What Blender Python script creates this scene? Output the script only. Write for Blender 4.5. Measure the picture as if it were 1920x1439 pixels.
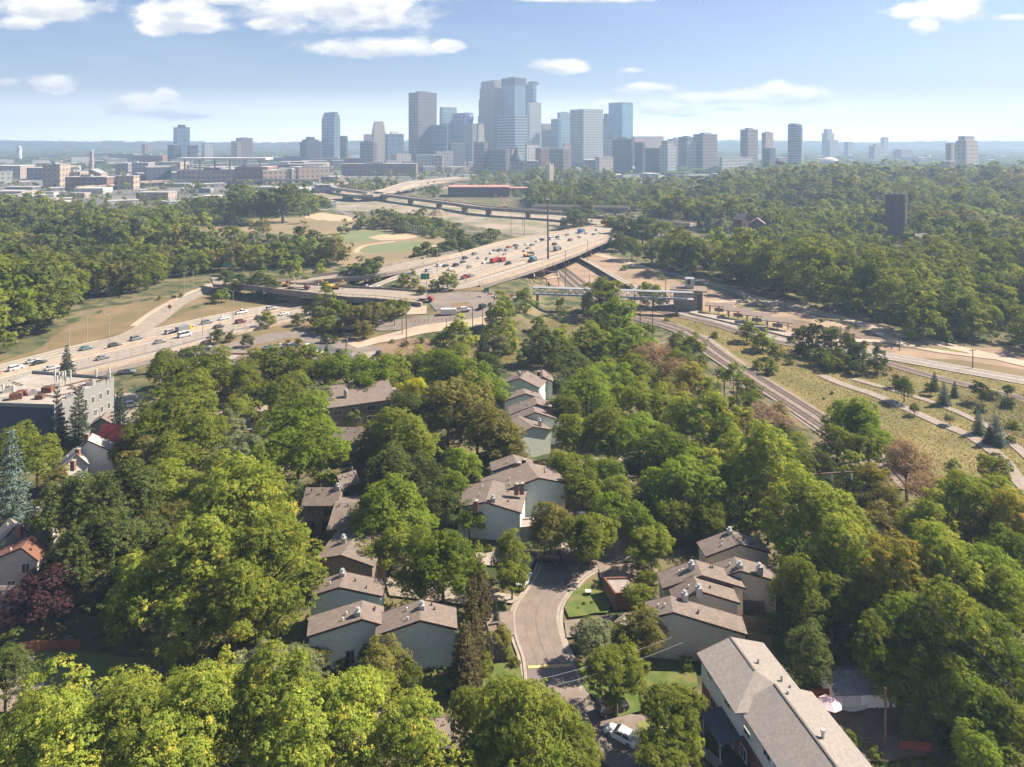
import bpy, math, random
import numpy as np
from mathutils import Vector
sc = bpy.context.scene
for o in list(bpy.data.objects): bpy.data.objects.remove(o)
COL = sc.collection
RD = math.radians
# ---------------------------------------------------------------- camera
H = 80.0; F = 1330.0; PITCH = 0.0; HY = 262.0      # level camera with the lens shifted down: verticals stay parallel
cam = bpy.data.objects.new('camera', bpy.data.cameras.new('camera'))
COL.objects.link(cam)
cam.location = (0, 0, H); cam.rotation_euler = (RD(90) - PITCH, 0, 0)
cam.data.sensor_width = 36; cam.data.lens = 36 * F / 1920
cam.data.shift_y = (HY-719.5)/1920; cam.data.clip_start = 1; cam.data.clip_end = 40000
sc.camera = cam
# ---------------------------------------------------------------- sun and sky
SUN_EL = RD(43); SUN_AZ = RD(72)        # azimuth clockwise from +Y
sd = Vector((math.sin(SUN_AZ)*math.cos(SUN_EL), math.cos(SUN_AZ)*math.cos(SUN_EL), math.sin(SUN_EL)))
sl = bpy.data.lights.new('sun', 'SUN'); sl.energy = 5.0; sl.angle = RD(0.5); sl.color = (1, .875, .70)
sun = bpy.data.objects.new('sun', sl); COL.objects.link(sun)
sun.rotation_euler = sd.to_track_quat('Z', 'Y').to_euler()
sc.view_settings.view_transform = 'Standard'; sc.view_settings.look = 'None'
sc.view_settings.exposure = 1.6; sc.view_settings.gamma = 1
sc.cycles.max_bounces = 6; sc.cycles.diffuse_bounces = 3; sc.cycles.glossy_bounces = 2
sc.cycles.transmission_bounces = 3; sc.cycles.transparent_max_bounces = 4; sc.cycles.volume_bounces = 0

def ray(px, py):
    u = (px-960)/F; v = (HY-py)/F
    c, s = math.cos(PITCH), math.sin(PITCH)
    return Vector((u, c+v*s, -s+v*c))
def P(px, py, z=0.0):
    d = ray(px, py); t = (z-H)/d.z
    return Vector((d.x*t, d.y*t, z))
def depth_of(p):
    return p[1]*math.cos(PITCH)+(H-p[2])*math.sin(PITCH)
def proj(p):
    c, s = math.cos(PITCH), math.sin(PITCH)
    dz = p[2]-H; dep = p[1]*c-dz*s; up = p[1]*s+dz*c
    return 960+F*p[0]/dep, HY-F*up/dep
def XA(px, py, Y):
    d = ray(px, py); return d.x*Y/d.y
def ZA(px, py, Y):
    d = ray(px, py); return H+d.z*Y/d.y

# ---- node helper
class NT:
    def __init__(s, nt): s.nt = nt; s.n = nt.nodes; s.l = nt.links
    def node(s, t, **k):
        n = s.n.new(t)
        for a, b in k.items(): setattr(n, a, b)
        return n
    def inp(s, n, i, v):
        if v is None: return
        if hasattr(v, 'is_output') or isinstance(v, bpy.types.NodeSocket): s.l.new(v, n.inputs[i])
        else: n.inputs[i].default_value = v
    def m(s, op, a, b=None, c=None, clamp=False):
        n = s.node('ShaderNodeMath', operation=op, use_clamp=clamp)
        s.inp(n, 0, a); s.inp(n, 1, b)
        if c is not None: s.inp(n, 2, c)
        return n.outputs[0]
    def mix(s, f, a, b):
        n = s.node('ShaderNodeMix', data_type='RGBA')
        s.inp(n, 0, f); s.inp(n, 6, a if not isinstance(a, tuple) else (*a[:3], 1)); s.inp(n, 7, b if not isinstance(b, tuple) else (*b[:3], 1))
        return n.outputs[2]
    def noise(s, vec, scale, detail=3, rough=.5):
        n = s.node('ShaderNodeTexNoise'); n.inputs['Scale'].default_value = scale
        n.inputs['Detail'].default_value = detail; n.inputs['Roughness'].default_value = rough
        if vec is not None: s.l.new(vec, n.inputs['Vector'])
        return n.outputs[0]
    def ss(s, v, a, b, x=0., y=1.):
        n = s.node('ShaderNodeMapRange', interpolation_type='SMOOTHSTEP')
        s.inp(n, 0, v)
        n.inputs[1].default_value = a; n.inputs[2].default_value = b; n.inputs[3].default_value = x; n.inputs[4].default_value = y
        return n.outputs[0]

w = bpy.data.worlds.new('World'); sc.world = w; w.use_nodes = True
T = NT(w.node_tree); T.n.clear()
sky = T.node('ShaderNodeTexSky', sky_type='NISHITA', sun_disc=False, sun_elevation=SUN_EL, sun_rotation=SUN_AZ)
sky.air_density = 1.0; sky.dust_density = 1.2; sky.ozone_density = 1.5; sky.altitude = 300
tc = T.node('ShaderNodeTexCoord').outputs['Generated']
sp = T.node('ShaderNodeSeparateXYZ'); T.l.new(tc, sp.inputs[0])
ay = T.m('MAXIMUM', T.m('ABSOLUTE', sp.outputs[1]), .08)
u = T.m('DIVIDE', sp.outputs[0], ay); v = T.m('DIVIDE', sp.outputs[2], ay)
cb = T.node('ShaderNodeCombineXYZ'); T.l.new(u, cb.inputs[0]); T.l.new(T.m('MULTIPLY', v, 1.9), cb.inputs[1])
nz = T.noise(cb.outputs[0], 13.0, 9, .62)
nz2 = T.noise(cb.outputs[0], 16.0, 5, .55)
CLOUDS = [  # (px, py, half width px, half height px)
 (340, 30, 90, 30), (300, 52, 40, 20), (375, 50, 60, 16), (640, 20, 185, 46), (700, 92, 115, 20), (840, 88, 34, 13), (500, 45, 38, 13), (420, 4, 40, 9),
 (80, 14, 140, 30), (20, 45, 50, 16), (100, 160, 44, 17), (10, 156, 26, 9), (265, 202, 85, 22), (310, 185, 28, 17), (360, 215, 36, 12),
 (1050, 126, 50, 15), (1185, 133, 26, 7), (1220, 166, 54, 11), (1340, 186, 105, 13), (1470, 185, 95, 21), (1455, 170, 38, 18),
 (1240, 205, 52, 14), (1135, 196, 24, 9), (1375, 203, 30, 6), (1765, 22, 95, 22), (1735, 50, 30, 16), (1790, 5, 60, 14), (1895, 34, 34, 8), (1090, 0, 100, 7),
 (1280, 215, 35, 6), (310, 212, 90, 14)]
mask = None; shade = None
for (cx, cy, a, b) in CLOUDS:
    d = ray(cx, cy); u0 = d.x/d.y; v0 = d.z/d.y
    a2 = a*1.14/F; b2 = b*1.2/F
    du = T.m('DIVIDE', T.m('SUBTRACT', u, u0), a2); dv = T.m('DIVIDE', T.m('SUBTRACT', v, v0), b2)
    dvs = T.m('MULTIPLY', dv, T.m('ADD', 1.15, T.m('MULTIPLY', T.m('SIGN', dv), -.15)))
    q = T.m('SUBTRACT', 1.0, T.m('ADD', T.m('MULTIPLY', du, du), T.m('MULTIPLY', dvs, dvs)))
    if mask is None: mask = q; shade = T.m('MULTIPLY', T.m('MAXIMUM', q, 0.), dv)
    else:
        mask = T.m('MAXIMUM', mask, q); shade = T.m('ADD', shade, T.m('MULTIPLY', T.m('MAXIMUM', q, 0.), dv))
mk = T.m('ADD', T.m('MULTIPLY', T.m('MAXIMUM', mask, -1.6), 1.5), T.m('MULTIPLY', T.m('SUBTRACT', nz, .5), 6.4))
dens = T.ss(mk, -.4, 1.25)
wv = T.node('ShaderNodeCombineXYZ'); T.l.new(T.m('MULTIPLY', u, .5), wv.inputs[0]); T.l.new(T.m('ADD', T.m('MULTIPLY', v, 3.2), T.m('MULTIPLY', u, .55)), wv.inputs[1])
wisp = T.ss(T.noise(wv.outputs[0], 4.0, 5, .55), .45, .8, 0., .42)
hor = T.ss(v, .0, .13, .95, 0.)
skyc = T.node('ShaderNodeVectorMath', operation='SCALE'); T.l.new(sky.outputs[0], skyc.inputs[0]); skyc.inputs[3].default_value = .047
grade = T.node('ShaderNodeMix', data_type='RGBA', blend_type='MULTIPLY'); grade.inputs[0].default_value = 1; T.l.new(skyc.outputs[0], grade.inputs[6]); grade.inputs[7].default_value = (.76, .80, .95, 1)
base = T.mix(T.m('MAXIMUM', wisp, hor), grade.outputs[2], T.mix(T.ss(v, .0, .085), (.88, .88, .89), (.205, .235, .285)))
shn = T.m('ADD', shade, T.m('MULTIPLY', T.m('SUBTRACT', nz2, .5), 2.6))
ccol = T.mix(T.ss(shn, -.45, .35), (.27, .275, .29), (.44, .42, .39))
fin = T.mix(T.m('MULTIPLY', dens, .93), base, ccol)
bg = T.node('ShaderNodeBackground'); T.l.new(fin, bg.inputs[0]); bg.inputs[1].default_value = 1.0
out = T.node('ShaderNodeOutputWorld'); T.l.new(bg.outputs[0], out.inputs[0])

# ---------------------------------------------------------------- helpers
def tag(o, label=None, cat=None, group=None, kind=None):
    if label: o['label'] = label
    if cat: o['category'] = cat
    if group: o['group'] = group
    if kind: o['kind'] = kind
    return o
def empty(name, loc=(0, 0, 0), rz=0, parent=None):
    o = bpy.data.objects.new(name, None); COL.objects.link(o); o.location = loc; o.rotation_euler = (0, 0, rz); o.empty_display_size = .5
    if parent: o.parent = parent
    return o
class MB:
    def __init__(s): s.v = []; s.f = []
    def poly(s, pts):
        b = len(s.v); s.v += [tuple(p) for p in pts]; s.f.append(tuple(range(b, b+len(pts)))); return s
    def hexa(s, p):   # 8 points bottom ccw, top ccw
        b = len(s.v); s.v += [tuple(q) for q in p]
        for f in ((3, 2, 1, 0), (4, 5, 6, 7), (0, 1, 5, 4), (1, 2, 6, 5), (2, 3, 7, 6), (3, 0, 4, 7)): s.f.append(tuple(b+i for i in f))
        return s
    def box(s, x0, y0, z0, x1, y1, z1):
        return s.hexa([(x0, y0, z0), (x1, y0, z0), (x1, y1, z0), (x0, y1, z0), (x0, y0, z1), (x1, y0, z1), (x1, y1, z1), (x0, y1, z1)])
    def cbox(s, c, u, hu, w_, hw, z0, z1):   # centre, dir u, half, dir w, half
        q = []
        for z in (z0, z1):
            for a, b in ((-1, -1), (1, -1), (1, 1), (-1, 1)):
                q.append((c[0]+u[0]*hu*a+w_[0]*hw*b, c[1]+u[1]*hu*a+w_[1]*hw*b, z))
        return s.hexa(q)
    def slab(s, top, th):
        n = len(top); b = len(s.v); s.v += [tuple(p) for p in top]; s.v += [(p[0], p[1], p[2]-th) for p in top]
        s.f.append(tuple(range(b, b+n))); s.f.append(tuple(range(b+2*n-1, b+n-1, -1)))
        for i in range(n): j = (i+1) % n; s.f.append((b+j, b+i, b+n+i, b+n+j))
        return s
    def tube(s, a, b_, r0, r1=None, n=6, caps=True):
        a = Vector(a); b_ = Vector(b_); r1 = r0 if r1 is None else r1
        d = (b_-a).normalized(); t = Vector((0, 0, 1)) if abs(d.z) < .9 else Vector((1, 0, 0))
        e1 = d.cross(t).normalized(); e2 = d.cross(e1); B = len(s.v)
        for c, r in ((a, r0), (b_, r1)):
            for i in range(n):
                an = 2*math.pi*i/n; s.v.append(tuple(c+e1*math.cos(an)*r+e2*math.sin(an)*r))
        for i in range(n): j = (i+1) % n; s.f.append((B+i, B+j, B+n+j, B+n+i))
        if caps: s.f.append(tuple(range(B+n-1, B-1, -1))); s.f.append(tuple(range(B+n, B+2*n)))
        return s
    def lathe(s, prof, n=16, c=(0, 0), sx=1, sy=1):
        B = len(s.v)
        for r, z in prof:
            for i in range(n):
                a = 2*math.pi*i/n; s.v.append((c[0]+r*sx*math.cos(a), c[1]+r*sy*math.sin(a), z))
        for k in range(len(prof)-1):
            for i in range(n): j = (i+1) % n; s.f.append((B+k*n+i, B+k*n+j, B+(k+1)*n+j, B+(k+1)*n+i))
        s.f.append(tuple(range(B+n-1, B-1, -1))); s.f.append(tuple(B+(len(prof)-1)*n+i for i in range(n)))
        return s
    def build(s, name, mat, parent=None, smooth=False, bevel=0):
        me = bpy.data.meshes.new(name); me.from_pydata(s.v, [], s.f); me.update()
        if smooth: me.polygons.foreach_set('use_smooth', [True]*len(me.polygons))
        if mat: me.materials.append(mat)
        o = bpy.data.objects.new(name, me); COL.objects.link(o)
        if parent: o.parent = parent
        if bevel:
            b = o.modifiers.new('b', 'BEVEL'); b.width = bevel; b.segments = 2; b.limit_method = 'ANGLE'
        return o
def copy_tree(o, parent=None):
    c = o.copy(); COL.objects.link(c); c.parent = parent
    for ch in list(o.children): copy_tree(ch, c)
    return c

# ---------------------------------------------------------------- materials
MATS = {}; ALB = .80
def mat(name, col, col2=None, scale=1., rough=.85, metal=0., detail=4, spec=.3, coords='Object', thr=(.35, .65), bump=0., third=None, stretch=None):
    if name in MATS: return MATS[name]
    m = bpy.data.materials.new(name); m.use_nodes = True; t = NT(m.node_tree); t.n.clear()
    p = t.node('ShaderNodeBsdfPrincipled'); o = t.node('ShaderNodeOutputMaterial'); t.l.new(p.outputs[0], o.inputs[0])
    p.inputs['Roughness'].default_value = rough; p.inputs['Metallic'].default_value = metal
    p.inputs['Specular IOR Level'].default_value = spec
    tcn = t.node('ShaderNodeTexCoord').outputs[coords]
    if stretch:
        mp = t.node('ShaderNodeMapping'); mp.inputs['Scale'].default_value = stretch; t.l.new(tcn, mp.inputs[0]); tcn = mp.outputs[0]
    if col2 is None: col2 = tuple(c*.82 for c in col)
    col = tuple(c*ALB for c in col); col2 = tuple(c*ALB for c in col2); third = (tuple(c*ALB for c in third[0]),)+tuple(third[1:]) if third else None
    n = t.noise(tcn, scale, detail, .6)
    c = t.mix(t.ss(n, *thr), col, col2)
    if third:
        n3 = t.noise(tcn, third[1], 3, .55); c = t.mix(t.ss(n3, third[2], third[3]), c, third[0])
    t.l.new(c, p.inputs['Base Color'])
    if bump:
        b = t.node('ShaderNodeBump'); b.inputs['Strength'].default_value = bump; b.inputs['Distance'].default_value = .1
        t.l.new(t.noise(tcn, scale*4, 3, .6), b.inputs['Height']); t.l.new(b.outputs[0], p.inputs['Normal'])
    MATS[name] = m; return m
def facade(name, wall, glass, pu, pz, fu=.6, fz=.55, rough=.5, off=0.):
    if name in MATS: return MATS[name]
    wall = tuple(c*ALB for c in wall); glass = tuple(c*ALB for c in glass)
    m = bpy.data.materials.new(name); m.use_nodes = True; t = NT(m.node_tree); t.n.clear()
    p = t.node('ShaderNodeBsdfPrincipled'); o = t.node('ShaderNodeOutputMaterial'); t.l.new(p.outputs[0], o.inputs[0])
    tcn = t.node('ShaderNodeTexCoord').outputs['Object']; s = t.node('ShaderNodeSeparateXYZ'); t.l.new(tcn, s.inputs[0])
    uu = t.m('ADD', s.outputs[0], s.outputs[1])
    geo = t.node('ShaderNodeNewGeometry'); gs = t.node('ShaderNodeSeparateXYZ'); t.l.new(geo.outputs['Normal'], gs.inputs[0])
    side = t.m('LESS_THAN', t.m('ABSOLUTE', gs.outputs[2]), .5)
    a = t.m('LESS_THAN', t.m('FRACT', t.m('DIVIDE', t.m('ADD', uu, 500+off), pu)), fu)
    b = t.m('LESS_THAN', t.m('FRACT', t.m('DIVIDE', s.outputs[2], pz)), fz)
    k = t.m('MULTIPLY', t.m('MULTIPLY', a, b), side)
    nz = t.noise(tcn, .05, 3)
    gl = t.mix(t.ss(nz, .3, .7), glass, tuple(c*1.35 for c in glass)); wl = t.mix(t.noise(tcn, .03, 3), wall, tuple(c*.85 for c in wall))
    t.l.new(t.mix(k, wl, gl), p.inputs['Base Color'])
    t.l.new(t.m('SUBTRACT', .8, t.m('MULTIPLY', k, .8-rough*.5)), p.inputs['Roughness'])
    MATS[name] = m; return m
def leafmat(name, c1, c2, c3=None, trans=.3):
    m = bpy.data.materials.new(name); m.use_nodes = True; t = NT(m.node_tree); t.n.clear()
    at = t.node('ShaderNodeAttribute', attribute_name='tint').outputs['Fac']
    oi = t.node('ShaderNodeObjectInfo').outputs['Random']
    tcn = t.node('ShaderNodeTexCoord').outputs['Object']
    n = t.noise(tcn, 2.2, 2)
    f = t.m('ADD', t.m('MULTIPLY', at, .62), t.m('MULTIPLY', t.m('SUBTRACT', n, .3), .7), clamp=True)
    c = t.mix(f, c1, c2)
    if c3: c = t.mix(t.ss(t.m('ADD', t.m('MULTIPLY', n, .7), t.m('MULTIPLY', at, .35)), .52, .72, 0, .8), c, c3)
    br = t.m('ADD', .78, t.m('MULTIPLY', oi, .44))
    vm = t.node('ShaderNodeVectorMath', operation='SCALE'); t.l.new(c, vm.inputs[0]); t.l.new(br, vm.inputs[3])
    d = t.node('ShaderNodeBsdfDiffuse'); tr = t.node('ShaderNodeBsdfTranslucent'); t.l.new(vm.outputs[0], d.inputs[0]); tc_ = t.node('ShaderNodeVectorMath', operation='MULTIPLY'); t.l.new(vm.outputs[0], tc_.inputs[0]); tc_.inputs[1].default_value = (1.55, 1.4, .8); t.l.new(tc_.outputs[0], tr.inputs[0])
    mx = t.node('ShaderNodeMixShader'); mx.inputs[0].default_value = trans; t.l.new(d.outputs[0], mx.inputs[1]); t.l.new(tr.outputs[0], mx.inputs[2])
    o = t.node('ShaderNodeOutputMaterial'); t.l.new(mx.outputs[0], o.inputs[0])
    MATS[name] = m; return m
# ---------------------------------------------------------------- terrain
def hgt(x, y):
    h = np.maximum(0, 25*np.exp(-(((x-540)/330)**2+((y-960)/250)**2))-3.5)
    sm = lambda a, b, v: (lambda t: t*t*(3-2*t))(np.clip((v-a)/(b-a), 0, 1))
    h = h+6*sm(282, 326, y)*sm(430, 392, y)*sm(-88, -58, x)*sm(16, 2, x)
    r = np.clip((y-4700)/1000, 0, 1); r = r*r*(3-2*r)
    h = h+r*(52+9*np.sin(x*.0011+1)+5*np.sin(x*.0037)+2*np.sin(x*.011))
    return h
def PT(px, py, dz=0.):
    z = 0.
    for _ in range(12):
        p = P(px, py, z+dz); z = float(hgt(p.x, p.y))
        if p.y > 12000: break
    return P(px, py, z+dz)
xs = np.unique(np.concatenate([np.linspace(-6900, 6900, 150), np.linspace(-900, 1200, 106), np.linspace(-110, 40, 51)]))
ys = np.unique(np.concatenate([np.linspace(270, 440, 57), np.linspace(-600, 1500, 120), np.linspace(1500, 6900, 90)]))
X, Y = np.meshgrid(xs, ys); Z = hgt(X, Y)
vs = np.stack([X.ravel(), Y.ravel(), Z.ravel()], 1); nx = len(xs); ny = len(ys)
idx = np.arange(nx*ny).reshape(ny, nx)
fs = np.stack([idx[:-1, :-1].ravel(), idx[:-1, 1:].ravel(), idx[1:, 1:].ravel(), idx[1:, :-1].ravel()], 1)
def np_mesh(name, v, f, material, tint=None, parent=None, link=True):
    me = bpy.data.meshes.new(name); n = f.shape[1]
    me.vertices.add(len(v)); me.vertices.foreach_set('co', np.asarray(v, np.float32).ravel())
    me.loops.add(f.size); me.loops.foreach_set('vertex_index', f.astype(np.int32).ravel())
    me.polygons.add(len(f)); me.polygons.foreach_set('loop_start', np.arange(0, f.size, n, dtype=np.int32))
    me.update(calc_edges=True)
    if tint is not None:
        a = me.attributes.new('tint', 'FLOAT', 'FACE'); a.data.foreach_set('value', np.asarray(tint, np.float32))
    if material: me.materials.append(material)
    if not link: return me
    o = bpy.data.objects.new(name, me); COL.objects.link(o); o.parent = parent; return o
G_grass = mat('ground', (.105, .10, .042), (.19, .155, .085), .02, 1., third=((.045, .06, .02), .12, .45, .6), coords='Object', detail=6)
g = np_mesh('ground', vs, fs, G_grass); tag(g, kind='structure')

M_conc = mat('concrete_road', (.35, .30, .25), (.30, .255, .21), .25, .9, third=((.29, .245, .20), .03, .5, .75), stretch=(1, 1, 1))
M_conc2 = mat('concrete_ramp', (.32, .27, .22), (.26, .22, .18), .3, .9)
M_asph = mat('asphalt', (.245, .198, .168), (.20, .162, .138), .5, .9, third=((.165, .14, .13), .06, .5, .7))
M_asph2 = mat('asphalt_grey', (.225, .19, .165), (.175, .15, .13), .2, .9)
M_dark_asph = mat('asphalt_dark', (.13, .125, .12), (.10, .10, .10), .4, .9)
M_dirt = mat('dirt', (.33, .235, .165), (.23, .17, .115), .05, 1., third=((.37, .285, .215), .015, .5, .7), detail=7)
M_dirt2 = mat('dirt_road', (.45, .365, .285), (.38, .30, .23), .12, 1.)
M_dry = mat('dry_grass', (.22, .155, .085), (.15, .115, .055), .05, 1., third=((.15, .13, .055), .1, .5, .62), detail=7)
M_dry2 = mat('dry_turf', (.27, .205, .12), (.20, .16, .09), .02, 1., detail=6)
M_gold = mat('golden_grass', (.215, .175, .07), (.14, .135, .05), .06, 1., third=((.15, .12, .06), .05, .52, .66), detail=7)
M_lawn = mat('lawn', (.075, .115, .022), (.135, .155, .04), .5, 1., detail=7, third=((.16, .14, .06), .25, .55, .7))
M_field = mat('ball_field_turf', (.135, .175, .075), (.17, .19, .09), .05, 1.)
M_infield = mat('infield', (.50, .36, .24), (.44, .31, .20), .1, 1.)
M_ballast = mat('ballast', (.27, .215, .18), (.20, .16, .135), .6, 1.)
M_path = mat('gravel_path', (.31, .26, .225), (.26, .215, .19), .4, 1.)
M_conc_lt = mat('kerb_concrete', (.37, .32, .27), (.30, .26, .22), 1.2, .9)
M_soil = mat('bare_soil', (.15, .115, .085), (.10, .08, .06), .4, 1.)
M_water = mat('flat_roof_white', (.62, .60, .57), (.50, .48, .45), .2, .8)

LEV = [0.0]
def patch(name, pts, m, z=None, jit=0., seg=6., soft=True, unproj=True, zz=0.):
    rnd = random.Random(len(pts)*7+int(abs(pts[0][0])))
    LEV[0] += .0045
    z = .02+LEV[0] if z is None else z
    W = [P(x, y, zz) for x, y in pts] if unproj else [Vector((*p[:2], 0)) for p in pts]
    out = []
    n = len(W)
    for i in range(n):
        a, b = W[i], W[(i+1) % n]; L = (b-a).length; k = max(1, int(L/seg)) if jit else 1
        nrm = Vector((-(b-a).y, (b-a).x, 0)).normalized() if L > 0 else Vector((0, 0, 0))
        for j in range(k):
            q = a.lerp(b, j/k)+nrm*(rnd.uniform(-jit, jit) if jit else 0); out.append((q.x, q.y, z+zz))
    o = MB().poly(out).build(name, m)
    o.data.validate()
    # triangulate concave polygons cleanly
    import bmesh
    bm = bmesh.new(); bm.from_mesh(o.data); bmesh.ops.triangulate(bm, faces=bm.faces[:]); 
    for f in bm.faces:
        if f.normal.z < 0: f.normal_flip()
    bm.to_mesh(o.data); bm.free()
    return tag(o, kind='structure')
def smooth_rows(rows, k=4):
    out = []
    n = len(rows)
    for i in range(n-1):
        p0, p1, p2, p3 = rows[max(i-1, 0)], rows[i], rows[i+1], rows[min(i+2, n-1)]
        for j in range(k):
            t = j/k; r = []
            for a, b, c, d in zip(p0, p1, p2, p3):
                r.append(.5*((2*b)+(-a+c)*t+(2*a-5*b+4*c-d)*t*t+(-a+3*b-3*c+d)*t**3))
            out.append(tuple(r))
    out.append(tuple(rows[-1])); return out
def ribbon_pts(rows, k=5):
    W = []
    for r in rows:
        xl, yl, xr, yr, z = r; a = P(xl, yl, z); b = P(xr, yr, z); W.append((a.x, a.y, z, b.x, b.y, z))
    return [(Vector(r[:3]), Vector(r[3:])) for r in smooth_rows(W, k)]
def ribbon(name, rows, m, dz=.0, k=5, f0=0., f1=1., raw=False):
    L = rows if raw else ribbon_pts(rows, k)
    b = MB()
    for (a, c), (d, e) in zip(L[:-1], L[1:]):
        q = [a.lerp(c, f0), a.lerp(c, f1), d.lerp(e, f1), d.lerp(e, f0)]
        b.poly([(p.x, p.y, p.z+dz) for p in q])
    o = b.build(name, m)
    import bmesh
    bm = bmesh.new(); bm.from_mesh(o.data); bmesh.ops.remove_doubles(bm, verts=bm.verts[:], dist=.001)
    for f in bm.faces:
        f.normal_update()
        if f.normal.z < 0: f.normal_flip()
    bm.to_mesh(o.data); bm.free()
    return tag(o, kind='structure')
def path_rows(pts, wd, z=0., k=6):   # centre line in pixels, constant width
    C = smooth_rows([tuple(P(x, y, z)) for x, y in pts], k); C = [Vector(c) for c in C]; out = []
    for i, c in enumerate(C):
        t = (C[min(i+1, len(C)-1)]-C[max(i-1, 0)]); t.z = 0; t.normalize(); n = Vector((-t.y, t.x, 0))
        out.append((c+n*wd/2, c-n*wd/2))
    return out
def path(name, pts, wd, m, z=0., dz=None, drape=False):
    LEV[0] += .0045
    if drape:
        R_ = path_rows(pts, wd, 0, 10); b = MB()
        R_ = [tuple(Vector((q.x, q.y, float(hgt(q.x, q.y))+.12+LEV[0])) for q in (a, a.lerp(c, .25), a.lerp(c, .5), a.lerp(c, .75), c)) for a, c in R_]
        for r1, r2 in zip(R_[:-1], R_[1:]):
            for k in range(4): b.poly([r1[k+1], r2[k+1], r2[k], r1[k]])
        return tag(b.build(name, m), kind='structure')
    return ribbon(name, path_rows(pts, wd, z), m, dz=(.02+LEV[0]) if dz is None else dz, raw=True)

# ---- ground cover patches (far to near)
patch('rail_yard', [(0, 395), (0, 330), (250, 318), (600, 318), (640, 340), (600, 380), (420, 372), (200, 385)], mat('yard', (.20, .18, .165), (.11, .115, .10), .012, 1.), jit=4)
patch('city_ground', [(0, 332), (0, 296), (600, 290), (1400, 290), (1400, 345), (1150, 352), (980, 338), (640, 345), (600, 322)], mat('city_streets', (.19, .175, .165), (.10, .11, .10), .006, 1., third=((.07, .10, .05), .012, .5, .6)))
patch('construction_ground', [(640, 350), (760, 372), (900, 392), (1150, 412), (1150, 440), (1000, 452), (900, 425), (760, 400), (560, 392), (540, 372)], mat('yard2', (.33, .27, .22), (.16, .16, .09), .03, 1.), jit=4)
patch('dry_park_field', [(340, 445), (380, 428), (470, 412), (560, 408), (610, 398), (660, 412), (740, 420), (830, 440), (850, 470), (790, 505), (640, 500), (600, 470), (560, 440), (450, 436)], M_dry2, jit=1.5)
patch('ball_field', [(605, 448), (625, 439), (665, 433), (720, 432), (745, 436), (690, 452), (640, 455)], M_field)
patch('ball_field_infield', [(690, 446), (715, 440), (760, 439), (790, 444), (760, 449), (715, 451)], M_infield)
patch('ball_field_grass', [(672, 470), (690, 461), (740, 455), (800, 452), (825, 458), (800, 468), (740, 473), (690, 475)], M_field)
patch('ball_field_dirt', [(795, 464), (822, 459), (835, 466), (815, 473)], M_infield)
path('ball_field_track', [(668, 474), (672, 467), (690, 460), (740, 453)], 4, M_infield)
patch('light_dirt_field', [(560, 405), (600, 400), (650, 405), (690, 412), (640, 416), (590, 412)], M_infield, jit=2)
# interchange ground
patch('verge', [(-80, 700), (60, 660), (110, 625), (210, 575), (330, 560), (400, 545), (400, 560), (250, 615), (140, 655), (-60, 712)], M_dry, jit=1.2)
patch('verge_grass', [(255, 622), (380, 575), (410, 560), (520, 556), (540, 562), (440, 585), (330, 615)], M_dry, jit=.8)
patch('interchange_ground', [(380, 650), (560, 600), (620, 575), (650, 600), (660, 625), (900, 642), (960, 646), (760, 690), (640, 650), (480, 655)], M_dry, jit=1.)
patch('meadow', [(700, 690), (740, 640), (930, 600), (1020, 590), (1130, 600), (1140, 660), (1000, 690), (860, 690), (760, 700)], mat('meadow', (.20, .16, .075), (.12, .12, .04), .06, 1., detail=7), jit=1.2)
patch('brown_field', [(705, 650), (770, 632), (860, 640), (850, 665), (760, 680)], mat('brownf', (.24, .17, .11), (.19, .13, .08), .1, 1.), jit=1)
patch('dirt_ground', [(980, 492), (1060, 462), (1120, 468), (1160, 484), (1246, 512), (1330, 528), (1400, 540), (1600, 600), (1700, 640), (1990, 662), (1990, 735), (1800, 700), (1660, 672), (1560, 655), (1470, 642), (1360, 622), (1250, 600), (1190, 590), (1130, 560), (1060, 545), (1020, 530)], M_dirt, jit=1.5)
patch('golden_meadow', [(1230, 585), (1300, 578), (1420, 600), (1480, 640), (1680, 672), (1990, 735), (1990, 960), (1900, 930), (1780, 920), (1620, 900), (1560, 800), (1500, 760), (1330, 640)], M_gold, jit=1.5)
patch('trackside_gravel', [(1290, 618), (1330, 632), (1420, 700), (1545, 782), (1640, 860), (1600, 870), (1530, 810), (1400, 720)], M_path, jit=.4)
patch('scrub_ground', [(1780, 740), (1990, 735), (1990, 850), (1860, 800)], mat('scrub', (.20, .19, .13), (.10, .12, .06), .15, 1., detail=7), jit=1)

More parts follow.
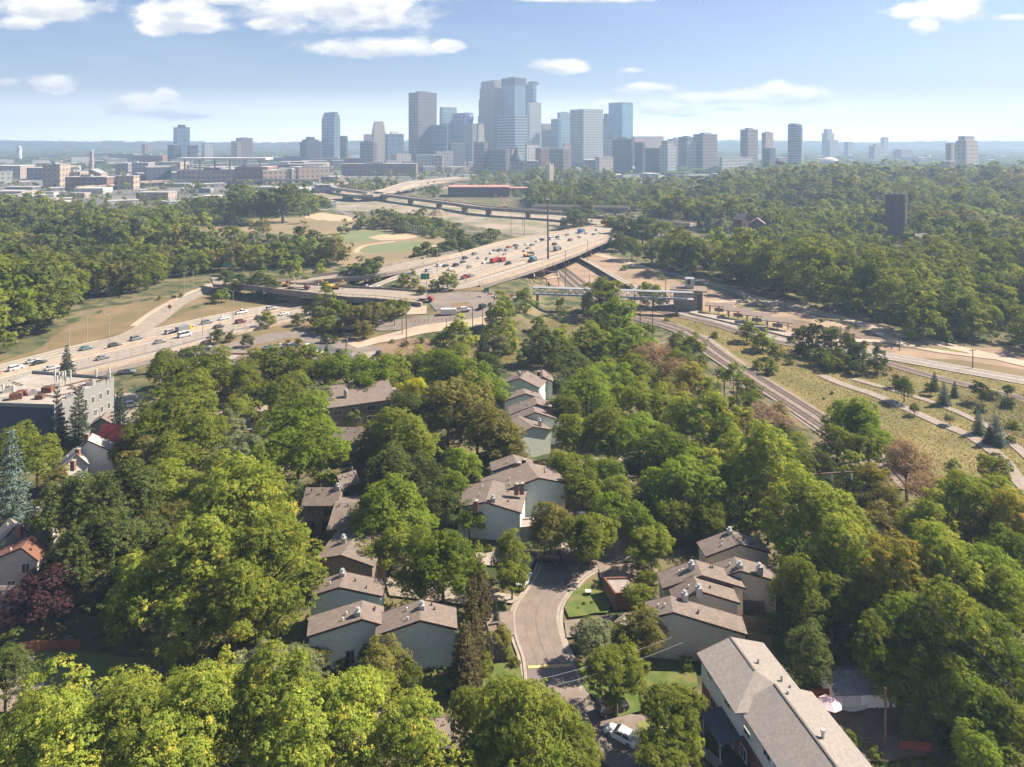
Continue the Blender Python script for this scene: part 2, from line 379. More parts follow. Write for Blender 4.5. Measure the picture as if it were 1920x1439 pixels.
# ---- highway
def zd(x): return 0. if x < 640 else (8. if x > 880 else 8*((x-640)/240)**1.0)
HW = [(-260, 755, -260, 800, 0), (0, 684, 0, 740, 0), (143, 648, 143, 706, 0), (300, 614, 300, 667, 0), (440, 584, 440, 628, 0), (560, 564, 575, 598, 0),
      (650, 550, 690, 576, 1.5), (715, 528, 790, 552, 5.), (775, 504, 880, 540, 7.), (845, 484, 925, 527, 8), (950, 455, 1005, 502, 8), (1045, 438, 1080, 475, 8), (1135, 423, 1140, 450, 8), (1215, 414, 1225, 424, 8)]
hwp = ribbon_pts(HW, 6)
LEV[0] += .05
ribbon('highway', hwp, M_conc, dz=.12, raw=True)
def stripe(name, rows, f, wd, m, dz, dash=None):
    b = MB(); acc = 0
    for (a, c), (d, e) in zip(rows[:-1], rows[1:]):
        p = a.lerp(c, f); q = d.lerp(e, f); t = q-p; L = t.length
        if L < .01: continue
        t.normalize(); n = Vector((-t.y, t.x, 0))*wd/2
        s = 0
        while s < L:
            e2 = L if not dash else min(L, s+dash[0])
            A = p+t*s; B = p+t*e2
            b.poly([(A-n)+Vector((0, 0, dz)), (B-n)+Vector((0, 0, dz)), (B+n)+Vector((0, 0, dz)), (A+n)+Vector((0, 0, dz))])
            s = e2 if not dash else s+dash[0]+dash[1]
    return tag(b.build(name, m), kind='structure')
M_white = mat('road_paint', (.75, .74, .70), (.62, .61, .58), 2, .7)
M_yel = mat('yellow_paint', (.70, .52, .20), (.55, .42, .20), 2, .7)
ribbon('asphalt_lanes', hwp[:52], mat('grey_lanes', (.255, .215, .185), (.22, .185, .16), .4, .9), dz=.126, f0=.52, f1=.90, raw=True)
for f in (.12, .22, .32, .58, .68, .78): stripe('lane_marking', hwp, f, .25, M_white, .14, (4, 8))
for f in (.02, .43, .50, .88): stripe('edge_line', hwp, f, .3, M_white if f > .45 or f < .1 else M_yel, .14)
M_wear = mat('worn_concrete', (.285, .245, .20), (.32, .275, .23), .3, .9, stretch=(1, 1, 1))
for f in (.07, .17, .27, .53, .63, .73): stripe('worn_lane', hwp, f, 1.9, M_wear, .131)
stripe('road_joint', hwp, .45, 1.1, M_dark_asph, .135)
stripe('tar_strip', hwp, .84, 1.6, M_asph2, .132)
def wallrun(name, rows, f, h, th, m, dz=0., label=None, cat='barrier', parent=None, i0=0, i1=None):
    b = MB(); R = rows[i0:i1]
    for (a, c), (d, e) in zip(R[:-1], R[1:]):
        p = a.lerp(c, f); q = d.lerp(e, f); t = (q-p); t.z = 0
        if t.length < .01: continue
        t.normalize(); n = Vector((-t.y, t.x, 0))*th/2
        z0 = Vector((0, 0, dz)); z1 = Vector((0, 0, dz+h))
        b.hexa([p-n+z0, q-n+z0, q+n+z0, p+n+z0, p-n+z1, q-n+z1, q+n+z1, p+n+z1])
    o = b.build(name, m, parent)
    if label: tag(o, label, cat)
    return o
M_barrier = mat('barrier_concrete', (.50, .41, .32), (.40, .32, .25), .5, .9)
wallrun('median_barrier', hwp, .47, 1.0, .5, M_barrier, .14, 'long tan concrete median barrier dividing the two directions of the highway', i0=0)
wallrun('retaining_wall', hwp, 1.03, 1.3, .6, M_barrier, 0, 'tan concrete retaining wall along the near edge of the lower highway lanes', 'wall', i0=0, i1=30)
# viaduct
via = empty('viaduct', (0, 0, 0)); tag(via, 'long concrete highway viaduct crossing above the railway tracks toward downtown', 'bridge')
i0 = 50
V = hwp[i0:]
def deck(rows, th, name, m, parent, ext=.03):
    b = MB()
    for (a, c), (d, e) in zip(rows[:-1], rows[1:]):
        q = [a.lerp(c, -ext), a.lerp(c, 1+ext), d.lerp(e, 1+ext), d.lerp(e, -ext)]
        b.hexa([(p.x, p.y, p.z-th) for p in q]+[(p.x, p.y, p.z+.1) for p in q])
    return b.build(name, m, parent)
M_dk = mat('bridge_concrete', (.30, .25, .22), (.22, .19, .17), .2, .9)
deck(V, 1.6, 'deck', M_dk, via)
wallrun('parapet', V, 1.025, 1.3, .4, M_barrier, .1, parent=via); wallrun('parapet', V, -.02, 1.3, .4, M_barrier, .1, parent=via)
for i in range(1, len(V)-1, 2):
    a, c = V[i]; t = (V[i+1][0]-V[i-1][0]).normalized()
    for f in (.1, .35, .65, .92):
        p = a.lerp(c, f); MB().tube((p.x, p.y, 0), (p.x, p.y, 6.5), .8, .8, 8).build('pier', M_dk, via)
# embankment
b = MB(); E = hwp[33:i0+2]
for (a, c), (d, e) in zip(E[:-1], E[1:]):
    for f, s in ((-.02, -1), (1.02, 1)):
        p = a.lerp(c, f); q = d.lerp(e, f); o1 = (c-a).normalized()*s
        p2 = p+o1*(p.z*1.6+.5); q2 = q+o1*(q.z*1.6+.5)
        b.poly([(p.x, p.y, p.z+.02), (q.x, q.y, q.z+.02), (q2.x, q2.y, -.1), (p2.x, p2.y, -.1)])
tag(b.build('embankment', M_dry), kind='structure')
b = MB()
for (a, c), (d, e) in zip(E[:-1], E[1:]):
    q = [a.lerp(c, -.021), a.lerp(c, 1.021), d.lerp(e, 1.021), d.lerp(e, -.021)]; b.poly([(p.x, p.y, p.z+.03) for p in q])
tag(b.build('embankment_top', M_dry), kind='structure')
b = MB()
for (a, c), (d, e) in zip(V[:-1], V[1:]):
    p = a.lerp(c, 1.025); q = d.lerp(e, 1.025); L = (q-p).length; n = max(1, int(L/2.2))
    for i in range(n):
        r = p.lerp(q, i/n); b.tube((r.x, r.y, r.z+1.3), (r.x, r.y, r.z+3.), .1, .1, 4)
    b.tube(p+Vector((0, 0, 3.)), q+Vector((0, 0, 3.)), .12, .12, 4); b.tube(p+Vector((0, 0, 2.1)), q+Vector((0, 0, 2.1)), .09, .09, 4)
b.build('railing', M_barrier, via)
wallrun('inner_barrier', V, .8, 1.0, .4, M_barrier, .14, parent=via)
# upper (far side) flyover ramp
UR = [(500, 536, 505, 545, 5), (582, 522, 588, 530, 6), (660, 512, 668, 522, 7), (715, 503, 725, 514, 8), (780, 488, 792, 499, 8), (860, 474, 872, 483, 8)]
flo = empty('flyover_ramp'); tag(flo, 'narrow concrete flyover ramp behind the yellowish trees, merging with the highway', 'bridge')
ur = ribbon_pts(UR, 5); deck(ur, 1.2, 'deck', M_dk, flo); ribbon('flyover_road', ur, M_conc2, dz=.12, raw=True)
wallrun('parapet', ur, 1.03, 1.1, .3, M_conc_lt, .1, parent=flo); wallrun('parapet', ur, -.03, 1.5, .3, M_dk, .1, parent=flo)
for i in range(1, len(ur)-1, 3):
    p = ur[i][0].lerp(ur[i][1], .5); MB().tube((p.x, p.y, 0), (p.x, p.y, p.z-1.1), .9, .9, 8).build('pier', M_dk, flo)
# overpass
OV = [(395, 519, 400, 533, 5), (450, 524, 455, 537, 6), (517, 532, 517, 545, 6), (590, 536, 590, 553, 6), (655, 541, 650, 560, 6), (720, 544, 705, 563, 6.1), (800, 550, 790, 572, 6.2)]
ovb = empty('overpass'); tag(ovb, 'flat concrete overpass with excavators on it crossing the lower highway', 'bridge')
ov = ribbon_pts(OV, 5); deck(ov, 1.5, 'deck', M_dk, ovb); ribbon('overpass_road', ov, M_conc2, dz=.12, raw=True)
wallrun('parapet', ov, 1.03, 1.0, .35, M_dk, .1, parent=ovb, i0=3); wallrun('parapet', ov, -.03, 1.0, .35, M_dk, .1, parent=ovb)
b = MB()
for (a, c), (d, e) in zip(ov[8:-1], ov[9:]):
    p = a.lerp(c, 1.03)+Vector((0, 0, 2.2)); q = d.lerp(e, 1.03)+Vector((0, 0, 2.2)); b.tube(p, q, .09, .09, 4); b.tube(p, p-Vector((0, 0, 1.2)), .08, .08, 4)
b.build('railing', M_dk, ovb)
for k, pxx in enumerate((592, 604, 616, 628)):
    p = P(pxx, 574, 0); MB().box(p.x-.6, p.y-.6, 0, p.x+.6, p.y+.6, 4.5).build('pier', M_dk, ovb)
b = MB(); A = P(586, 569, 0); B_ = P(636, 578, 0); t = (B_-A).normalized(); n = Vector((-t.y, t.x)); c = (A+B_)/2
b.cbox(c, t, (B_-A).length/2, n, .8, 3.6, 4.9); b.build('pier_cap', M_dk, ovb)
a = P(545, 560, 0)
b = MB(); b.poly([P(508, 560, .1), P(560, 567, .1), P(566, 552, 4.6), P(517, 547, 4.6)]); b.build('abutment_slope', M_conc_lt, ovb)
# side ramp on left, roads
path('exit_ramp', [(150, 655), (240, 630), (290, 602), (330, 572), (385, 545), (402, 532)], 9, M_conc2)
path('exit_ramp_verge', [(250, 612), (300, 577), (360, 548), (400, 533)], 3, M_dirt2)
path('service_road', [(380, 668), (480, 640), (560, 628), (640, 655), (700, 668)], 11, M_asph2)
path('frontage_road', [(140, 712), (300, 672), (400, 648)], 8, M_asph2)
def tpath(name, pts, wd, m):
    Q = [PT(x, y) for x, y in pts]; return path(name, [proj((q.x, q.y, 0)) for q in Q], wd, m, drape=True)
tpath('junction', [(800, 566), (840, 562), (880, 560), (925, 560)], 26, M_asph2)
tpath('slip_road', [(912, 562), (905, 580), (870, 594), (820, 602), (770, 608), (720, 612), (670, 606)], 10, M_asph2)
tpath('cross_street', [(870, 560), (912, 578), (925, 612)], 11, M_asph2)
tpath('dirt_lane', [(935, 600), (870, 610), (790, 620), (720, 637), (660, 650)], 8, M_dirt2)
tpath('pavement_pad', [(690, 592), (740, 585), (800, 582)], 9, M_dirt2)
tpath('traffic_island', [(850, 574), (880, 572)], 7, M_dry)
patch('parking_lot', [(480, 668), (620, 645), (690, 642), (712, 665), (650, 700), (560, 700), (500, 690)], M_dark_asph)
patch('street_apron', [(600, 640), (650, 638), (715, 652), (718, 665), (690, 672), (655, 665)], M_asph2)
path('side_street', [(680, 662), (700, 690), (720, 730), (735, 760)], 9, M_conc2)
patch('rear_lot', [(215, 740), (290, 735), (300, 790), (220, 800)], mat('lot', (.30, .26, .22), (.22, .19, .17), .3, 1.))
patch('yard_pavement', [(405, 770), (520, 760), (640, 770), (640, 800), (500, 812), (405, 800)], M_conc2)
patch('east_frontage_lot', [(300, 680), (420, 655), (480, 660), (400, 690), (300, 720)], M_asph2)
# far flyovers
def far_bridge(label, pts, wd, z=8., m=M_conc):
    e = empty('flyover'); tag(e, label, 'bridge'); r = path_rows(pts, wd, z)
    deck(r, 2.2, 'deck', M_dk, e); ribbon('flyover_surface', r, m, dz=.15, raw=True)
    wallrun('parapet', r, -.02, 1.2, .5, M_barrier, .1, parent=e); wallrun('parapet', r, 1.02, 1.2, .5, M_barrier, .1, parent=e)
    for i in range(2, len(r)-1, 4):
        p = r[i][0].lerp(r[i][1], .5); t = (r[i][1]-r[i][0]).normalized()
        MB().cbox(p, t, wd*.3, Vector((-t.y, t.x)), .9, 0, z-2.1).build('pier', M_dk, e)
    return e
far_bridge('long curved flyover sweeping from the highway left toward the far interchange', [(1300, 420), (1150, 408), (1030, 397), (916, 390), (850, 381), (770, 371), (700, 362), (655, 356), (628, 352), (625, 346), (650, 342)], 12)
far_bridge('far flyover with white road surface rising toward the skyscrapers', [(640, 362), (690, 366), (735, 356), (775, 343), (830, 337), (870, 333)], 24)
far_bridge('thin flyover right of the white far bridge in front of the towers', [(742, 358), (775, 350), (830, 342), (880, 340)], 10)
far_bridge('straight low bridge in front of the far rail yard', [(150, 352), (300, 340), (450, 338), (600, 338)], 14, m=M_asph2)
far_bridge('second low bridge below the long canopy stadium', [(340, 333), (450, 331), (560, 332)], 12, m=M_asph2)
far_bridge('low grey bridge beyond the dark viaduct on the right', [(1000, 386), (1080, 388), (1180, 390)], 14, m=M_conc2)
path('lower_highway', [(1330, 452), (1180, 432), (1080, 415), (1000, 407), (900, 401)], 22, M_conc)
path('far_road', [(520, 372), (580, 380), (640, 398), (700, 415), (850, 432), (1000, 440)], 8, mat('oldroad', (.2, .18, .17), (.15, .14, .13), .1, 1.))
path('far_freeway', [(700, 365), (760, 358), (840, 352), (900, 350)], 30, M_conc)
# ---- rails
def railway(name, pts, n_tracks=2, gauge=4.2, wd=9., m=None, zz=0.):
    light = m is not None
    rows = path_rows(pts, wd, zz, 8)
    LEV[0] += .0045
    ribbon('railway_bed', rows, m or M_ballast, dz=.1+LEV[0], raw=True)
    for k in range(n_tracks):
        off = (k-(n_tracks-1)/2)*gauge/wd+.5
        stripe('railway_sleepers', rows, off, 2.5, M_tie if not light else M_tie2, .13+LEV[0], (.35, .35))
        for s in (-.75, .75): stripe('rail', rows, off+s/wd, .24, M_rail, .30+LEV[0])
M_tie = mat('tie', (.13, .10, .085), (.09, .07, .06), 1, 1.); M_tie2 = mat('tie_concrete', (.30, .27, .25), (.24, .22, .20), 1, 1.); M_rail = mat('rail_steel', (.20, .15, .13), (.14, .10, .09), 1, .5, metal=.5)
railway('lrt', [(1060, 470), (1095, 492), (1140, 517), (1191, 545), (1260, 577), (1370, 612), (1475, 640), (1580, 656), (1673, 671), (1800, 694), (1990, 728)], 2, 4.2, 9, mat('ballast_light', (.42, .38, .35), (.34, .30, .27), .6, 1.))
railway('freight', [(1000, 462), (1050, 498), (1110, 541), (1180, 568), (1240, 585), (1330, 607), (1400, 628), (1470, 645), (1620, 672), (1750, 708), (1860, 735), (1990, 770)], 1, 4, 5)
railway('freight', [(1040, 500), (1090, 545), (1180, 590), (1280, 622), (1350, 670), (1440, 728), (1540, 792), (1620, 850), (1700, 920)], 2, 4.2, 9)
# retaining wall between tracks (dark)
tw = empty('trench_wall'); tag(tw, 'dark concrete wall between the two railway beds beneath the viaduct', 'wall')
rw = path_rows([(1078, 486), (1110, 504), (1150, 528), (1180, 545)], .8, 0, 4)
wallrun('wall_panel', rw, .5, 2.4, .8, mat('wall_dark', (.12, .12, .13), (.08, .08, .09), .5, .9), 0, parent=tw)
wallrun('wall_cap', rw, .5, .25, 1.1, M_barrier, 2.403, parent=tw)
patch('grass_strip', [(1246, 516), (1330, 531), (1420, 553), (1500, 575), (1600, 603), (1700, 645), (1800, 658), (1800, 664), (1690, 652), (1590, 612), (1480, 578), (1380, 552), (1290, 534)], M_gold, jit=.6)
patch('grass_patch', [(1380, 575), (1430, 572), (1450, 580), (1410, 584)], M_gold, jit=.5)
patch('grass_patch', [(1700, 672), (1800, 676), (1990, 706), (1990, 722), (1800, 690)], M_dry, jit=.5)
patch('brown_patch', [(1440, 598), (1520, 604), (1560, 625), (1500, 622)], mat('brown_dirt', (.20, .14, .10), (.15, .11, .08), .1, 1.), jit=.8)
patch('brown_patch', [(1340, 548), (1420, 555), (1470, 570), (1400, 566)], MATS['brown_dirt'], jit=.8)
patch('brown_patch', [(1560, 612), (1650, 626), (1690, 644), (1620, 640)], MATS['brown_dirt'], jit=.8)
# dirt roads on right
path('dirt_road', [(1120, 478), (1200, 500), (1324, 530), (1420, 560), (1500, 577), (1640, 615), (1800, 655), (1990, 700)], 7, M_dirt2)
path('dirt_road', [(1330, 568), (1420, 566), (1500, 582), (1600, 605), (1700, 650)], 5, M_dirt2)
path('dirt_road', [(1560, 640), (1660, 642), (1760, 660), (1880, 675), (1990, 690)], 4, M_dirt2)
path('gravel_path', [(1540, 705), (1580, 722), (1640, 742), (1700, 768), (1760, 795), (1820, 820), (1870, 855), (1900, 890), (1960, 960)], 3.6, M_path)
path('gravel_path', [(1600, 712), (1680, 735), (1760, 760), (1850, 800), (1900, 835), (1960, 890)], 2.6, M_path)
# ---- near street
ST = [(982, 1300, 1092, 1300, 0), (983, 1275, 1088, 1275, 0), (978, 1235, 1070, 1235, 0), (966, 1200, 1056, 1202, 0), (961, 1165, 1048, 1166, 0), (966, 1140, 1053, 1138, 0), (985, 1112, 1073, 1110, 0),
      (1002, 1085, 1100, 1082, 0), (1012, 1062, 1135, 1064, 0), (1030, 1042, 1180, 1042, 0), (1070, 1015, 1205, 1022, 0), (1105, 985, 1200, 990, 0), (1122, 950, 1182, 950, 0), (1130, 900, 1180, 900, 0), (1115, 860, 1160, 860, 0)]
st = ribbon_pts(ST, 6); LEV[0] += .0045
ribbon('street', st, M_asph, dz=.03+LEV[0], raw=True)
for f in (-.045, 1.045): 
    wallrun('kerb', st, f, .17, .55, M_conc_lt, 0.03, parent=None); bpy.context.view_layer.update()
for o in COL.objects:
    if o.name.startswith('kerb'): tag(o, kind='structure')
b = MB(); A = P(990, 1256, .0); B_ = P(1072, 1252, 0); t = (B_-A).normalized(); n = Vector((-t.y, t.x)); c = (A+B_)/2
b.cbox(c, t, (B_-A).length/2, n, .28, .05, .105+LEV[0]); tag(b.build('speed_bump', M_yel), kind='structure')
M_seam = mat('tar_seam', (.12, .10, .09), None, 1, .8)
stripe('tar_seam', st, .5, .09, M_seam, .036+LEV[0], (9, .6)); stripe('tar_seam', st, .27, .05, M_seam, .036+LEV[0], (3, 7)); stripe('tar_seam', st, .72, .05, M_seam, .036+LEV[0], (4, 5)); stripe('gutter', st, .025, .45, M_conc_lt, .036+LEV[0]); stripe('gutter', st, .975, .45, M_conc_lt, .036+LEV[0])
path('cross_street', [(-120, 1262), (60, 1300), (300, 1335), (600, 1352), (850, 1362), (1000, 1366), (1120, 1378), (1250, 1400)], 8, M_asph)
path('side_street', [(1040, 1290), (1060, 1340), (1110, 1380)], 9, M_asph)
path('side_street', [(1120, 1370), (1180, 1400), (1230, 1450), (1260, 1520)], 9, M_asph)
path('sidewalk', [(-100, 1225), (80, 1247), (150, 1250), (300, 1262)], 2, M_conc_lt)
path('sidewalk', [(1225, 1360), (1300, 1400), (1350, 1440)], 1.4, M_path)
patch('driveway', [(890, 1040), (985, 1035), (1005, 1050), (995, 1070), (900, 1062)], M_conc_lt)
patch('driveway', [(905, 1112), (962, 1118), (975, 1126), (960, 1135), (905, 1128)], M_conc_lt)
patch('driveway', [(720, 1085), (860, 1090), (900, 1110), (890, 1140), (730, 1120)], M_conc2)
patch('driveway', [(900, 1150), (962, 1150), (965, 1195), (930, 1200)], M_asph)
patch('driveway', [(1058, 1168), (1130, 1160), (1240, 1150), (1240, 1185), (1062, 1200)], M_asph)
patch('driveway', [(1120, 1060), (1230, 1060), (1240, 1100), (1130, 1098)], M_asph)
patch('lawn', [(1056, 1142), (1075, 1112), (1105, 1096), (1150, 1110), (1140, 1152), (1065, 1162)], M_lawn, jit=.3, seg=2)
patch('lawn', [(905, 1140), (950, 1132), (948, 1150), (905, 1152)], M_lawn, jit=.3, seg=2)
patch('lawn', [(740, 1345), (745, 1290), (900, 1250), (975, 1245), (985, 1290), (960, 1330), (820, 1350)], M_lawn, jit=.3, seg=2)
patch('lawn', [(1075, 1245), (1300, 1250), (1310, 1290), (1230, 1330), (1150, 1350), (1100, 1300)], M_lawn, jit=.3, seg=2)
patch('lawn', [(1195, 1365), (1240, 1345), (1300, 1400), (1230, 1420)], mat('dry_lawn', (.20, .22, .07), (.16, .18, .05), .4, 1.), jit=.3, seg=2)
patch('lawn', [(70, 1225), (150, 1228), (300, 1240), (300, 1290), (60, 1285)], mat('dry_lawn', (.2, .2, .06), (.1, .1, .1), .4, 1.), jit=.3, seg=2)
patch('lawn', [(70, 860), (110, 830), (160, 850), (100, 900)], M_lawn, jit=.3, seg=2)
patch('garden_soil', [(1480, 1330), (1560, 1290), (1760, 1310), (1760, 1420), (1560, 1439)], M_soil, jit=.5, seg=3)
patch('lawn', [(1400, 1130), (1450, 1120), (1480, 1170), (1420, 1200)], M_lawn, jit=.3, seg=2)
# ---------------------------------------------------------------- buildings near
LAB = []     # things that get an automatic label: (object, look, category, group, (px,py))
M_roof = mat('roof_shingle', (.215, .172, .15), (.16, .13, .113), 1.6, .95, third=((.15, .12, .11), .35, .5, .75), detail=6)
M_roofg = mat('roof_grey', (.29, .26, .24), (.23, .205, .19), 2.2, .95, third=((.24, .22, .21), .3, .5, .75), detail=6)
M_fascia = mat('fascia', (.10, .055, .045), (.08, .045, .04), 1, .8)
def wallmat(name, c1, c2):
    if name in MATS: return MATS[name]
    m = bpy.data.materials.new(name); m.use_nodes = True; t = NT(m.node_tree); t.n.clear()
    p = t.node('ShaderNodeBsdfPrincipled'); o = t.node('ShaderNodeOutputMaterial'); t.l.new(p.outputs[0], o.inputs[0]); p.inputs['Roughness'].default_value = .9
    tcn = t.node('ShaderNodeTexCoord').outputs['Object']; s = t.node('ShaderNodeSeparateXYZ'); t.l.new(tcn, s.inputs[0])
    cbn = t.node('ShaderNodeCombineXYZ'); t.l.new(t.m('ADD', s.outputs[0], t.m('MULTIPLY', s.outputs[1], .7)), cbn.inputs[0]); t.l.new(s.outputs[2], cbn.inputs[1])
    br = t.node('ShaderNodeTexBrick'); t.l.new(cbn.outputs[0], br.inputs['Vector'])
    br.inputs['Color1'].default_value = (*c1, 1); br.inputs['Color2'].default_value = (*c2, 1); br.inputs['Mortar'].default_value = (*[c*.72 for c in c2], 1)
    br.inputs['Scale'].default_value = 1; br.inputs['Brick Width'].default_value = .55; br.inputs['Row Height'].default_value = .32; br.inputs['Mortar Size'].default_value = .03
    n = t.noise(tcn, 1.2, 4); c = t.mix(t.ss(n, .3, .75, 0, .28), br.outputs['Color'], tuple(x*.7 for x in c1)); t.l.new(c, p.inputs['Base Color'])
    MATS[name] = m; return m
M_teal = wallmat('shake_grey', (.70, .75, .69), (.60, .65, .595))
M_tan = wallmat('shake_tan', (.66, .57, .45), (.56, .49, .39))
M_stucco = mat('stucco', (.50, .46, .42), (.42, .38, .35), 1, .9)
M_whitew = wallmat('white_siding', (.80, .79, .76), (.74, .73, .70))
M_brick = wallmat('red_brick', (.27, .12, .085), (.22, .10, .07))
M_brownw = wallmat('brown_siding', (.20, .15, .12), (.17, .13, .10))
M_metal = mat('galvanized', (.60, .60, .60), (.48, .48, .48), 3, .45, metal=.6)
M_glass = mat('window_glass', (.035, .045, .055), (.05, .06, .075), .5, .12, spec=.8)
M_frame = mat('white_frame', (.70, .68, .64), None, 1, .6)
M_wood = mat('weathered_wood', (.20, .165, .14), (.14, .115, .10), 2, .9, stretch=(1, 1, .15))
def chimney(p, zr, parent, kind='metal', h=.95, s=.46):
    if kind == 'metal':
        b = MB().box(p.x-s, p.y-s, zr-1.0, p.x+s, p.y+s, zr+h*.75)
        o = b.build('chimney', M_metal, parent); MB().tube((p.x, p.y, zr+h*.75), (p.x, p.y, zr+h*1.15), .22, .22, 8).tube((p.x, p.y, zr+h*1.2), (p.x, p.y, zr+h*1.3), .36, .3, 8).build('chimney_cap', M_metal, o)
    else:
        b = MB().box(p.x-s, p.y-s*.8, zr-1.2, p.x+s, p.y+s*.8, zr+h); o = b.build('chimney', M_brick, parent)
        MB().box(p.x-s-.08, p.y-s*.8-.08, zr+h, p.x+s+.08, p.y+s*.8+.08, zr+h+.15).build('chimney_cap', M_conc_lt, o)
        MB().tube((p.x-s*.4, p.y, zr+h+.15), (p.x-s*.4, p.y, zr+h+.5), .16, .16, 8).build('flue', M_metal, o)
def window(parent, A, t, n, x, z, w_, h, mframe=None):
    """window on a vertical wall through A with unit direction t, outward normal n"""
    c = Vector((A.x, A.y, 0))+t*x
    fr = MB()
    def bx(x0, x1, z0, z1, d0, d1):
        q = []
        for zz in (z0, z1):
            for (a, d) in ((x0, d0), (x1, d0), (x1, d1), (x0, d1)):
                r = c+t*a+n*d; q.append((r.x, r.y, zz))
        return q
    fr.hexa(bx(-w_/2-.1, w_/2+.1, z-h/2-.1, z-h/2, -.02, .07)); fr.hexa(bx(-w_/2-.1, w_/2+.1, z+h/2, z+h/2+.1, -.02, .07))
    fr.hexa(bx(-w_/2-.1, -w_/2, z-h/2, z+h/2, -.02, .07)); fr.hexa(bx(w_/2, w_/2+.1, z-h/2, z+h/2, -.02, .07)); fr.hexa(bx(-.03, .03, z-h/2, z+h/2, -.02, .05))
    wi = MB().hexa(bx(-w_/2, w_/2, z-h/2, z+h/2, -.05, .025)).build('window', M_glass, parent); fr.build('frame', mframe or M_frame, wi); return wi
def gable(name, L, Rg, Rt, Bk, zL=6., zR=None, mw=None, mr=None, chim=(), label=None, group=None, cat='house', vents=2, raw=False, zridge=None, wins=(), over=.45):
    zR = zL if zR is None else zR
    A = P(*L, zL); B = P(*Rt, zR)
    d = ray(*Rg); h = (B-A); n2 = Vector((-h.y, h.x, 0))       # vertical plane through A,B
    t = (A-Vector((0, 0, H))).dot(n2)/Vector((d.x, d.y, 0)).dot(n2)
    C = Vector((0, 0, H))+d*t
    f = max(.15, min(.85, (C-A).xy.dot(h.xy)/h.xy.length_squared))
    C = Vector((A.x+h.x*f, A.y+h.y*f, max(C.z, max(zL, zR)+.7)))
    if zridge: C.z = zridge
    D = P(*Bk, C.z); dv = (D-C); dv.z = 0
    u_ = Vector((h.x, h.y, 0)).normalized(); n_ = Vector((-u_.y, u_.x, 0))
    if dv.dot(n_) < 0: n_ = -n_
    if not raw: dv = n_*max(4., dv.length*(1 if dv.normalized().dot(n_) > .8 else .9))
    root = empty(name, (0, 0, 0)); 
    org = (A+B)/2+dv/2; root.location = (org.x, org.y, 0)
    off = Vector((org.x, org.y, 0)); A -= off; B -= off; C -= off
    mw = mw or M_teal; mr = mr or M_roof
    n0 = dv.normalized()
    # walls
    ins = .35
    a = A+u_*ins+n0*ins; b_ = B-u_*ins+n0*ins; c = C+n0*ins; dd = dv-n0*2*ins
    sl1 = (C.z-A.z)/max(.1, (C-A).xy.length); sl2 = (C.z-B.z)/max(.1, (C-B).xy.length)
    a.z = A.z+sl1*ins-.22; b_.z = B.z+sl2*ins-.22; c.z = C.z-.22
    m = MB(); a0 = Vector((a.x, a.y, -.3)); b0 = Vector((b_.x, b_.y, -.3)); c0 = Vector((c.x, c.y, -.3))
    m.poly([a0, b0, b_, c, a]); m.poly([a+dd, c+dd, b_+dd, b0+dd, a0+dd]); m.poly([a0+dd, a0, a, a+dd]); m.poly([b0, b0+dd, b_+dd, b_])
    m.build('wall', mw, root)
    # roof slopes
    r = MB(); e = over*0
    r.slab([A, C, C+dv, A+dv][::-1], .2); r.slab([C, B, B+dv, C+dv][::-1], .2)
    ro = r.build('roof', mr, root)
    # fascia boards on both gable rakes
    fb = MB()
    for o1, s in ((Vector((0, 0, 0)), -1), (dv, 1)):
        for p, q in ((A, C), (C, B)):
            fb = MB(); k = n0*s*.06; z1 = Vector((0, 0, .04)); z2 = Vector((0, 0, -.3)); p1 = p+o1+n0*s*.003; q1 = q+o1+n0*s*.003
            fb.hexa([p1+z2, q1+z2, q1+k+z2, p1+k+z2, p1+z1, q1+z1, q1+k+z1, p1+k+z1]); fb.build('fascia', M_fascia, root)
    for (px, py, kd) in chim:
        zz = C.z; p = P(px, py, zz+.3)-off; chimney(p, zz-.2, ro, kd)
    rnd = random.Random(int(L[0]))
    for i in range(vents):
        s = rnd.random(); tt = rnd.uniform(.25, .6); q = (C.lerp(A if i % 2 else B, tt))+dv*rnd.uniform(.15, .85)
        MB().tube((q.x, q.y, q.z-.1), (q.x, q.y, q.z+.45), .13, .13, 6).build('roof_vent', M_frame if i % 2 else M_fascia, ro)
    nn = -n0
    for (side, fx, z, w_, h_) in wins:
        if side == 'f': window(root, a+u_*0, (b_-a).xy.to_3d().normalized(), nn, fx*(b_-a).xy.length, z, w_, h_)
        elif side == 'l': window(root, a, n0, -u_, fx*dd.length, z, w_, h_)
        elif side == 'r': window(root, b_, n0, u_, fx*dd.length, z, w_, h_)
    if label: tag(root, label, cat, group)
    return root
TG = 'townhouses with brown shingle roofs'
gable('townhouse', (703, 1192), (788, 1163), (858, 1179), (785, 1125), chim=[(791, 1136, 'metal')], label='pale green shingled townhouse nearest the curved street beside the tall brown conifer', group=TG, vents=4)
gable('townhouse', (575, 1194), (679, 1161), (722, 1173), (677, 1126), chim=[(671, 1148, 'metal')], label='pale green shingled townhouse with a bay at its foot, left of the nearest one', group=TG, wins=[('f', .55, 1.7, 1.2, 2.0), ('f', .72, 1.6, .9, 1.6)], vents=4)
gable('townhouse', (578, 1119), (636, 1101), (717, 1118), (638, 1073), chim=[(642, 1075, 'metal')], label='townhouse with chimney at its ridge end, behind the two nearest green gables', group=TG, vents=3)
gable('townhouse', (590, 1049), (640, 1041), (700, 1062), (622, 985), mw=M_brownw, chim=[(644, 1010, 'metal')], label='dark brown walled townhouse half in shade behind three lighter gables', group=TG)
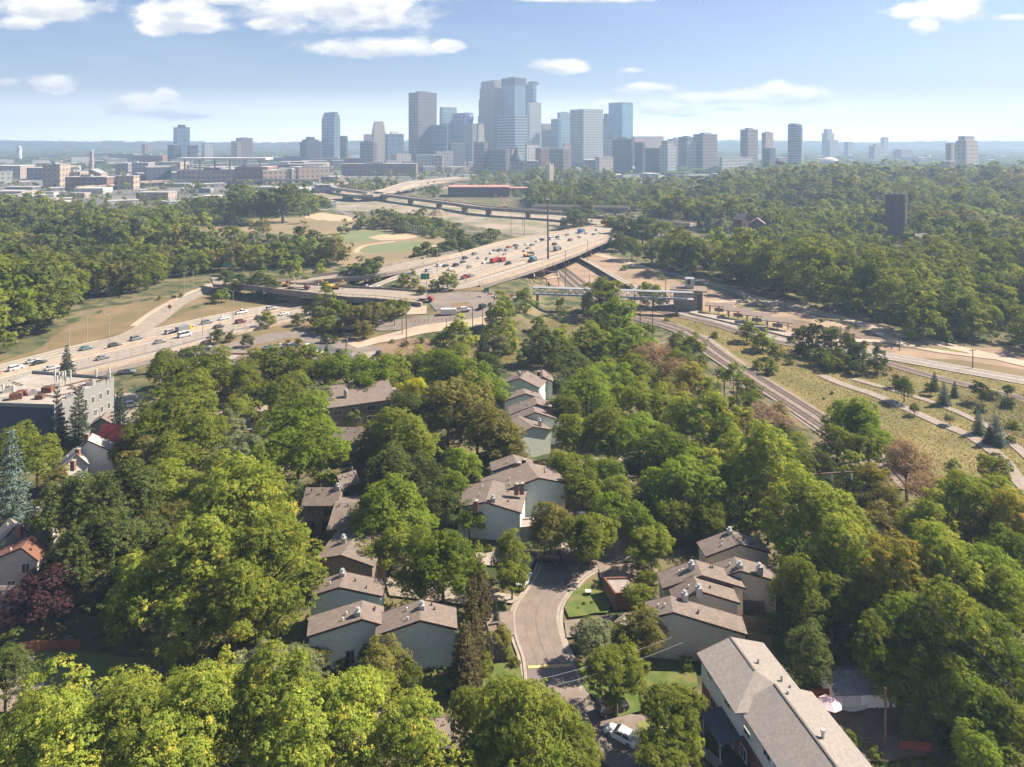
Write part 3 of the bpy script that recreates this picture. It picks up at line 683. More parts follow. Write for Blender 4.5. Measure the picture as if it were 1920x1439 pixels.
gable('townhouse', (855, 953), (910, 941), (978, 962), (930, 900), chim=[(892, 944, 'brick'), (924, 935, 'metal')], label='teal walled townhouse with red brick chimney above the dark parked car', group=TG, wins=[('f', .1, 3.6, 1.0, 1.6)], vents=4)
gable('townhouse', (918, 930), (1010, 896), (1064, 906), (1015, 866), zL=6.3, chim=[(968, 912, 'brick'), (978, 911, 'brick')], label='widest townhouse in the middle row with twin brick chimneys low on its roof', group=TG, vents=4)
gable('townhouse', (922, 884), (968, 868), (1004, 878), (967, 852), zL=6.3, chim=[(972, 872, 'brick'), (982, 866, 'brick')], label='rear townhouse of the middle row, behind the widest roof', group=TG)
gable('townhouse', (958, 918), (983, 908), (1012, 921), (988, 900), zL=5.2, label='small gabled wing between the two larger middle row roofs', group=TG, vents=0)
gable('townhouse', (942, 719), (974, 709), (1012, 728), (968, 695), chim=[(974, 700, 'metal')], label='farthest townhouse of the upper row with a pale gable and tall flue', group=TG)
gable('townhouse', (1000, 716), (1018, 706), (1038, 716), (1000, 694), zL=5.6, chim=[(1010, 700, 'brick')], label='low townhouse wing with red chimney right of the farthest pale gable', group=TG)
gable('townhouse', (945, 752), (985, 738), (1018, 748), (970, 730), label='second farthest townhouse of the upper row, just below the pale gable', group=TG)
gable('townhouse', (955, 778), (1008, 758), (1058, 774), (1000, 744), chim=[(1031, 765, 'brick')], label='upper row townhouse with a square red chimney on its right slope', group=TG, vents=4)
gable('townhouse', (950, 795), (1004, 773), (1058, 790), (1001, 762), label='upper row townhouse directly in front of the square red chimney', group=TG)
gable('townhouse', (950, 826), (1000, 800), (1036, 806), (985, 778), label='nearest townhouse of the upper row, partly under the round tree', group=TG, chim=[(1012, 790, 'metal')])
gable('townhouse', (1323, 1044), (1387, 1020), (1445, 1036), (1368, 994), mw=M_tan, chim=[(1368, 996, 'metal')], label='rearmost townhouse of the right hand row with chimney on its peak', group=TG, vents=4)
gable('townhouse', (1340, 1085), (1388, 1070), (1460, 1090), (1366, 1045), mw=M_tan, chim=[(1387, 1060, 'metal'), (1424, 1064, 'metal')], label='tan walled townhouse of the right hand row beside the sunny garden', group=TG, vents=3)
gable('townhouse', (1242, 1104), (1317, 1079), (1398, 1103), (1300, 1050), mw=M_tan, chim=[(1297, 1059, 'metal')], label='broad roofed middle townhouse of the right hand row', group=TG, vents=4)
gable('townhouse', (1262, 1130), (1312, 1108), (1388, 1131), (1296, 1086), mw=M_tan, chim=[(1310, 1104, 'metal')], label='townhouse of the right row just behind its nearest shaded roof', group=TG)
gable('townhouse', (1212, 1160), (1262, 1148), (1402, 1190), (1252, 1120), zL=6.2, zR=5., mw=M_tan, chim=[(1284, 1116, 'metal')], label='nearest townhouse of the right row, long grey wall under tree shadow', group=TG, vents=4)
# brown two storey houses
def eave_house(name, L, R, Bk, zE, zR, label, mw=None, mr=None, wins=(), chim=(), deep=7., cat='house', group=None):
    """long side faces the camera: L,R = ends of the front eave, Bk = left end of the ridge"""
    A = P(*L, zE); B = P(*R, zE); u_ = (B-A).normalized(); n_ = Vector((-u_.y, u_.x, 0)); W = (B-A).length
    C = P(*Bk, zR); dp = max(2.5, (C-A).dot(n_)); off = (A+B)/2+n_*dp; off.z = 0; A = A-off; B = B-off
    root = empty(name, off); mw = mw or M_brownw
    r1 = A+n_*dp; r1.z = zR; r2 = B+n_*dp; r2.z = zR; b1 = A+n_*2*dp; b2 = B+n_*2*dp
    ro = MB().slab([A, B, r2, r1], .2).slab([r1, r2, b2, b1], .2).build('roof', mr or M_roof, root)
    i = .3; m = MB(); pts = [A+u_*i+n_*i, B-u_*i+n_*i, b2-u_*i-n_*i, b1+u_*i-n_*i]; z1 = zE+.0
    g_ = [Vector((p.x, p.y, -.3)) for p in pts]; t_ = [Vector((p.x, p.y, zE-.1)) for p in pts]
    ra = (r1+u_*i); rb = (r2-u_*i); ra.z = rb.z = zR-.22
    m.poly([g_[0], g_[1], t_[1], t_[0]]); m.poly([g_[2], g_[3], t_[3], t_[2]]); m.poly([g_[1], g_[2], t_[2], rb, t_[1]]); m.poly([g_[3], g_[0], t_[0], ra, t_[3]]); m.build('wall', mw, root)
    for fx, z, w_, h_ in wins: window(root, g_[0], u_, -n_, fx*(W-2*i), z, w_, h_, M_fascia if mw is M_brownw else None)
    for px, py, kd in chim: chimney(P(px, py, zR+.3)-off, zR-.3, ro, kd)
    for k in range(3):
        q = r1.lerp(r2, .2+.3*k)-n_*1.; q.z -= .3; MB().tube(q, q+Vector((0, 0, .5)), .12, .12, 6).build('roof_vent', M_fascia, ro)
    tag(root, label, cat, group); return root
W2 = [(.3, 4.6, 1.8, 1.2), (.75, 4.6, 1.8, 1.2), (.25, 1.8, 1.6, 1.6), (.75, 1.8, 2.2, 1.8)]
eave_house('brown_house', (565, 949), (633, 949), (574, 914), 6, 8.2, 'brown two storey house with balcony doors and chimney, left of centre', wins=W2, chim=[(633, 912, 'metal')])
eave_house('brown_house', (640, 916), (676, 905), (652, 893), 6, 7.8, 'small brown house wedged between conifers and the two storey house', wins=W2[:2])
eave_house('brown_house', (612, 994), (668, 994), (625, 942), 5, 7, 'low brown roof joining the two storey house to the row below', wins=[])
eave_house('apartment_house', (612, 766), (742, 748), (620, 726), 6.5, 9., 'large dark roofed apartment house half hidden behind trees, upper centre', mw=mat('olive_wall', (.25, .22, .15), (.2, .18, .12), 1), wins=[(.15, 4.8, 2.2, 1.3), (.4, 4.8, 2.2, 1.3), (.65, 4.8, 2.4, 1.3), (.88, 4.8, 2.4, 1.3), (.88, 1.8, 2.4, 1.4), (.65, 1.8, 2.4, 1.4)], chim=[(648, 733, 'metal')])
eave_house('apartment_house', (612, 826), (680, 828), (614, 800), 6, 8, 'brown roofed apartment house in the trees below the large dark roof', wins=W2, chim=[(620, 798, 'metal')])
eave_house('brown_house', (660, 852), (720, 846), (690, 830), 6, 8, 'small brown house showing one grey wall between two round trees', wins=W2[:2])
# left side houses
M_rroof = mat('red_roof', (.36, .065, .05), (.28, .05, .04), 1.5, .7); M_groof = mat('pale_grey_roof', (.42, .40, .38), (.34, .32, .31), 1.5, .9)
M_rust = mat('rust_roof', (.20, .095, .07), (.16, .075, .055), 1.8, .95)
eave_house('red_roofed_house', (178, 828), (238, 834), (190, 808), 5.5, 9, 'house with a bright red roof below the grey office building', mw=M_whitew, mr=M_rroof, wins=[(.3, 2, 1, 1.2)])
gable('cottage', (131, 858), (164, 826), (215, 848), (180, 812), 5, mw=M_whitew, mr=M_groof, chim=[(163, 818, 'brick')], label='white gabled cottage with pale roof in front of the red roof')
gable('cottage', (104, 888), (144, 852), (168, 872), (150, 838), 5, mw=M_whitew, mr=M_groof, chim=[(137, 868, 'brick'), (146, 846, 'brick')], label='pale roofed cottage with two brick chimneys below the white gable')
gable('cottage', (166, 800), (190, 784), (212, 796), (170, 782), 5, mw=M_stucco, mr=M_roof, label='small brown cottage tucked between spruces and the office building')
gable('cottage', (238, 834), (252, 820), (275, 836), (250, 812), 4, mw=M_whitew, mr=M_groof, label='low grey garage wing beside the bright red roof')
gable('cottage', (36, 990), (66, 966), (96, 985), (86, 945), 5, mw=M_stucco, mr=M_roof, chim=[(70, 958, 'metal')], label='cottage with a very tall thin chimney at the left edge')
gable('stucco_house', (-6, 1023), (30, 985), (58, 1000), (48, 968), 5.5, mw=M_stucco, mr=M_roofg, chim=[(36, 990, 'brick')], label='cream stucco gabled house above the rust roofed house', wins=[('f', .7, 4, .9, 1.3)])
gable('stucco_house', (-45, 1062), (40, 1027), (72, 1052), (30, 1010), 5.5, mw=M_stucco, mr=M_rust, label='stucco house with a rust red roof at the left edge', wins=[('f', .8, 4.2, 1.2, 1.6), ('f', .55, 1.5, 1.2, 1.4)])
eave_house('grey_roofed_house', (-60, 1142), (32, 1142), (-50, 1100), 3.2, 5.5, 'low grey roofed house behind the dark purple tree', mw=M_brick, mr=M_roofg, wins=[])
# distant left houses and hill houses
for L, Rg, Rt, Bk, mw_, mr_, lb in [((48, 520), (60, 505), (75, 520), (60, 500), M_whitew, M_roof, 'cream house peeking through the woods at far left'),
    ((96, 532), (112, 518), (132, 534), (112, 512), mat('yellow_siding', (.55, .48, .25), (.48, .42, .22), 1), M_groof, 'pale yellow house in the woods above the exit ramp'),
    ((165, 536), (176, 520), (192, 534), (176, 515), M_whitew, M_groof, 'white gabled house in the woods left of the exit ramp'),
    ((212, 520), (222, 505), (232, 520), (222, 500), M_whitew, M_roof, 'narrow white house among woods near the top of the ramp'),
    ]:
    gable('house', L, Rg, Rt, Bk, 4.5, mw=mw_, mr=mr_, label=lb, vents=0)
def gable_z(name, cx, cy, w_, dp, rot, zb, he, hr, mw_, mr_, label, cat='house', chim=False):
    p = P(cx, cy, zb); e = empty(name, p, RD(rot)); m = MB(); a = w_/2; d = dp/2
    m.poly([(-a, -d, -3), (a, -d, -3), (a, -d, he), (0, -d, hr-.1), (-a, -d, he)]); m.poly([(a, d, -3), (-a, d, -3), (-a, d, he), (0, d, hr-.1), (a, d, he)])
    m.poly([(a, -d, -3), (a, d, -3), (a, d, he), (a, -d, he)]); m.poly([(-a, d, -3), (-a, -d, -3), (-a, -d, he), (-a, d, he)]); m.build('wall', mw_, e)
    o = .5; r = MB().slab([(-a-o, -d-o, he-.3), (0, -d-o, hr), (0, d+o, hr), (-a-o, d+o, he-.3)][::-1], .25).slab([(0, -d-o, hr), (a+o, -d-o, he-.3), (a+o, d+o, he-.3), (0, d+o, hr)][::-1], .25); ro = r.build('roof', mr_, e)
    if chim: MB().box(a*.4, -.6, he, a*.4+1, .6, hr+1.5).build('chimney', M_brick, ro)
    for s in (-.5, .5): MB().box(s*a-.5, -d-.06, he*.5, s*a+.5, -d+.02, he*.5+1.3).build('window', M_glass, e)
    return tag(e, label, cat)
gable_z('mansion', 1392, 432, 11, 9, 30, 9, 9, 13, mat('dark_stone', (.16, .13, .12), None, 1), mat('slate_roof', (.17, .14, .14), None, 1), 'dark steep roofed mansion on the wooded hill, left one of two', chim=True)
gable_z('mansion', 1420, 438, 11, 9, -20, 8, 8, 12, MATS['dark_stone'], mat('slate_brown', (.22, .16, .15), None, 1), 'brown roofed mansion on the wooded hill, right one of two')
gable_z('hill_house', 1730, 462, 18, 10, 75, 6, 6, 9, MATS['dark_stone'], mat('slate_grey', (.2, .2, .21), None, 1), 'long grey roofed house beside the dark brick water tower')
gable_z('house', 322, 516, 9, 7, 30, 0, 3, 5, M_whitew, M_groof, 'grey roofed white house at the head of the exit ramp')
gable_z('field_house', 621, 462, 12, 8, 80, 0, 3.5, 5, mat('field_wall', (.35, .28, .2), None, 1), mat('field_roof', (.25, .17, .13), None, 1), 'low brown park pavilion beside the ball fields', 'pavilion')
# garage + fence + umbrella at right
g_ = gable('garage', (1530, 1252), (1545, 1247), (1640, 1252), (1650, 1240), 3., mw=M_whitew, mr=mat('garage_roof', (.17, .17, .18), (.12, .12, .13), 1.2, .95), label=None, vents=0) if False else None
def boxhouse():
    A = P(1567, 1297, 2.8); B = P(1608, 1296, 2.8); C = P(1533, 1252, 2.8); root = empty('garage', (A.x, A.y, 0)); off = Vector((A.x, A.y, 0))
    u_ = (B-A).normalized()*8.6; w_ = (C-A); 
    n_ = Vector((-u_.y, u_.x, 0)).normalized(); w_ = n_*w_.dot(n_)
    a, b_, c, d = Vector((0, 0, 0)), u_, u_+w_, w_
    m = MB(); z = Vector((0, 0, 2.7)); mid = w_*.5+Vector((0, 0, 3.9))
    m.poly([a, b_, b_+z, a+z]); m.poly([c, d, d+z, c+z]); m.poly([b_, c, c+z, b_+mid, b_+z]); m.poly([d, a, a+z, a+mid, d+z]); m.build('wall', M_whitew, root)
    e = u_.normalized()*.4; f = w_.normalized()*.4
    z2 = Vector((0, 0, 2.62)); m2 = mid+Vector((0, 0, .12))
    MB().slab([a-e-f+z2, b_+e-f+z2, b_+e+m2, a-e+m2], .15).slab([a-e+m2, b_+e+m2, c+e+f+z2, d-e+f+z2], .15).build('roof', MATS['garage_roof'] if 'garage_roof' in MATS else mat('garage_roof', (.17, .17, .18), (.12, .12, .13), 1.2, .95), root)
    t = u_.normalized(); b3 = MB()
    q = [];
    for z_ in (.05, 2.2):
        for x_, y_ in ((1, -.05), (3.6, -.05), (3.6, .02), (1, .02)): r = t*x_+n_*y_; q.append((r.x, r.y, z_))
    b3.hexa(q).build('door', M_frame, root)
    tag(root, 'small white garage with dark grey shingle roof in the right hand yard', 'garage')
boxhouse()
def fence(label, a, b_, h, m, zz=0., name='fence'):
    A = P(*a, zz); B = P(*b_, zz); t = (B-A); L = t.length; t.normalize(); n = Vector((-t.y, t.x, 0)); c = (A+B)/2
    root = empty(name, (c.x, c.y, 0)); A = A-root.location; tag(root, label, 'fence')
    k = max(2, int(L/2.4)); sp_ = L/k
    for i in range(k):
        p = MB(); nb = int(sp_/.2)
        for j in range(nb):
            q = A+t*(i*sp_+.1+(sp_-.2)*(j+.5)/nb); p.cbox(q, t, .085, n, .02, .05, h-(.04 if j % 2 else 0))
        p.build('panel', m, root)
    for i in range(k+1): q = A+t*(i*sp_); MB().cbox(q, t, .07, n, .07, 0, h+.12).build('post', m, root)
    return root
M_redw = mat('red_fence_wood', (.28, .07, .055), (.22, .055, .045), 2, .85)
M_brfence = mat('brown_fence_wood', (.30, .13, .075), (.24, .10, .06), 2, .85)
fence('dark red wooden fence between the pale umbrella and the white garage', (1508, 1318), (1568, 1314), 1.8, M_redw)
fence('dark red wooden fence at the back of the shaded yard', (1690, 1412), (1745, 1415), 1.6, M_redw)
fence('long reddish brown board fence beside the sidewalk at lower left', (30, 1229), (150, 1222), 2., M_brfence)
fence('grey board fence stepping down behind the nearest right row townhouse', (1392, 1180), (1440, 1190), 2.4, M_wood)
fence('grey slatted fence against the long grey end wall', (1388, 1222), (1446, 1222), 2.6, M_wood)
fence('brown board fence enclosing the patio beside the tan wall', (1378, 1150), (1432, 1155), 2.4, M_wood)
# flat carports
def flatbox(name, pts, z, m, mr, label, cat, parapet=.3, lift=-.3):
    Q = [P(x, y, z) for x, y in pts]; c = sum(Q, Vector())/len(Q); c.z = 0; root = empty(name, c); Q = [q-c for q in Q]
    nrm = (Q[1]-Q[0]).cross(Q[2]-Q[1]).z
    if nrm < 0: Q = Q[::-1]
    m1 = MB(); n = len(Q)
    for i in range(n):
        a, b_ = Q[i], Q[(i+1) % n]; m1.poly([(a.x, a.y, lift), (b_.x, b_.y, lift), (b_.x, b_.y, z+parapet), (a.x, a.y, z+parapet)])
    cc = sum(Q, Vector())/n
    I = [q+(cc-q).normalized()*.4 for q in Q]
    for i in range(n):
        a, b_, ia, ib = Q[i], Q[(i+1) % n], I[i], I[(i+1) % n]; m1.poly([(a.x, a.y, z+parapet), (b_.x, b_.y, z+parapet), (ib.x, ib.y, z+parapet), (ia.x, ia.y, z+parapet)]); m1.poly([(ib.x, ib.y, z), (ia.x, ia.y, z), (ia.x, ia.y, z+parapet), (ib.x, ib.y, z+parapet)])
    m1.build('wall', m, root); ro = MB().poly([(q.x, q.y, z) for q in I]).build('roof', mr, root); tag(root, label, cat); return root, ro, Q
M_flat = mat('flat_gravel_roof', (.34, .29, .26), (.28, .24, .215), .8, .95)
M_flatw = mat('white_membrane', (.40, .36, .32), (.30, .27, .24), .15, .85, third=((.30, .25, .22), .25, .58, .72), detail=7)
flatbox('carport', [(1132, 1086), (1182, 1084), (1205, 1113), (1153, 1116)], 2.6, M_brick, M_flat, 'flat roofed carport with a dark red side wall facing the lawn', 'carport')
flatbox('carport', [(1150, 1170), (1172, 1152), (1210, 1160), (1200, 1190)], 2.6, M_brownw, M_flat, 'small flat roofed carport beside the lower driveway of the right row', 'carport')
flatbox('carport', [(912, 1172), (935, 1168), (948, 1208), (925, 1212)], 2.6, M_wood, mat('brown_gravel', (.22, .15, .12), None, 1), 'long narrow carport roof left of the street beside a clipped cedar', 'carport')
flatbox('carport', [(966, 975), (1000, 973), (1008, 988), (972, 992)], 2.6, M_stucco, M_flat, 'flat carport attached to the teal wall with the brick chimney', 'carport')
# office building
office, oro, Q = flatbox('office_building', [(-60, 759), (102, 765), (214, 712), (60, 700)], 12, wallmat('navy_brick', (.24, .235, .23), (.205, .20, .20)), M_flatw, 'three storey grey office building with white roof covered in antennas', 'building', parapet=.8)
f = P(102, 765, 12)-office.location; g2 = P(214, 712, 12)-office.location; f.z = 0; g2.z = 0; t = (g2-f).normalized(); n = Vector((t.y, -t.x, 0)); L = (g2-f).length
for fx, z in ((.5, 9.2), (.62, 9.2), (.75, 9.2), (.88, 9.2), (.66, 5.4), (.77, 5.4), (.9, 5.4), (.78, 1.8), (.9, 1.8)):
    window(office, f, t, n, fx*L, z, 1.0, 1.6)
f0 = P(-60, 759, 12)-office.location; f0.z = 0; t0 = (f-f0).normalized(); n0_ = Vector((t0.y, -t0.x, 0))
o = MB().hexa([tuple(f0+n0_*.1+Vector((0, 0, -.2))), tuple(f+n0_*.1+Vector((0, 0, -.2))), tuple(f+Vector((0, 0, -.2))), tuple(f0+Vector((0, 0, -.2))), tuple(f0+n0_*.1+Vector((0, 0, 11.9))), tuple(f+n0_*.1+Vector((0, 0, 11.9))), tuple(f+Vector((0, 0, 11.9))), tuple(f0+Vector((0, 0, 11.9)))]).build('front_sheet', mat('navy_panel', (.045, .07, .12), (.035, .055, .10), .3, .5), office)  # thin dark navy sheet laid over the whole front wall
rnd = random.Random(5)
for cx, cy, nn_ in ((118, 722, 9), (190, 716, 4), (10, 742, 4)):
    for i in range(nn_):
        p = P(cx+rnd.uniform(-16, 16), cy+rnd.uniform(-3, 3), 12); h_ = rnd.uniform(2.5, 4.5)
        o = empty('roof_antenna', p); MB().tube((0, 0, 0), (0, 0, h_), .06, .06, 5).build('mast', M_metal, o); MB().box(-.2, -.15, h_*.45, .2, .1, h_).build('antenna_panel', M_frame, o)
        LAB.append((o, 'white antenna panel mast', 'antenna', 'antenna masts on the grey office building roof', None))
for px, py, s in ((40, 742, 1.2), (62, 740, 1.0), (30, 748, 1.4), (75, 748, 1.), (90, 735, 1.3), (150, 735, 1.), (130, 745, .8), (15, 735, 1.2), (170, 722, 1.)):
    p = P(px, py, 12); o = empty('rooftop_unit', p, rnd.random()); MB().box(-s, -s*.7, 0, s, s*.7, s*1.1).build('casing', M_metal if rnd.random() < .6 else M_rust, o); MB().tube((0, 0, s*1.1), (0, 0, s*1.2), s*.5, s*.5, 12).build('fan', M_fascia, o)
    LAB.append((o, 'boxy rooftop ventilation unit', 'ventilation unit', 'ventilation units on the grey office building roof', None))
b = MB()
for i in range(7):
    a = P(rnd.uniform(20, 150), rnd.uniform(722, 750), 12); q = a+Vector((rnd.uniform(-9, 9), rnd.uniform(-9, 9), 0)); b.tube(a+Vector((0, 0, .3)), q+Vector((0, 0, .3)), .15, .15, 5)
tag(b.build('roof_pipe', M_rust), 'rusty pipe runs lying across the white office roof', 'pipes')
# strip building with flat brown roof
st_, sro, Q = flatbox('strip_mall', [(392, 704), (540, 692), (578, 668), (420, 664), (330, 690)], 5, M_brick, M_flat, 'long low brown flat roofed shop building beside the frontage road', 'building', parapet=.5)
for px, py in ((388, 658), (330, 668), (300, 672), (315, 670), (360, 676), (470, 676)):
    p = P(px, py, 5); o = empty('rooftop_unit', p, .2); MB().box(-1.4, -1, 0, 1.4, 1, 1.6).build('casing', M_metal, o); MB().tube((0, 0, 1.6), (0, 0, 1.75), .6, .6, 10).build('fan', M_fascia, o)
    LAB.append((o, 'grey ventilation box on the brown shop roof', 'ventilation unit', 'ventilation units on the shop roof', None))
# long apartment at bottom right -------------------------------------------------
def apartment():
    z0, z1 = 6., 7.6
    E1 = P(1306, 1225, z0); E2 = P(1378, 1338, z0); E3 = P(1392, 1341, z0)
    R1 = P(1394, 1221, z1); R2 = P(1430, 1273, z1)
    dr = (P(1456, 1439, z0)-P(1392, 1341, z0)); dr.z = 0; dr.normalize()      # long direction toward the camera
    n = Vector((-dr.y, dr.x, 0));
    if n.x < 0: n = -n
    w1 = (P(1442, 1219, z0)-E1).dot(n)
    off = Vector((E1.x, E1.y, 0)); root = empty('apartment_row', off)
    def at(a, s, z): q = E1+dr*a+n*s-off; return Vector((q.x, q.y, z))
    L1 = (E2-E1).dot(dr); L2 = L1+32
    s3 = (E3-E1).dot(n); hw = w1/2
    roof = MB()
    # block one
    roof.slab([at(0, 0, z0), at(L1, 0, z0), at(L1-hw*.8, hw, z1), at(0, hw, z1)], .2)
    roof.slab([at(0, hw, z1), at(L1-hw*.8, hw, z1), at(L1+1.5, w1, z0), at(0, w1, z0)], .2)
    roof.slab([at(L1, 0, z0), at(L1+1.5, w1, z0), at(L1-hw*.8, hw, z1)], .2)
    # block two, set to the right and slightly lower ridge
    a0 = L1-1.5; s2 = s3+.2; w2 = w1+1.5; h2 = (s2+w2)/2; 
    roof.slab([at(a0, s2, z0-.25), at(L2, s2, z0-.25), at(L2, h2, z1+.1), at(a0, h2, z1+.1)], .2)
    roof.slab([at(a0, h2, z1+.1), at(L2, h2, z1+.1), at(L2, w2, z0-.25), at(a0, w2, z0-.25)], .2)
    ro = roof.build('roof', M_roofg, root)
    i = .5
    wl = MB()
    def wbox(a, b_, s, e, zt, zb=-.3):
        q = [];
        for z in (zb, zt):
            for x, y in ((a, s), (a, e), (b_, e), (b_, s)): q.append(tuple(at(x, y, z)))
        wl.hexa(q)
    wbox(i, L1-i, i, w1-i, z0-.15, 2.5); wbox(L1-i+.01, L2-i, s2+i, w2-i, z0-.42, 2.5); wl.build('wall', M_whitew, root)
    wl.v = []; wl.f = []; wbox(i+.05, L1-i-.05, i+.05, w1-i-.05, 2.5); wbox(L1-i, L2-i-.05, s2+i+.05, w2-i-.05, 2.5); wl.build('brick_wall', M_brick, root)
    # gable infill
    g1 = MB(); g1.poly([at(i, i, z0-.15), at(i, w1-i, z0-.15), at(i, hw, z1-.25)]); g1.poly([at(a0+.3, s2+.4, z0-.35), at(a0+.3, w2-.4, z0-.35), at(a0+.3, h2, z1-.15)]); g1.build('gable_wall', M_whitew, root)
    for a in (3, 8, 13, L1-3): window(root, at(a, i, 0), dr*1., -n, 0, 5., 1.3, .7)
    for a in (4, 12, L1-3): window(root, at(a, i+.05, 0), dr*1., -n, 0, 1.7, 1.4, 1.5)
    for a in (5, 11, 17, 23): window(root, at(L1+a, s2+i, 0), dr*1., -n, 0, 4.7, 1.4, .8)
    for a in (5, 13, 21): window(root, at(L1+a, s2+i+.05, 0), dr*1., -n, 0, 1.7, 1.4, 1.5)
    for a, s in ((9, i), (L1+8.5, s2+i)):
        cn = MB().slab([at(a-2.6, s, 3.3), at(a+2.6, s, 3.3), at(a+2.6, s-3., 2.7), at(a-2.6, s-3., 2.7)], .15).build('porch_canopy', mat('canopy_dark', (.06, .085, .10), (.05, .07, .085), 1, .6), root)
        for da in (-2.3, 2.3): q = at(a+da, s-2.8, 0); MB().tube((q.x, q.y, 0), (q.x, q.y, 2.6), .07, .07, 5).build('canopy_post', M_frame, cn)
        q = at(a, s+.02, 0); window(root, q, dr, -n, 0, 1.2, 1.0, 2.1)
    for a, s, z in ((5, hw+1.5, z1), (8, hw+3.2, z1-.4), (11, hw+2.2, z1), (9.5, hw+3.5, z1-.5)):
        q = at(a, s, z); MB().tube((q.x, q.y, z-.6), (q.x, q.y, z+.25), .16, .16, 7).build('roof_vent', M_metal, ro)
    q = at(L1+7, h2+1.2, z1); MB().tube((q.x, q.y, z1-.5), (q.x, q.y, z1+.5), .2, .2, 8).tube((q.x, q.y, z1+.5), (q.x, q.y, z1+.75), .32, .3, 8).build('flue', M_metal, ro)
    rc = MB()
    rc.cbox(at(a0+(L2-a0)/2, h2, 0), dr, (L2-a0)/2, n, .14, z1+.09, z1+.16); rc.cbox(at((L1-hw*.8)/2, hw, 0), dr, (L1-hw*.8)/2, n, .14, z1-.01, z1+.05); rc.build('ridge_cap', mat('ridge_dark', (.16, .14, .13), None, 1), ro)
    tag(root, 'long grey roofed row of apartments with white upper walls, lower right corner', 'apartments')
apartment()
# umbrella, hammock
p = P(1556, 1320, 2.3); e = empty('garden_umbrella', (p.x, p.y, 0)); b = MB()
for k in range(8):
    a = math.pi*k/4; c_ = math.pi*(k+1)/4; b.poly([(0, 0, 3.0), (1.6*math.cos(a), 1.6*math.sin(a), 2.35), (1.6*math.cos(c_), 1.6*math.sin(c_), 2.35)])
o = b.build('canopy', mat('pink_canvas', (.62, .42, .50), (.66, .50, .56), 1.2, .8), e); sm = o.modifiers.new('s', 'SOLIDIFY'); sm.thickness = .02
MB().tube((0, 0, 0), (0, 0, 2.98), .04, .04, 6).build('pole', M_frame, e); MB().tube((0, 0, 0), (0, 0, .12), .3, .28, 10).build('base', M_dk, e); tag(e, 'pale pink garden umbrella open beside the dark red fence', 'umbrella')
p = P(1600, 1336, .0); e = empty('hammock', p, .1); b = MB()
for i in range(8):
    x0 = -1.8+.45*i; f_ = lambda x: .55+.16*(x/1.8)**2*2; b.poly([(x0, -.5, f_(x0)), (x0+.45, -.5, f_(x0+.45)), (x0+.45, .5, f_(x0+.45)), (x0, .5, f_(x0))])
o = b.build('bed', M_frame, e); sm = o.modifiers.new('s', 'SOLIDIFY'); sm.thickness = .03
b = MB(); b.tube((-1.8, 0, .05), (1.8, 0, .05), .05); b.tube((-2.2, 0, 1.1), (-1.6, 0, .05), .05); b.tube((2.2, 0, 1.1), (1.6, 0, .05), .05); b.tube((-1.3, -.7, .03), (-1.3, .7, .03), .05); b.tube((1.3, -.7, .03), (1.3, .7, .03), .05); b.build('stand', M_metal, e); tag(e, 'pale hammock on a metal stand right of the pink umbrella', 'hammock')
# lantern like birdhouse / mailbox on lawn
p = P(1103, 1118, 0); e = empty('utility_pedestal', p); MB().box(-.4, -.3, 0, .4, .3, .8).build('cabinet', mat('pedestal_green', (.1, .14, .08), None, 1), e); MB().box(-.5, -.4, .803, .5, .4, .92).build('lid', M_frame, e); tag(e, 'small box with white lid standing on the lawn by the curved kerb', 'utility box')
# hoops garden at left (white arc)
p = P(125, 1212, 0); e = empty('garden_hoop', p)
for y_ in (0, .5):
    b = MB(); pr = None
    for k in range(11):
        a = math.pi*k/10; q = (.9*math.cos(a), y_, 1.3*math.sin(a))
        if pr: b.tube(pr, q, .035, .035, 5)
        pr = q
    b.build('hoop', M_frame, e)
tag(e, 'pair of white garden hoops behind the reddish brown fence', 'garden hoops')
# ---- water tower
p = PT(1680, 448); Yd = p.y; wdt = (XA(1698, 400, Yd)-XA(1662, 400, Yd)); zt = ZA(1680, 368, Yd)
wt = empty('water_tower', (p.x, p.y, 0)); r = wdt/2; M_wt = wallmat('tower_brick', (.11, .08, .075), (.09, .065, .06))
prof = [(r*1.03, -2), (r*1.03, 6), (r, 6.2), (r, zt-4), (r*1.03, zt-3.5), (r*1.03, zt)]
MB().lathe(prof, 24).build('shaft', M_wt, wt)
b = MB()
for k in range(24):
    a = 2*math.pi*k/24; c_ = (r*.97*math.cos(a), r*.97*math.sin(a)); b.cbox(c_, (math.cos(a), math.sin(a)), .5, (-math.sin(a), math.cos(a)), .9, zt, zt+1.6)
b.build('battlement', M_wt, wt)
b = MB()
for k in range(9):
    a = 2*math.pi*k/9+.3; b.tube((r*.8*math.cos(a), r*.8*math.sin(a), zt), (r*.8*math.cos(a), r*.8*math.sin(a), zt+2.6+(k % 3)), .15, .15, 5)
b.build('antenna', M_frame, wt)
for k in range(5):
    a = -math.pi/2+(-.7+.5*(k % 3)); z = 12+6*k
    if z < zt-4: MB().cbox((r*math.cos(a), r*math.sin(a)), (-math.sin(a), math.cos(a)), .45, (math.cos(a), math.sin(a)), .08, z, z+1.8).build('window', M_glass, wt)
tag(wt, 'dark brick cylindrical water tower with antennas rising from the wooded hill', 'water tower')
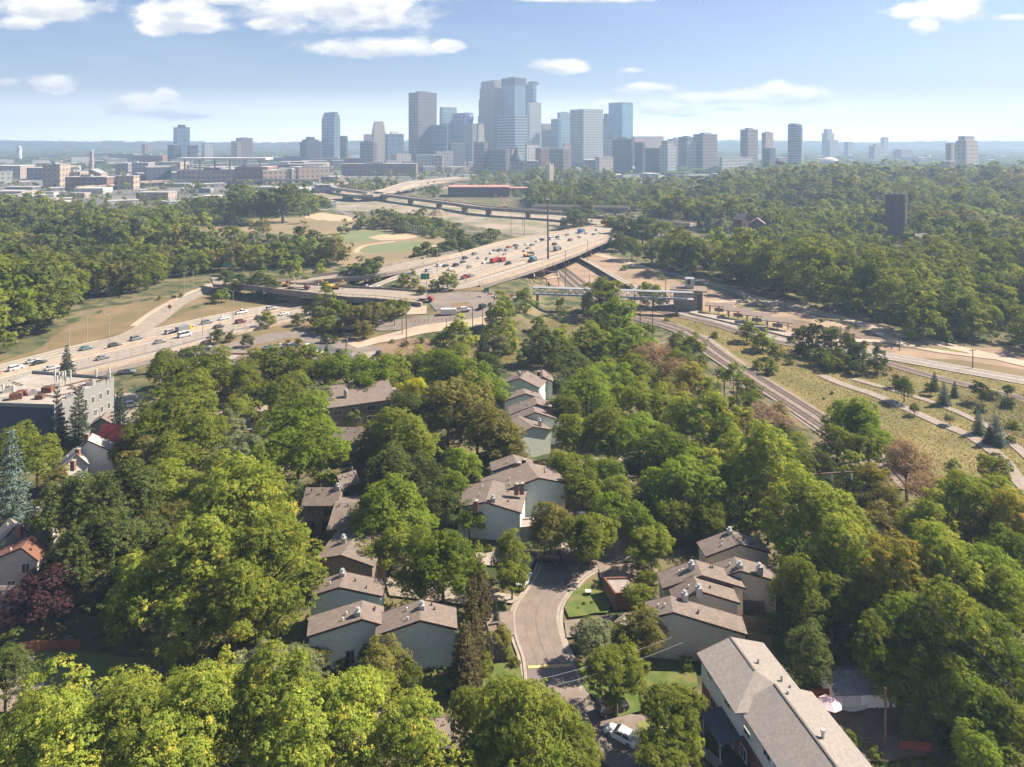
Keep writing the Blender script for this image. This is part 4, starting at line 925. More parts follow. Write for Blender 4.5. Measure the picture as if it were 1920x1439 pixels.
# ---------------------------------------------------------------- skyline
C35, S35 = math.cos(RD(35)), math.sin(RD(35))
def fac(n, *a, **k): return facade('facade_'+n, *a, **k)
FM = dict(
 brown=fac('brown', (.26, .21, .20), (.09, .10, .13), 8.5, 8, .55, .5), blue=fac('blue', (.20, .28, .36), (.10, .18, .27), 9, 12, .8, .8), teal=fac('teal', (.30, .40, .44), (.16, .27, .34), 9, 9, .75, .7),
 cream=fac('cream', (.50, .44, .36), (.25, .26, .28), 9, 8, .45, .5), stripe=fac('stripe', (.46, .48, .48), (.10, .14, .20), 400, 8.5, 1.1, .55), vert=fac('vert', (.42, .50, .56), (.09, .16, .24), 8, 400, .62, 1.1),
 dark=fac('dark', (.11, .12, .15), (.07, .09, .13), 8, 8, .5, .5), brick=fac('brick', (.25, .14, .11), (.11, .10, .11), 9, 8, .45, .5), tan=fac('tan', (.44, .34, .25), (.16, .15, .16), 9, 9, .5, .5),
 white=fac('white', (.62, .60, .56), (.26, .28, .32), 9, 8, .5, .5), grid=fac('grid', (.50, .50, .48), (.17, .20, .24), 7, 7, .6, .6), grey=fac('grey', (.33, .33, .33), (.14, .16, .19), 9, 8, .55, .5), glass=fac('glass', (.26, .38, .46), (.18, .31, .40), 26, 30, .94, .94),
 rose=fac('rose', (.42, .33, .29), (.18, .17, .19), 9, 8, .5, .55), plainroof=mat('city_roof', (.45, .43, .41), (.30, .28, .27), .04, .9), wht=mat('city_white', (.66, .64, .60), None, .05, .8), red=mat('city_red_roof', (.46, .23, .20), (.40, .20, .17), .03, .8), copper=mat('dark_dome', (.10, .12, .14), None, .1, .7))
def geom(x0, xs_, x1, yt, Y):
    u0, us, u1 = [ray(x, yt).x/ray(x, yt).y for x in (x0, xs_, x1)]
    Xs = us*Y; wr = (u1*Y-Xs)/(C35-u1*S35) if x1 > xs_+1 else None; wl = (Xs-u0*Y)/(S35+u0*C35) if xs_ > x0+1 else None
    if wr is None: wr = wl*.7
    if wl is None: wl = wr*.7
    return Xs, wr, wl
def prism(MBo, wr, wl, z0, z1, ins=0.):
    e = ins; MBo.box(e, e, z0, wr-e, wl-e, z1); return MBo
def tower(x0, xs_, x1, yt, Y, m, label, name='skyscraper', tiers=(), plant=None, cat='skyscraper', roofm=None, base=None, group=None):
    Xs, wr, wl = geom(x0, xs_, x1, yt, Y); zt = ZA((x0+x1)/2, yt, Y)
    e = empty(name, (Xs, Y, 0), RD(35)); b = MB(); zl = -1
    TT = list(tiers)+[(yt, 0.)] if not tiers else list(tiers)
    # tiers: (y_top, inset fraction) from low to high
    prev = -1
    for i, (yy, ins) in enumerate(TT):
        z = ZA((x0+x1)/2, yy, Y); k = ins*min(wr, wl); MBt = MB(); prism(MBt, wr, wl, prev-.0 if i == 0 else prev+.02, z, k)
        MBt.build('shaft' if i == 0 else 'upper_tier', FM[m] if isinstance(m, str) else m, e); prev = z; kk = k
    MB().box(kk-.4, kk-.4, prev, wr-kk+.4, wl-kk+.4, prev+1.6).build('parapet', FM['plainroof'] if roofm is None else FM[roofm], e)
    if plant: 
        z = ZA((x0+x1)/2, plant, Y); q = .26; MB().box(wr*q, wl*q, prev+1.6, wr*(1-q), wl*(1-q), z).build('roof_plant', FM['grey'] if roofm is None else FM[roofm], e)
    if base:
        z = ZA((x0+x1)/2, base[1], Y); k = base[0]; MB().box(-k, -k, -1, wr+k, wl+k, z).build('podium', FM[base[2]], e)
    tag(e, label, cat, group); return e
S = [
 (766, 784, 819, 174, 2000, 'brown', 'tall brown tower with a fine grid of windows, leftmost of the tallest group', dict(plant=170)),
 (803, 838, 840, 235, 1950, 'blue', 'flat topped blue glass block in front of the tall brown tower', {}),
 (824, 829, 857, 203, 2200, 'teal', 'teal tower with rounded shoulders right of the tall brown tower', dict(tiers=((207, 0), (202, .06)))),
 (849, 872, 887, 213, 2150, 'blue', 'blue tower with a round fan crest at its top', {}),
 (868, 886, 896, 233, 2050, 'grey', 'slim grey tower between the fan crested tower and the stepped tower', {}),
 (892, 897, 909, 233, 2000, 'cream', 'narrow cream stepped tower at the foot of the tall rose stepped tower', dict(tiers=((262, 0), (242, .08), (233, .16)))),
 (896, 926, 944, 152, 2250, 'rose', 'tall rose stone stepped tower left of the tallest glass tower', dict(tiers=((216, 0), (185, .05), (165, .11), (155, .17), (151, .22)))),
 (940, 966, 986, 146, 2200, 'vert', 'tallest glass tower with vertical stripes and dark band at its top', dict(plant=143)),
 (932, 966, 989, 217, 2100, 'stripe', 'wide white banded block at the foot of the tallest glass tower', dict(plant=214)),
 (985, 1000, 1006, 158, 2350, 'blue', 'blue glass tower with ring crown directly behind the tallest tower', {}),
 (989, 993, 1015, 193, 2250, 'grid', 'pale gridded tower shoulder right of the tallest tower', {}),
 (1014, 1018, 1036, 233, 2300, 'rose', 'plain brownish block behind the pale gridded tower', {}),
 (1033, 1047, 1052, 224, 2250, 'blue', 'lower blue shoulder block left of the teal twin tower', {}),
 (1045, 1050, 1072, 212, 2300, 'teal', 'teal glass twin tower with a notch at the top', dict(plant=210)),
 (1069, 1094, 1131, 206, 1950, 'grid', 'broad silver gridded office tower right of centre', dict(tiers=((206, 0),))),
 (1130, 1138, 1143, 215, 2250, 'dark', 'dark sliver of a tower behind the broad silver tower', dict(tiers=((222, 0), (214, .2)))),
 (1130, 1132, 1142, 234, 2150, 'teal', 'pale blue white slender block between the silver and glass towers', {}),
 (1141, 1167, 1187, 193, 2150, 'glass', 'sheer blue glass slab tower with slanted shadow, right of the silver tower', {}),
 (1135, 1150, 1162, 260, 1850, 'white', 'low white gridded block below the sheer glass slab tower', {}),
 (1148, 1184, 1186, 262, 1700, 'dark', 'dark glass apartment block right of the silver tower', dict(plant=258)),
 (1183, 1190, 1246, 260, 2150, 'rose', 'wide brown stepped block behind the dark apartment blocks', dict(tiers=((262, 0), (257, .1)))),
 (1190, 1205, 1210, 268, 1700, 'dark', 'second dark apartment block, narrow, right of the larger one', {}),
 (1210, 1238, 1243, 279, 1650, 'dark', 'third dark block, lowest of the dark group', {}),
 (1236, 1252, 1268, 270, 1600, 'grid', 'white lattice patterned tower near the green trees', dict(tiers=((274, 0), (266, .15)))),
 (1252, 1262, 1290, 262, 2000, 'brown', 'brown mid height block behind the white lattice tower', dict(plant=258)),
 (1272, 1290, 1303, 258, 1900, 'dark', 'dark brown block left of the bright white slab', dict(plant=255)),
 (1288, 1290, 1308, 266, 1750, 'white', 'bright white narrow slab between two dark brown blocks', {}),
 (1300, 1318, 1345, 253, 1750, 'brown', 'big dark brown double tower at the right end of downtown', dict(plant=249)),
 (1388, 1402, 1421, 244, 1700, 'brown', 'brown apartment tower standing alone, left one of three on the right', dict(plant=240)),
 (1428, 1436, 1450, 250, 1800, 'rose', 'slim rose apartment tower behind a darker lower block', dict(plant=247)),
 (1430, 1444, 1454, 279, 1650, 'dark', 'dark lower block in front of the slim rose tower', {}),
 (1541, 1552, 1564, 250, 2900, 'grey', 'hazy pale tower with notched top in the right distance', dict(tiers=((250, 0), (243, .2)))),
 (1550, 1556, 1572, 264, 2800, 'grey', 'hazy low wing beside the pale notched tower', {}),
 (1583, 1590, 1599, 267, 2900, 'grey', 'small hazy grey block in the right distance', {}),
 (1629, 1640, 1658, 275, 2500, 'grey', 'hazy brown grey block left of a thin far tower', dict(plant=271)),
 (1651, 1657, 1666, 259, 3000, 'grey', 'thin hazy far tower between two low blocks', dict(plant=257)),
 (1675, 1690, 1711, 281, 2600, 'brown', 'wide low hazy block in the right distance', {}),
 (1773, 1784, 1795, 270, 1650, 'rose', 'lower left wing of the large apartment tower at far right', {}),
 (1790, 1812, 1834, 265, 1600, 'tan', 'large tan apartment tower with stepped crown at far right', dict(tiers=((272, 0), (264, .06), (257, .22)))),
 (1761, 1782, 1792, 304, 1450, 'brick', 'small red brick block at the foot of the large apartment tower', {}),
 (325, 333, 356, 240, 1900, 'blue', 'glass tower with dark cap standing alone at left', dict(plant=234, roofm='dark')),
 (314, 326, 340, 273, 1850, 'dark', 'dark left podium wing of the lone glass tower', {}),
 (352, 356, 371, 273, 1850, 'dark', 'dark right podium wing of the lone glass tower', {}),
 (378, 384, 400, 270, 2300, 'white', 'pale low tower right of the lone glass tower', dict(plant=268)),
 (433, 445, 452, 266, 2200, 'tan', 'tan slab beside the brown mid rise at left', {}),
 (442, 452, 474, 260, 2250, 'brown', 'brown mid rise with stepped roof at left', dict(plant=258)),
 (266, 272, 281, 272, 2300, 'tan', 'thin tan block far left of the lone glass tower', {}),
 (562, 575, 602, 263, 2100, 'dark', 'dark domed mid rise left of the cream glass tower', dict(tiers=((266, 0), (262, .12), (258, .32)))),
 (603, 627, 638, 218, 2000, 'teal', 'stepped green glass tower with bright left face, left of downtown', dict(tiers=((222, 0), (215, .1), (211, .28)))),
 (634, 648, 652, 256, 2050, 'dark', 'dark block attached right of the stepped green glass tower', {}),
 (697, 701, 723, 248, 2100, 'cream', 'cream tower with a domed crown between the stepped and brown towers', dict(tiers=((247, 0), (238, .1), (232, .2), (229, .3)))),
 (682, 684, 700, 253, 2150, 'grey', 'pale grey side block of the cream domed tower', {}),
 (722, 727, 757, 252, 2050, 'blue', 'square dark blue block with white roof plant, left of the brown tower', dict(plant=247, roofm='wht')),
 (675, 700, 707, 267, 1850, 'brown', 'dark brown block in front of the cream domed tower', dict(plant=263)),
 (888, 908, 915, 268, 1700, 'brown', 'brown apartment block below the cream narrow tower', {}),
 (914, 948, 956, 281, 1650, 'brown', 'long brown block left of the dark church dome', {}),
 (985, 988, 1010, 271, 1750, 'white', 'white office block with square windows near the dark dome', {}),
 (1004, 1014, 1036, 279, 1700, 'brick', 'red brick block right of the white square windowed office', {}),
 (1030, 1056, 1069, 280, 1650, 'brown', 'brown office block with banded right face beside the silver tower', {}),
 (1055, 1058, 1070, 270, 1800, 'tan', 'small tan block peeking above the banded brown office', {}),
 (1116, 1124, 1150, 296, 1650, 'cream', 'low cream gridded hotel at the foot of the silver tower', {}),
 (956, 960, 966, 281, 1800, 'tan', 'narrow orange tan block left of the dark church dome', {}),
 (1350, 1354, 1412, 297, 1600, 'grid', 'low white banded parking building between brown towers', {}),
 (1452, 1460, 1478, 297, 1750, 'brown', 'low brown block between the dark block and the round tower', {}),
 (840, 846, 872, 270, 1850, 'dark', 'low dark block below the fan crested tower', {}),
 (816, 818, 850, 285, 1800, 'grey', 'low grey block at the foot of the flat topped blue block', {}),
]
for (x0, xs_, x1, yt, Yd, m, lb, kw) in S: tower(x0, xs_, x1, yt, Yd, m, lb, **kw)
# details: dark band on tallest, fan crest, round tower, ring crown
Xs, wr, wl = geom(940, 966, 986, 146, 2200); e = [o for o in COL.objects if o.get('label', '').startswith('tallest glass')][0]
z1 = ZA(963, 146, 2200); z0 = ZA(963, 160, 2200); MB().box(-.8, -.8, z0, wr+.8, wl+.8, z1-.5).build('top_band', FM['dark'], e)
e = [o for o in COL.objects if o.get('label', '').startswith('blue tower with a round')][0]; z = ZA(868, 222, 2150)
bb = MB().lathe([(16, z-16), (19, z-4), (19, z+6), (15, z+15), (6, z+19)], 20, (18, 16)); bb.build('fan_crest', FM['blue'], e)
e = [o for o in COL.objects if o.get('label', '').startswith('blue glass tower with ring')][0]; z = ZA(995, 158, 2350)
MB().lathe([(16, z), (20, z+5), (20, z+9), (17, z+9)], 20, (14, 18)).build('ring_crown', FM['grey'], e)
Yd = 1650; X0 = XA(1491, 235, Yd); rr = (XA(1504, 235, Yd)-XA(1478, 235, Yd))/2; zt = ZA(1491, 232, Yd); e = empty('round_tower', (X0, Yd, 0))
MB().lathe([(rr, -1), (rr, zt-6), (rr*.95, zt-3), (rr*.8, zt)], 28).build('shaft', FM['blue'], e)
for k in range(26): z = 10+k*(zt-16)/26; MB().lathe([(rr+.2, z), (rr+1.4, z+.02), (rr+1.4, z+1.), (rr+.2, z+1.02)], 28).build('balcony_ring', FM['wht'], e)
tag(e, 'rounded glass apartment tower ringed with balconies at right', 'skyscraper')
# church with dark dome, and stone church with tower
Yd = 1500; e = empty('basilica', (XA(969, 300, Yd), Yd, 0)); zt = ZA(969, 274, Yd); z0 = ZA(969, 304, Yd)
MB().box(-16, -12, -1, 16, 30, z0).build('nave', FM['tan'], e)
MB().lathe([(15, z0), (14, z0+6), (10, z0+14), (5.5, z0+21), (4, z0+26)], 16).build('dome', FM['copper'], e); MB().lathe([(3, z0+26), (2.6, zt-6), (.3, zt)], 10).build('lantern', FM['copper'], e)
for s in (-1,): MB().box(14, -14, -1, 20, -8, z0+6).build('bell_tower', FM['cream'], e)
tag(e, 'church with a dark pointed dome in front of the banded white block', 'church')
Yd = 1150; x = XA(1031, 320, Yd); e = empty('stone_church', (x, Yd, 0), RD(35)); zt = ZA(1031, 309, Yd)
MB().box(-4.5, -4.5, -1, 4.5, 4.5, zt).build('bell_tower', mat('limestone', (.62, .53, .42), (.54, .46, .37), .2), e)
for a in ((-4, -4), (4, -4), (4, 4), (-4, 4)): MB().lathe([(.9, zt), (.9, zt+2), (.1, zt+5)], 6, a).build('pinnacle', MATS['limestone'], e)
MB().box(-40, 5, -1, 2, 18, 12).build('nave', FM['grey'], e); tag(e, 'pale limestone church tower catching sunlight below downtown', 'church')
# low and mid city pieces with their own shapes
def block(x0, x1, yt, yb, m, label, name='city_building', cat='building', rot=None, roof='plainroof', depth=None, group=None, parts=True):
    Yd = P((x0+x1)/2, yb, 0).y; xa = XA(x0, yb, Yd); xb = XA(x1, yb, Yd); zt = max(3., ZA((x0+x1)/2, yt, Yd)); w_ = xb-xa; d = depth or min(60, max(10, w_*.6))
    e = empty(name, ((xa+xb)/2, Yd, 0), 0)
    MB().box(-w_/2, 0, -1, w_/2, d, zt).build('wall', FM[m] if isinstance(m, str) else m, e)
    MB().box(-w_/2-.3, -.3, zt, w_/2+.3, d+.3, zt+.8).build('roof', FM[roof] if isinstance(roof, str) else roof, e)
    if w_ > 25 and parts: MB().box(-w_*.2, d*.3, zt+.8, w_*.05, d*.6, zt+4).build('roof_plant', FM['grey'], e)
    if label: tag(e, label, cat, group)
    return e
# ballpark with canopy
e = block(333, 455, 320, 345, 'tan', 'ballpark with a long thin white canopy roof at left', 'stadium', 'stadium', depth=90); Yd = e.location.y
xa = XA(328, 297, Yd)-e.location.x; xb = XA(498, 297, Yd)-e.location.x; z = ZA(400, 298, Yd); MB().box(xa, 0, z-2, xb, 40, z+1.4).build('canopy', FM['wht'], e)
for k in range(6): x = xa+(xb-xa)*(k+.5)/6; MB().box(x-1, 8, 0, x+1, 10, z-2).build('canopy_column', FM['grey'], e)
block(455, 605, 309, 330, 'brick', 'very long red brick warehouse right of the ballpark', depth=40); block(500, 600, 296, 312, 'grey', 'long grey block with a flat roof above the red brick warehouse', depth=40)
block(560, 690, 298, 316, 'brick', 'dark red warehouse range below the stepped green tower', depth=40); block(640, 780, 308, 330, 'brick', 'long row of old brick warehouses below the square blue block', depth=30)
block(700, 800, 288, 302, 'brown', 'low brown range at the foot of the tall brown tower', depth=30)
block(840, 955, 352, 370, mat('dark_warehouse', (.14, .09, .09), None, .1), 'long dark warehouse with a bright red roof beyond the interchange', roof='red', depth=45, parts=False)
block(955, 1000, 354, 362, mat('dark_warehouse', (.14, .09, .09), None, .1), 'smaller red roofed shed right of the long dark warehouse', roof='red', depth=30, parts=False)
block(80, 112, 309, 352, 'tan', 'tall tan brick mill block left of the windowed school wing', depth=30); block(112, 150, 323, 350, 'tan', 'tan brick school wing with rows of windows at far left', depth=25)
block(122, 200, 333, 358, 'brick', 'long red brick hall in front of the tan school wing', depth=25); block(214, 250, 331, 356, 'tan', 'square tan brick office with banded windows at left', depth=20)
gable_z('city_hall', 176, 338, 34, 30, 10, 8, 12, 20, FM['tan'], FM['grey'], 'grey pitched roof hall in the middle of the brick buildings at far left', 'building')
Yd = 1500; e = empty('smokestack', (XA(172, 300, Yd), Yd, 0)); MB().lathe([(5, -1), (3.2, ZA(172, 284, Yd))], 12).build('stack', FM['rose'], e); MB().lathe([(3.5, ZA(172, 284, Yd)), (3.5, ZA(172, 282, Yd))], 12).build('rim', FM['wht'], e); tag(e, 'tall brick smokestack above the far left school buildings', 'smokestack')
Yd = 2600; e = empty('silo', (XA(36, 285, Yd), Yd, 0)); MB().lathe([(9, -1), (8, ZA(36, 276, Yd))], 12).build('shaft', FM['wht'], e); MB().lathe([(6, ZA(36, 276, Yd)), (3, ZA(36, 274, Yd))], 10).build('cap', FM['wht'], e); tag(e, 'small white tower in the far left haze', 'tower')
block(204, 250, 289, 305, 'brown', 'dark brown low block above the brick hall at left', depth=30); block(248, 305, 292, 315, 'brick', 'red brown warehouse left of the lone glass tower', depth=30)
block(222, 278, 306, 330, 'grey', 'grey blue rounded warehouse above the tan office', depth=30); block(420, 446, 320, 336, 'cream', 'bright cream cube beside the rail bridges', depth=20)
block(255, 315, 362, 376, 'rose', 'pale pink flat warehouse behind the left woods', depth=25, parts=False); block(10, 60, 352, 366, 'dark', 'low dark shed at the far left edge of the rail yard', depth=20, parts=False)
block(45, 62, 318, 330, mat('blue_panel', (.12, .25, .5), None, .1), 'small bright blue building at far left', depth=12); block(590, 620, 348, 362, 'grey', 'low grey blue shed left of the far flyover', depth=20)
block(608, 622, 313, 324, 'tan', 'small tan tower block above the long brick warehouse', depth=12); block(726, 736, 318, 326, 'wht', 'white billboard like slab above the far bridge', depth=2, parts=False)
e = block(1540, 1582, 303, 316, 'cream', 'low round roofed arena in the right haze', 'arena', 'arena', depth=40, parts=False); z = ZA(1560, 303, e.location.y); wv_ = XA(1578, 303, e.location.y)-XA(1542, 303, e.location.y)
MB().lathe([(wv_/2, z), (wv_*.42, z+5), (wv_*.28, z+9), (wv_*.1, z+11)], 20, (0, 20), 1, .7).build('dome', FM['wht'], e)
# filler blocks
rnd = random.Random(77)
def filler(n, xr, yr, mats_, hr, wr_, tag_):
    for i in range(n):
        x = rnd.uniform(*xr); y = rnd.uniform(*yr); p = P(x, y, 0)
        if 620 < x < 900 and 333 < y < 372: continue
        w_ = rnd.uniform(*wr_); h_ = rnd.uniform(*hr); m = rnd.choice(mats_); d = rnd.uniform(.4, .9)*w_
        e = empty('city_building', (p.x, p.y, 0), RD(35) if rnd.random() < .6 else 0)
        MB().box(-w_/2, -d/2, -1, w_/2, d/2, h_).build('wall', FM[m], e); MB().box(-w_/2-.2, -d/2-.2, h_, w_/2+.2, d/2+.2, h_+.7).build('roof', FM[rnd.choice(['wht', 'plainroof', 'grey', 'plainroof'])], e)
        nm = {'brick': 'red brick', 'tan': 'tan', 'cream': 'cream', 'white': 'white', 'grey': 'grey', 'brown': 'brown', 'rose': 'pinkish', 'dark': 'dark', 'grid': 'pale banded', 'blue': 'blue grey'}[m]
        LAB.append((e, ('low ' if h_ < 9 else 'mid height ')+nm+' block', 'building', tag_, None))
filler(80, (0, 620), (296, 345), ['brick', 'tan', 'grey', 'brown', 'rose', 'white', 'dark', 'brick'], (8, 30), (22, 72), 'low city buildings left of downtown')
filler(44, (0, 620), (345, 392), ['rose', 'tan', 'white', 'grey'], (4, 8), (14, 45), 'sheds around the rail yard')
filler(66, (620, 1180), (296, 326), ['brick', 'brown', 'grey', 'tan', 'dark', 'white', 'rose', 'cream'], (10, 42), (18, 50), 'mid height buildings at the foot of downtown')
filler(30, (1180, 1920), (290, 308), ['brown', 'grey', 'rose', 'white', 'brick'], (8, 28), (18, 55), 'low buildings in the right haze')
filler(14, (1040, 1350), (318, 345), ['white', 'tan', 'grey'], (6, 10), (12, 36), 'low roofs among trees right of centre')
filler(26, (0, 1920), (277, 291), ['white', 'grey', 'rose'], (8, 26), (25, 90), 'far buildings near the horizon')
# ---------------------------------------------------------------- trees
leafmat('leaf_mid', (.080, .108, .018), (.30, .34, .062), trans=.42)
leafmat('leaf_bright', (.085, .13, .018), (.27, .35, .055), trans=.42)
leafmat('leaf_dark', (.042, .062, .020), (.165, .195, .058), trans=.3)
leafmat('leaf_yellowgreen', (.105, .150, .022), (.33, .39, .075), (.46, .41, .07), trans=.40)
leafmat('leaf_olive', (.085, .095, .025), (.27, .26, .075), (.25, .19, .07), trans=.38)
leafmat('leaf_yellow', (0.333, 0.359, 0.027), (0.500, 0.500, 0.047), trans=.42)
leafmat('leaf_turning', (.16, .17, .03), (.38, .36, .07), (.50, .29, .11), trans=.34)
leafmat('leaf_brown', (.20, .13, .075), (.36, .26, .165), trans=.25)
leafmat('leaf_pinkbrown', (.28, .20, .14), (.42, .31, .23), trans=.25)
leafmat('leaf_purple', (.045, .024, .03), (.12, .065, .072), trans=.2)
leafmat('leaf_greygreen', (.11, .135, .07), (.30, .33, .17), trans=.38)
leafmat('leaf_spruce', (0.040, 0.064, 0.043), (0.100, 0.133, 0.086), trans=.12)
leafmat('leaf_bluespruce', (0.073, 0.113, 0.100), (0.160, 0.206, 0.173), trans=.12)
leafmat('leaf_conebrown', (0.075, 0.070, 0.028), (0.190, 0.155, 0.075), (0.110, 0.090, 0.040), trans=.18)
M_bark = mat('bark', (.13, .10, .075), (.08, .06, .045), 3, .95, stretch=(1, 1, .3))
def leaf_cloud(seed, K, n, ls, shape='round', lobes=.30):
    r = np.random.default_rng(seed)
    d = r.normal(size=(K, 3)); d /= np.linalg.norm(d, axis=1)[:, None]
    lo_ = -.45 if n > 15000 else -.8
    d[:, 2] = np.where(d[:, 2] < lo_, -d[:, 2], d[:, 2])
    lob = 1+lobes*np.sin(d[:, 0]*3.1+seed)*np.cos(d[:, 1]*2.7+seed*1.7)+lobes*.6*r.normal(size=K)*.5
    rad = r.uniform(.45, .84, K)**.8*lob; rad[:K//7] *= .45
    c = d*rad[:, None]; cr = r.uniform(.11, .30, K)*(1.1 if K < 40 else 1)*(1 if shape != 'feather' else .85)
    if shape == 'tall':
        c[:, 2] *= 1.45; taper = np.clip(1.15-.33*(c[:, 2]+.2), .45, 1.15); c[:, 0] *= taper; c[:, 1] *= taper
    elif shape == 'round': c[:, 2] *= .88
    elif shape == 'feather': c[:, 2] *= .75; 
    M, sr = {True: (2300, .044), False: (620, .075)}[n > 15000] if n > 3000 else ((260, .12) if n > 700 else (90, .2))
    wgt = cr**2; wgt /= wgt.sum(); i = r.choice(K, M, p=wgt)
    e = r.normal(size=(M, 3)); e /= np.linalg.norm(e, axis=1)[:, None]; e = e+.45*d[i]+np.array([0, 0, .40]); e /= np.linalg.norm(e, axis=1)[:, None]
    rr = cr[i]*(.60+.46*r.random(M)**.6)
    q = c[i]+e*rr[:, None]*np.array([1.1, 1.1, .78 if shape != 'feather' else .6]); st_ = r.random(M)*.5+(i*.618 % 1)*.3
    j = r.integers(0, M, n); g = r.normal(size=(n, 3)); g /= np.linalg.norm(g, axis=1)[:, None]; g = g+.35*e[j]+np.array([0, 0, .3]); g /= np.linalg.norm(g, axis=1)[:, None]
    p = q[j]+g*(sr*r.uniform(.5, 1.25, n))[:, None]*np.array([1.25, 1.25, .7])
    nr = g*.45+e[j]*.55+r.normal(size=(n, 3))*.3+np.array([0, 0, .35]); nr /= np.linalg.norm(nr, axis=1)[:, None]
    v, f, t = quads(p, nr, r, ls, 0.); return v, f, t*.45+st_[j]*.8
def quads(p, nr, r, ls, cl=None, asp=.62, ax=None):
    n = len(p); t = r.normal(size=(n, 3)) if ax is None else ax+r.normal(size=(n, 3))*.25
    t -= nr*(t*nr).sum(1)[:, None]; t /= np.linalg.norm(t, axis=1)[:, None]; b = np.cross(nr, t)
    s = ls*r.uniform(.5, 1.6, n)[:, None]
    v = np.empty((n, 4, 3)); v[:, 0] = p-t*s*.5; v[:, 1] = p+b*s*asp*.5; v[:, 2] = p+t*s*.5; v[:, 3] = p-b*s*asp*.5
    v[:, 1] += nr*s*.08; v[:, 3] += nr*s*.08
    tint = r.random(n)*.65+(cl*.35 if cl is not None else .17)
    return v.reshape(-1, 3), np.arange(4*n).reshape(n, 4), tint
def spruce_cloud(seed, n, ls, wide=.42):
    r = np.random.default_rng(seed); P_ = []; A_ = []
    lv = 15
    for k in range(lv):
        z = k/lv; nb = int(11-7*z); L = wide*(1-z)**.85*r.uniform(.85, 1.12)+.03
        for j in range(nb):
            a = 2*math.pi*(j+r.random()*.6)/nb+k; m = max(4, int(n*(1-z+.12)/(lv*6.0)))
            s = r.random(m)**.6; Lb = L*r.uniform(.75, 1.15); x = s*Lb; wd_ = .05*(1.1-s)+.012
            off = r.normal(size=m)*wd_; zz = z*1.0-.10*s*(1-z)*1.3+.05*s*s+r.normal(size=m)*.008
            P_.append(np.stack([x*math.cos(a)-off*math.sin(a), x*math.sin(a)+off*math.cos(a), zz], 1)); A_.append(np.tile([math.cos(a), math.sin(a), -.25], (m, 1)))
    p = np.concatenate(P_); ax = np.concatenate(A_); nr = r.normal(size=p.shape)*.35+np.array([0, 0, 1.]); nr /= np.linalg.norm(nr, axis=1)[:, None]
    return quads(p, nr, r, ls, None, .45, ax)
def mk(seed, shape, lod):
    if shape == 'spruce': v, f, t = spruce_cloud(seed, {'hi': 16000, 'mid': 9000, 'low': 1500}[lod], {'hi': .034, 'mid': .048, 'low': .10}[lod])
    else:
        K, n, ls = {'hi': (105, 36000, .038), 'mid': (46, 9000, .070), 'low': (44, 2600, .115)}[lod]
        if shape == 'sparse': n = int(n*.45)
        v, f, t = leaf_cloud(seed, K, n, ls, 'round' if shape == 'sparse' else shape)
    return np_mesh('crown', v, f, MATS['leaf_mid'], t, link=False)
def trunk_mesh(seed, spruce=False):
    r = random.Random(seed); b = MB()
    if spruce: b.tube((0, 0, 0), (0, 0, .97), .018, .003, 6)
    else:   # unit: z 0..1 = ground to crown centre, xy in crown radii
        b.tube((0, 0, -.03), (0.01, 0, .45), .062, .045, 8); b.tube((.01, 0, .45), (.02, .01, 1.15), .045, .018, 7)
        for k in range(7):
            a = 2*math.pi*k/7+r.random(); z = r.uniform(.42, .85); q = (.34*math.cos(a), .34*math.sin(a), z+.28); b.tube((0.01, 0, z), q, .028, .016, 5)
            for _ in range(3):
                a2 = a+r.uniform(-.6, .6); b.tube(q, (q[0]+.32*math.cos(a2), q[1]+.32*math.sin(a2), q[2]+r.uniform(.05, .35)), .015, .005, 4)
    me = b.build('trunk', M_bark); m = me.data; bpy.data.objects.remove(me); return m
PROTO = {}
def proto(shape, lod, k):
    key = (shape, lod, k)
    if key not in PROTO: PROTO[key] = mk(k*13+len(shape)*7+{'hi': 1, 'mid': 2, 'low': 3}[lod], shape, lod)
    return PROTO[key]
TR = [trunk_mesh(i) for i in range(4)]; TRS = trunk_mesh(9, True)
KIND = {  # code: (leaf material, shape, look words, species noun)
 'mg': ('leaf_mid', 'round', 'mid green', 'broadleaf tree'), 'bg': ('leaf_bright', 'round', 'bright green', 'maple tree'), 'dg': ('leaf_dark', 'round', 'dark green', 'broadleaf tree'),
 'yg': ('leaf_yellowgreen', 'tall', 'yellow green', 'cottonwood tree'), 'ol': ('leaf_olive', 'round', 'olive green', 'broadleaf tree'), 'yl': ('leaf_yellow', 'round', 'golden yellow', 'small tree'),
 'tu': ('leaf_turning', 'tall', 'orange tinged', 'cottonwood tree'), 'br': ('leaf_brown', 'sparse', 'rusty brown', 'dying tree'), 'pk': ('leaf_pinkbrown', 'sparse', 'pinkish brown', 'bare twigged tree'),
 'pu': ('leaf_purple', 'round', 'dark purple', 'leaved tree'), 'gg': ('leaf_greygreen', 'feather', 'grey green', 'feathery tree'), 'lo': ('leaf_mid', 'feather', 'light feathery green', 'locust tree'),
 'tg': ('leaf_mid', 'tall', 'tall mid green', 'tree'), 'td': ('leaf_dark', 'tall', 'tall dark green', 'tree'), 'tb': ('leaf_bright', 'tall', 'tall bright green', 'tree'),
 'sp': ('leaf_spruce', 'spruce', 'dark green', 'spruce tree'), 'bs': ('leaf_bluespruce', 'spruce', 'blue green', 'spruce tree'), 'cb': ('leaf_conebrown', 'spruce', 'brownish', 'conifer tree')}
rt = random.Random(11); PLACED = []
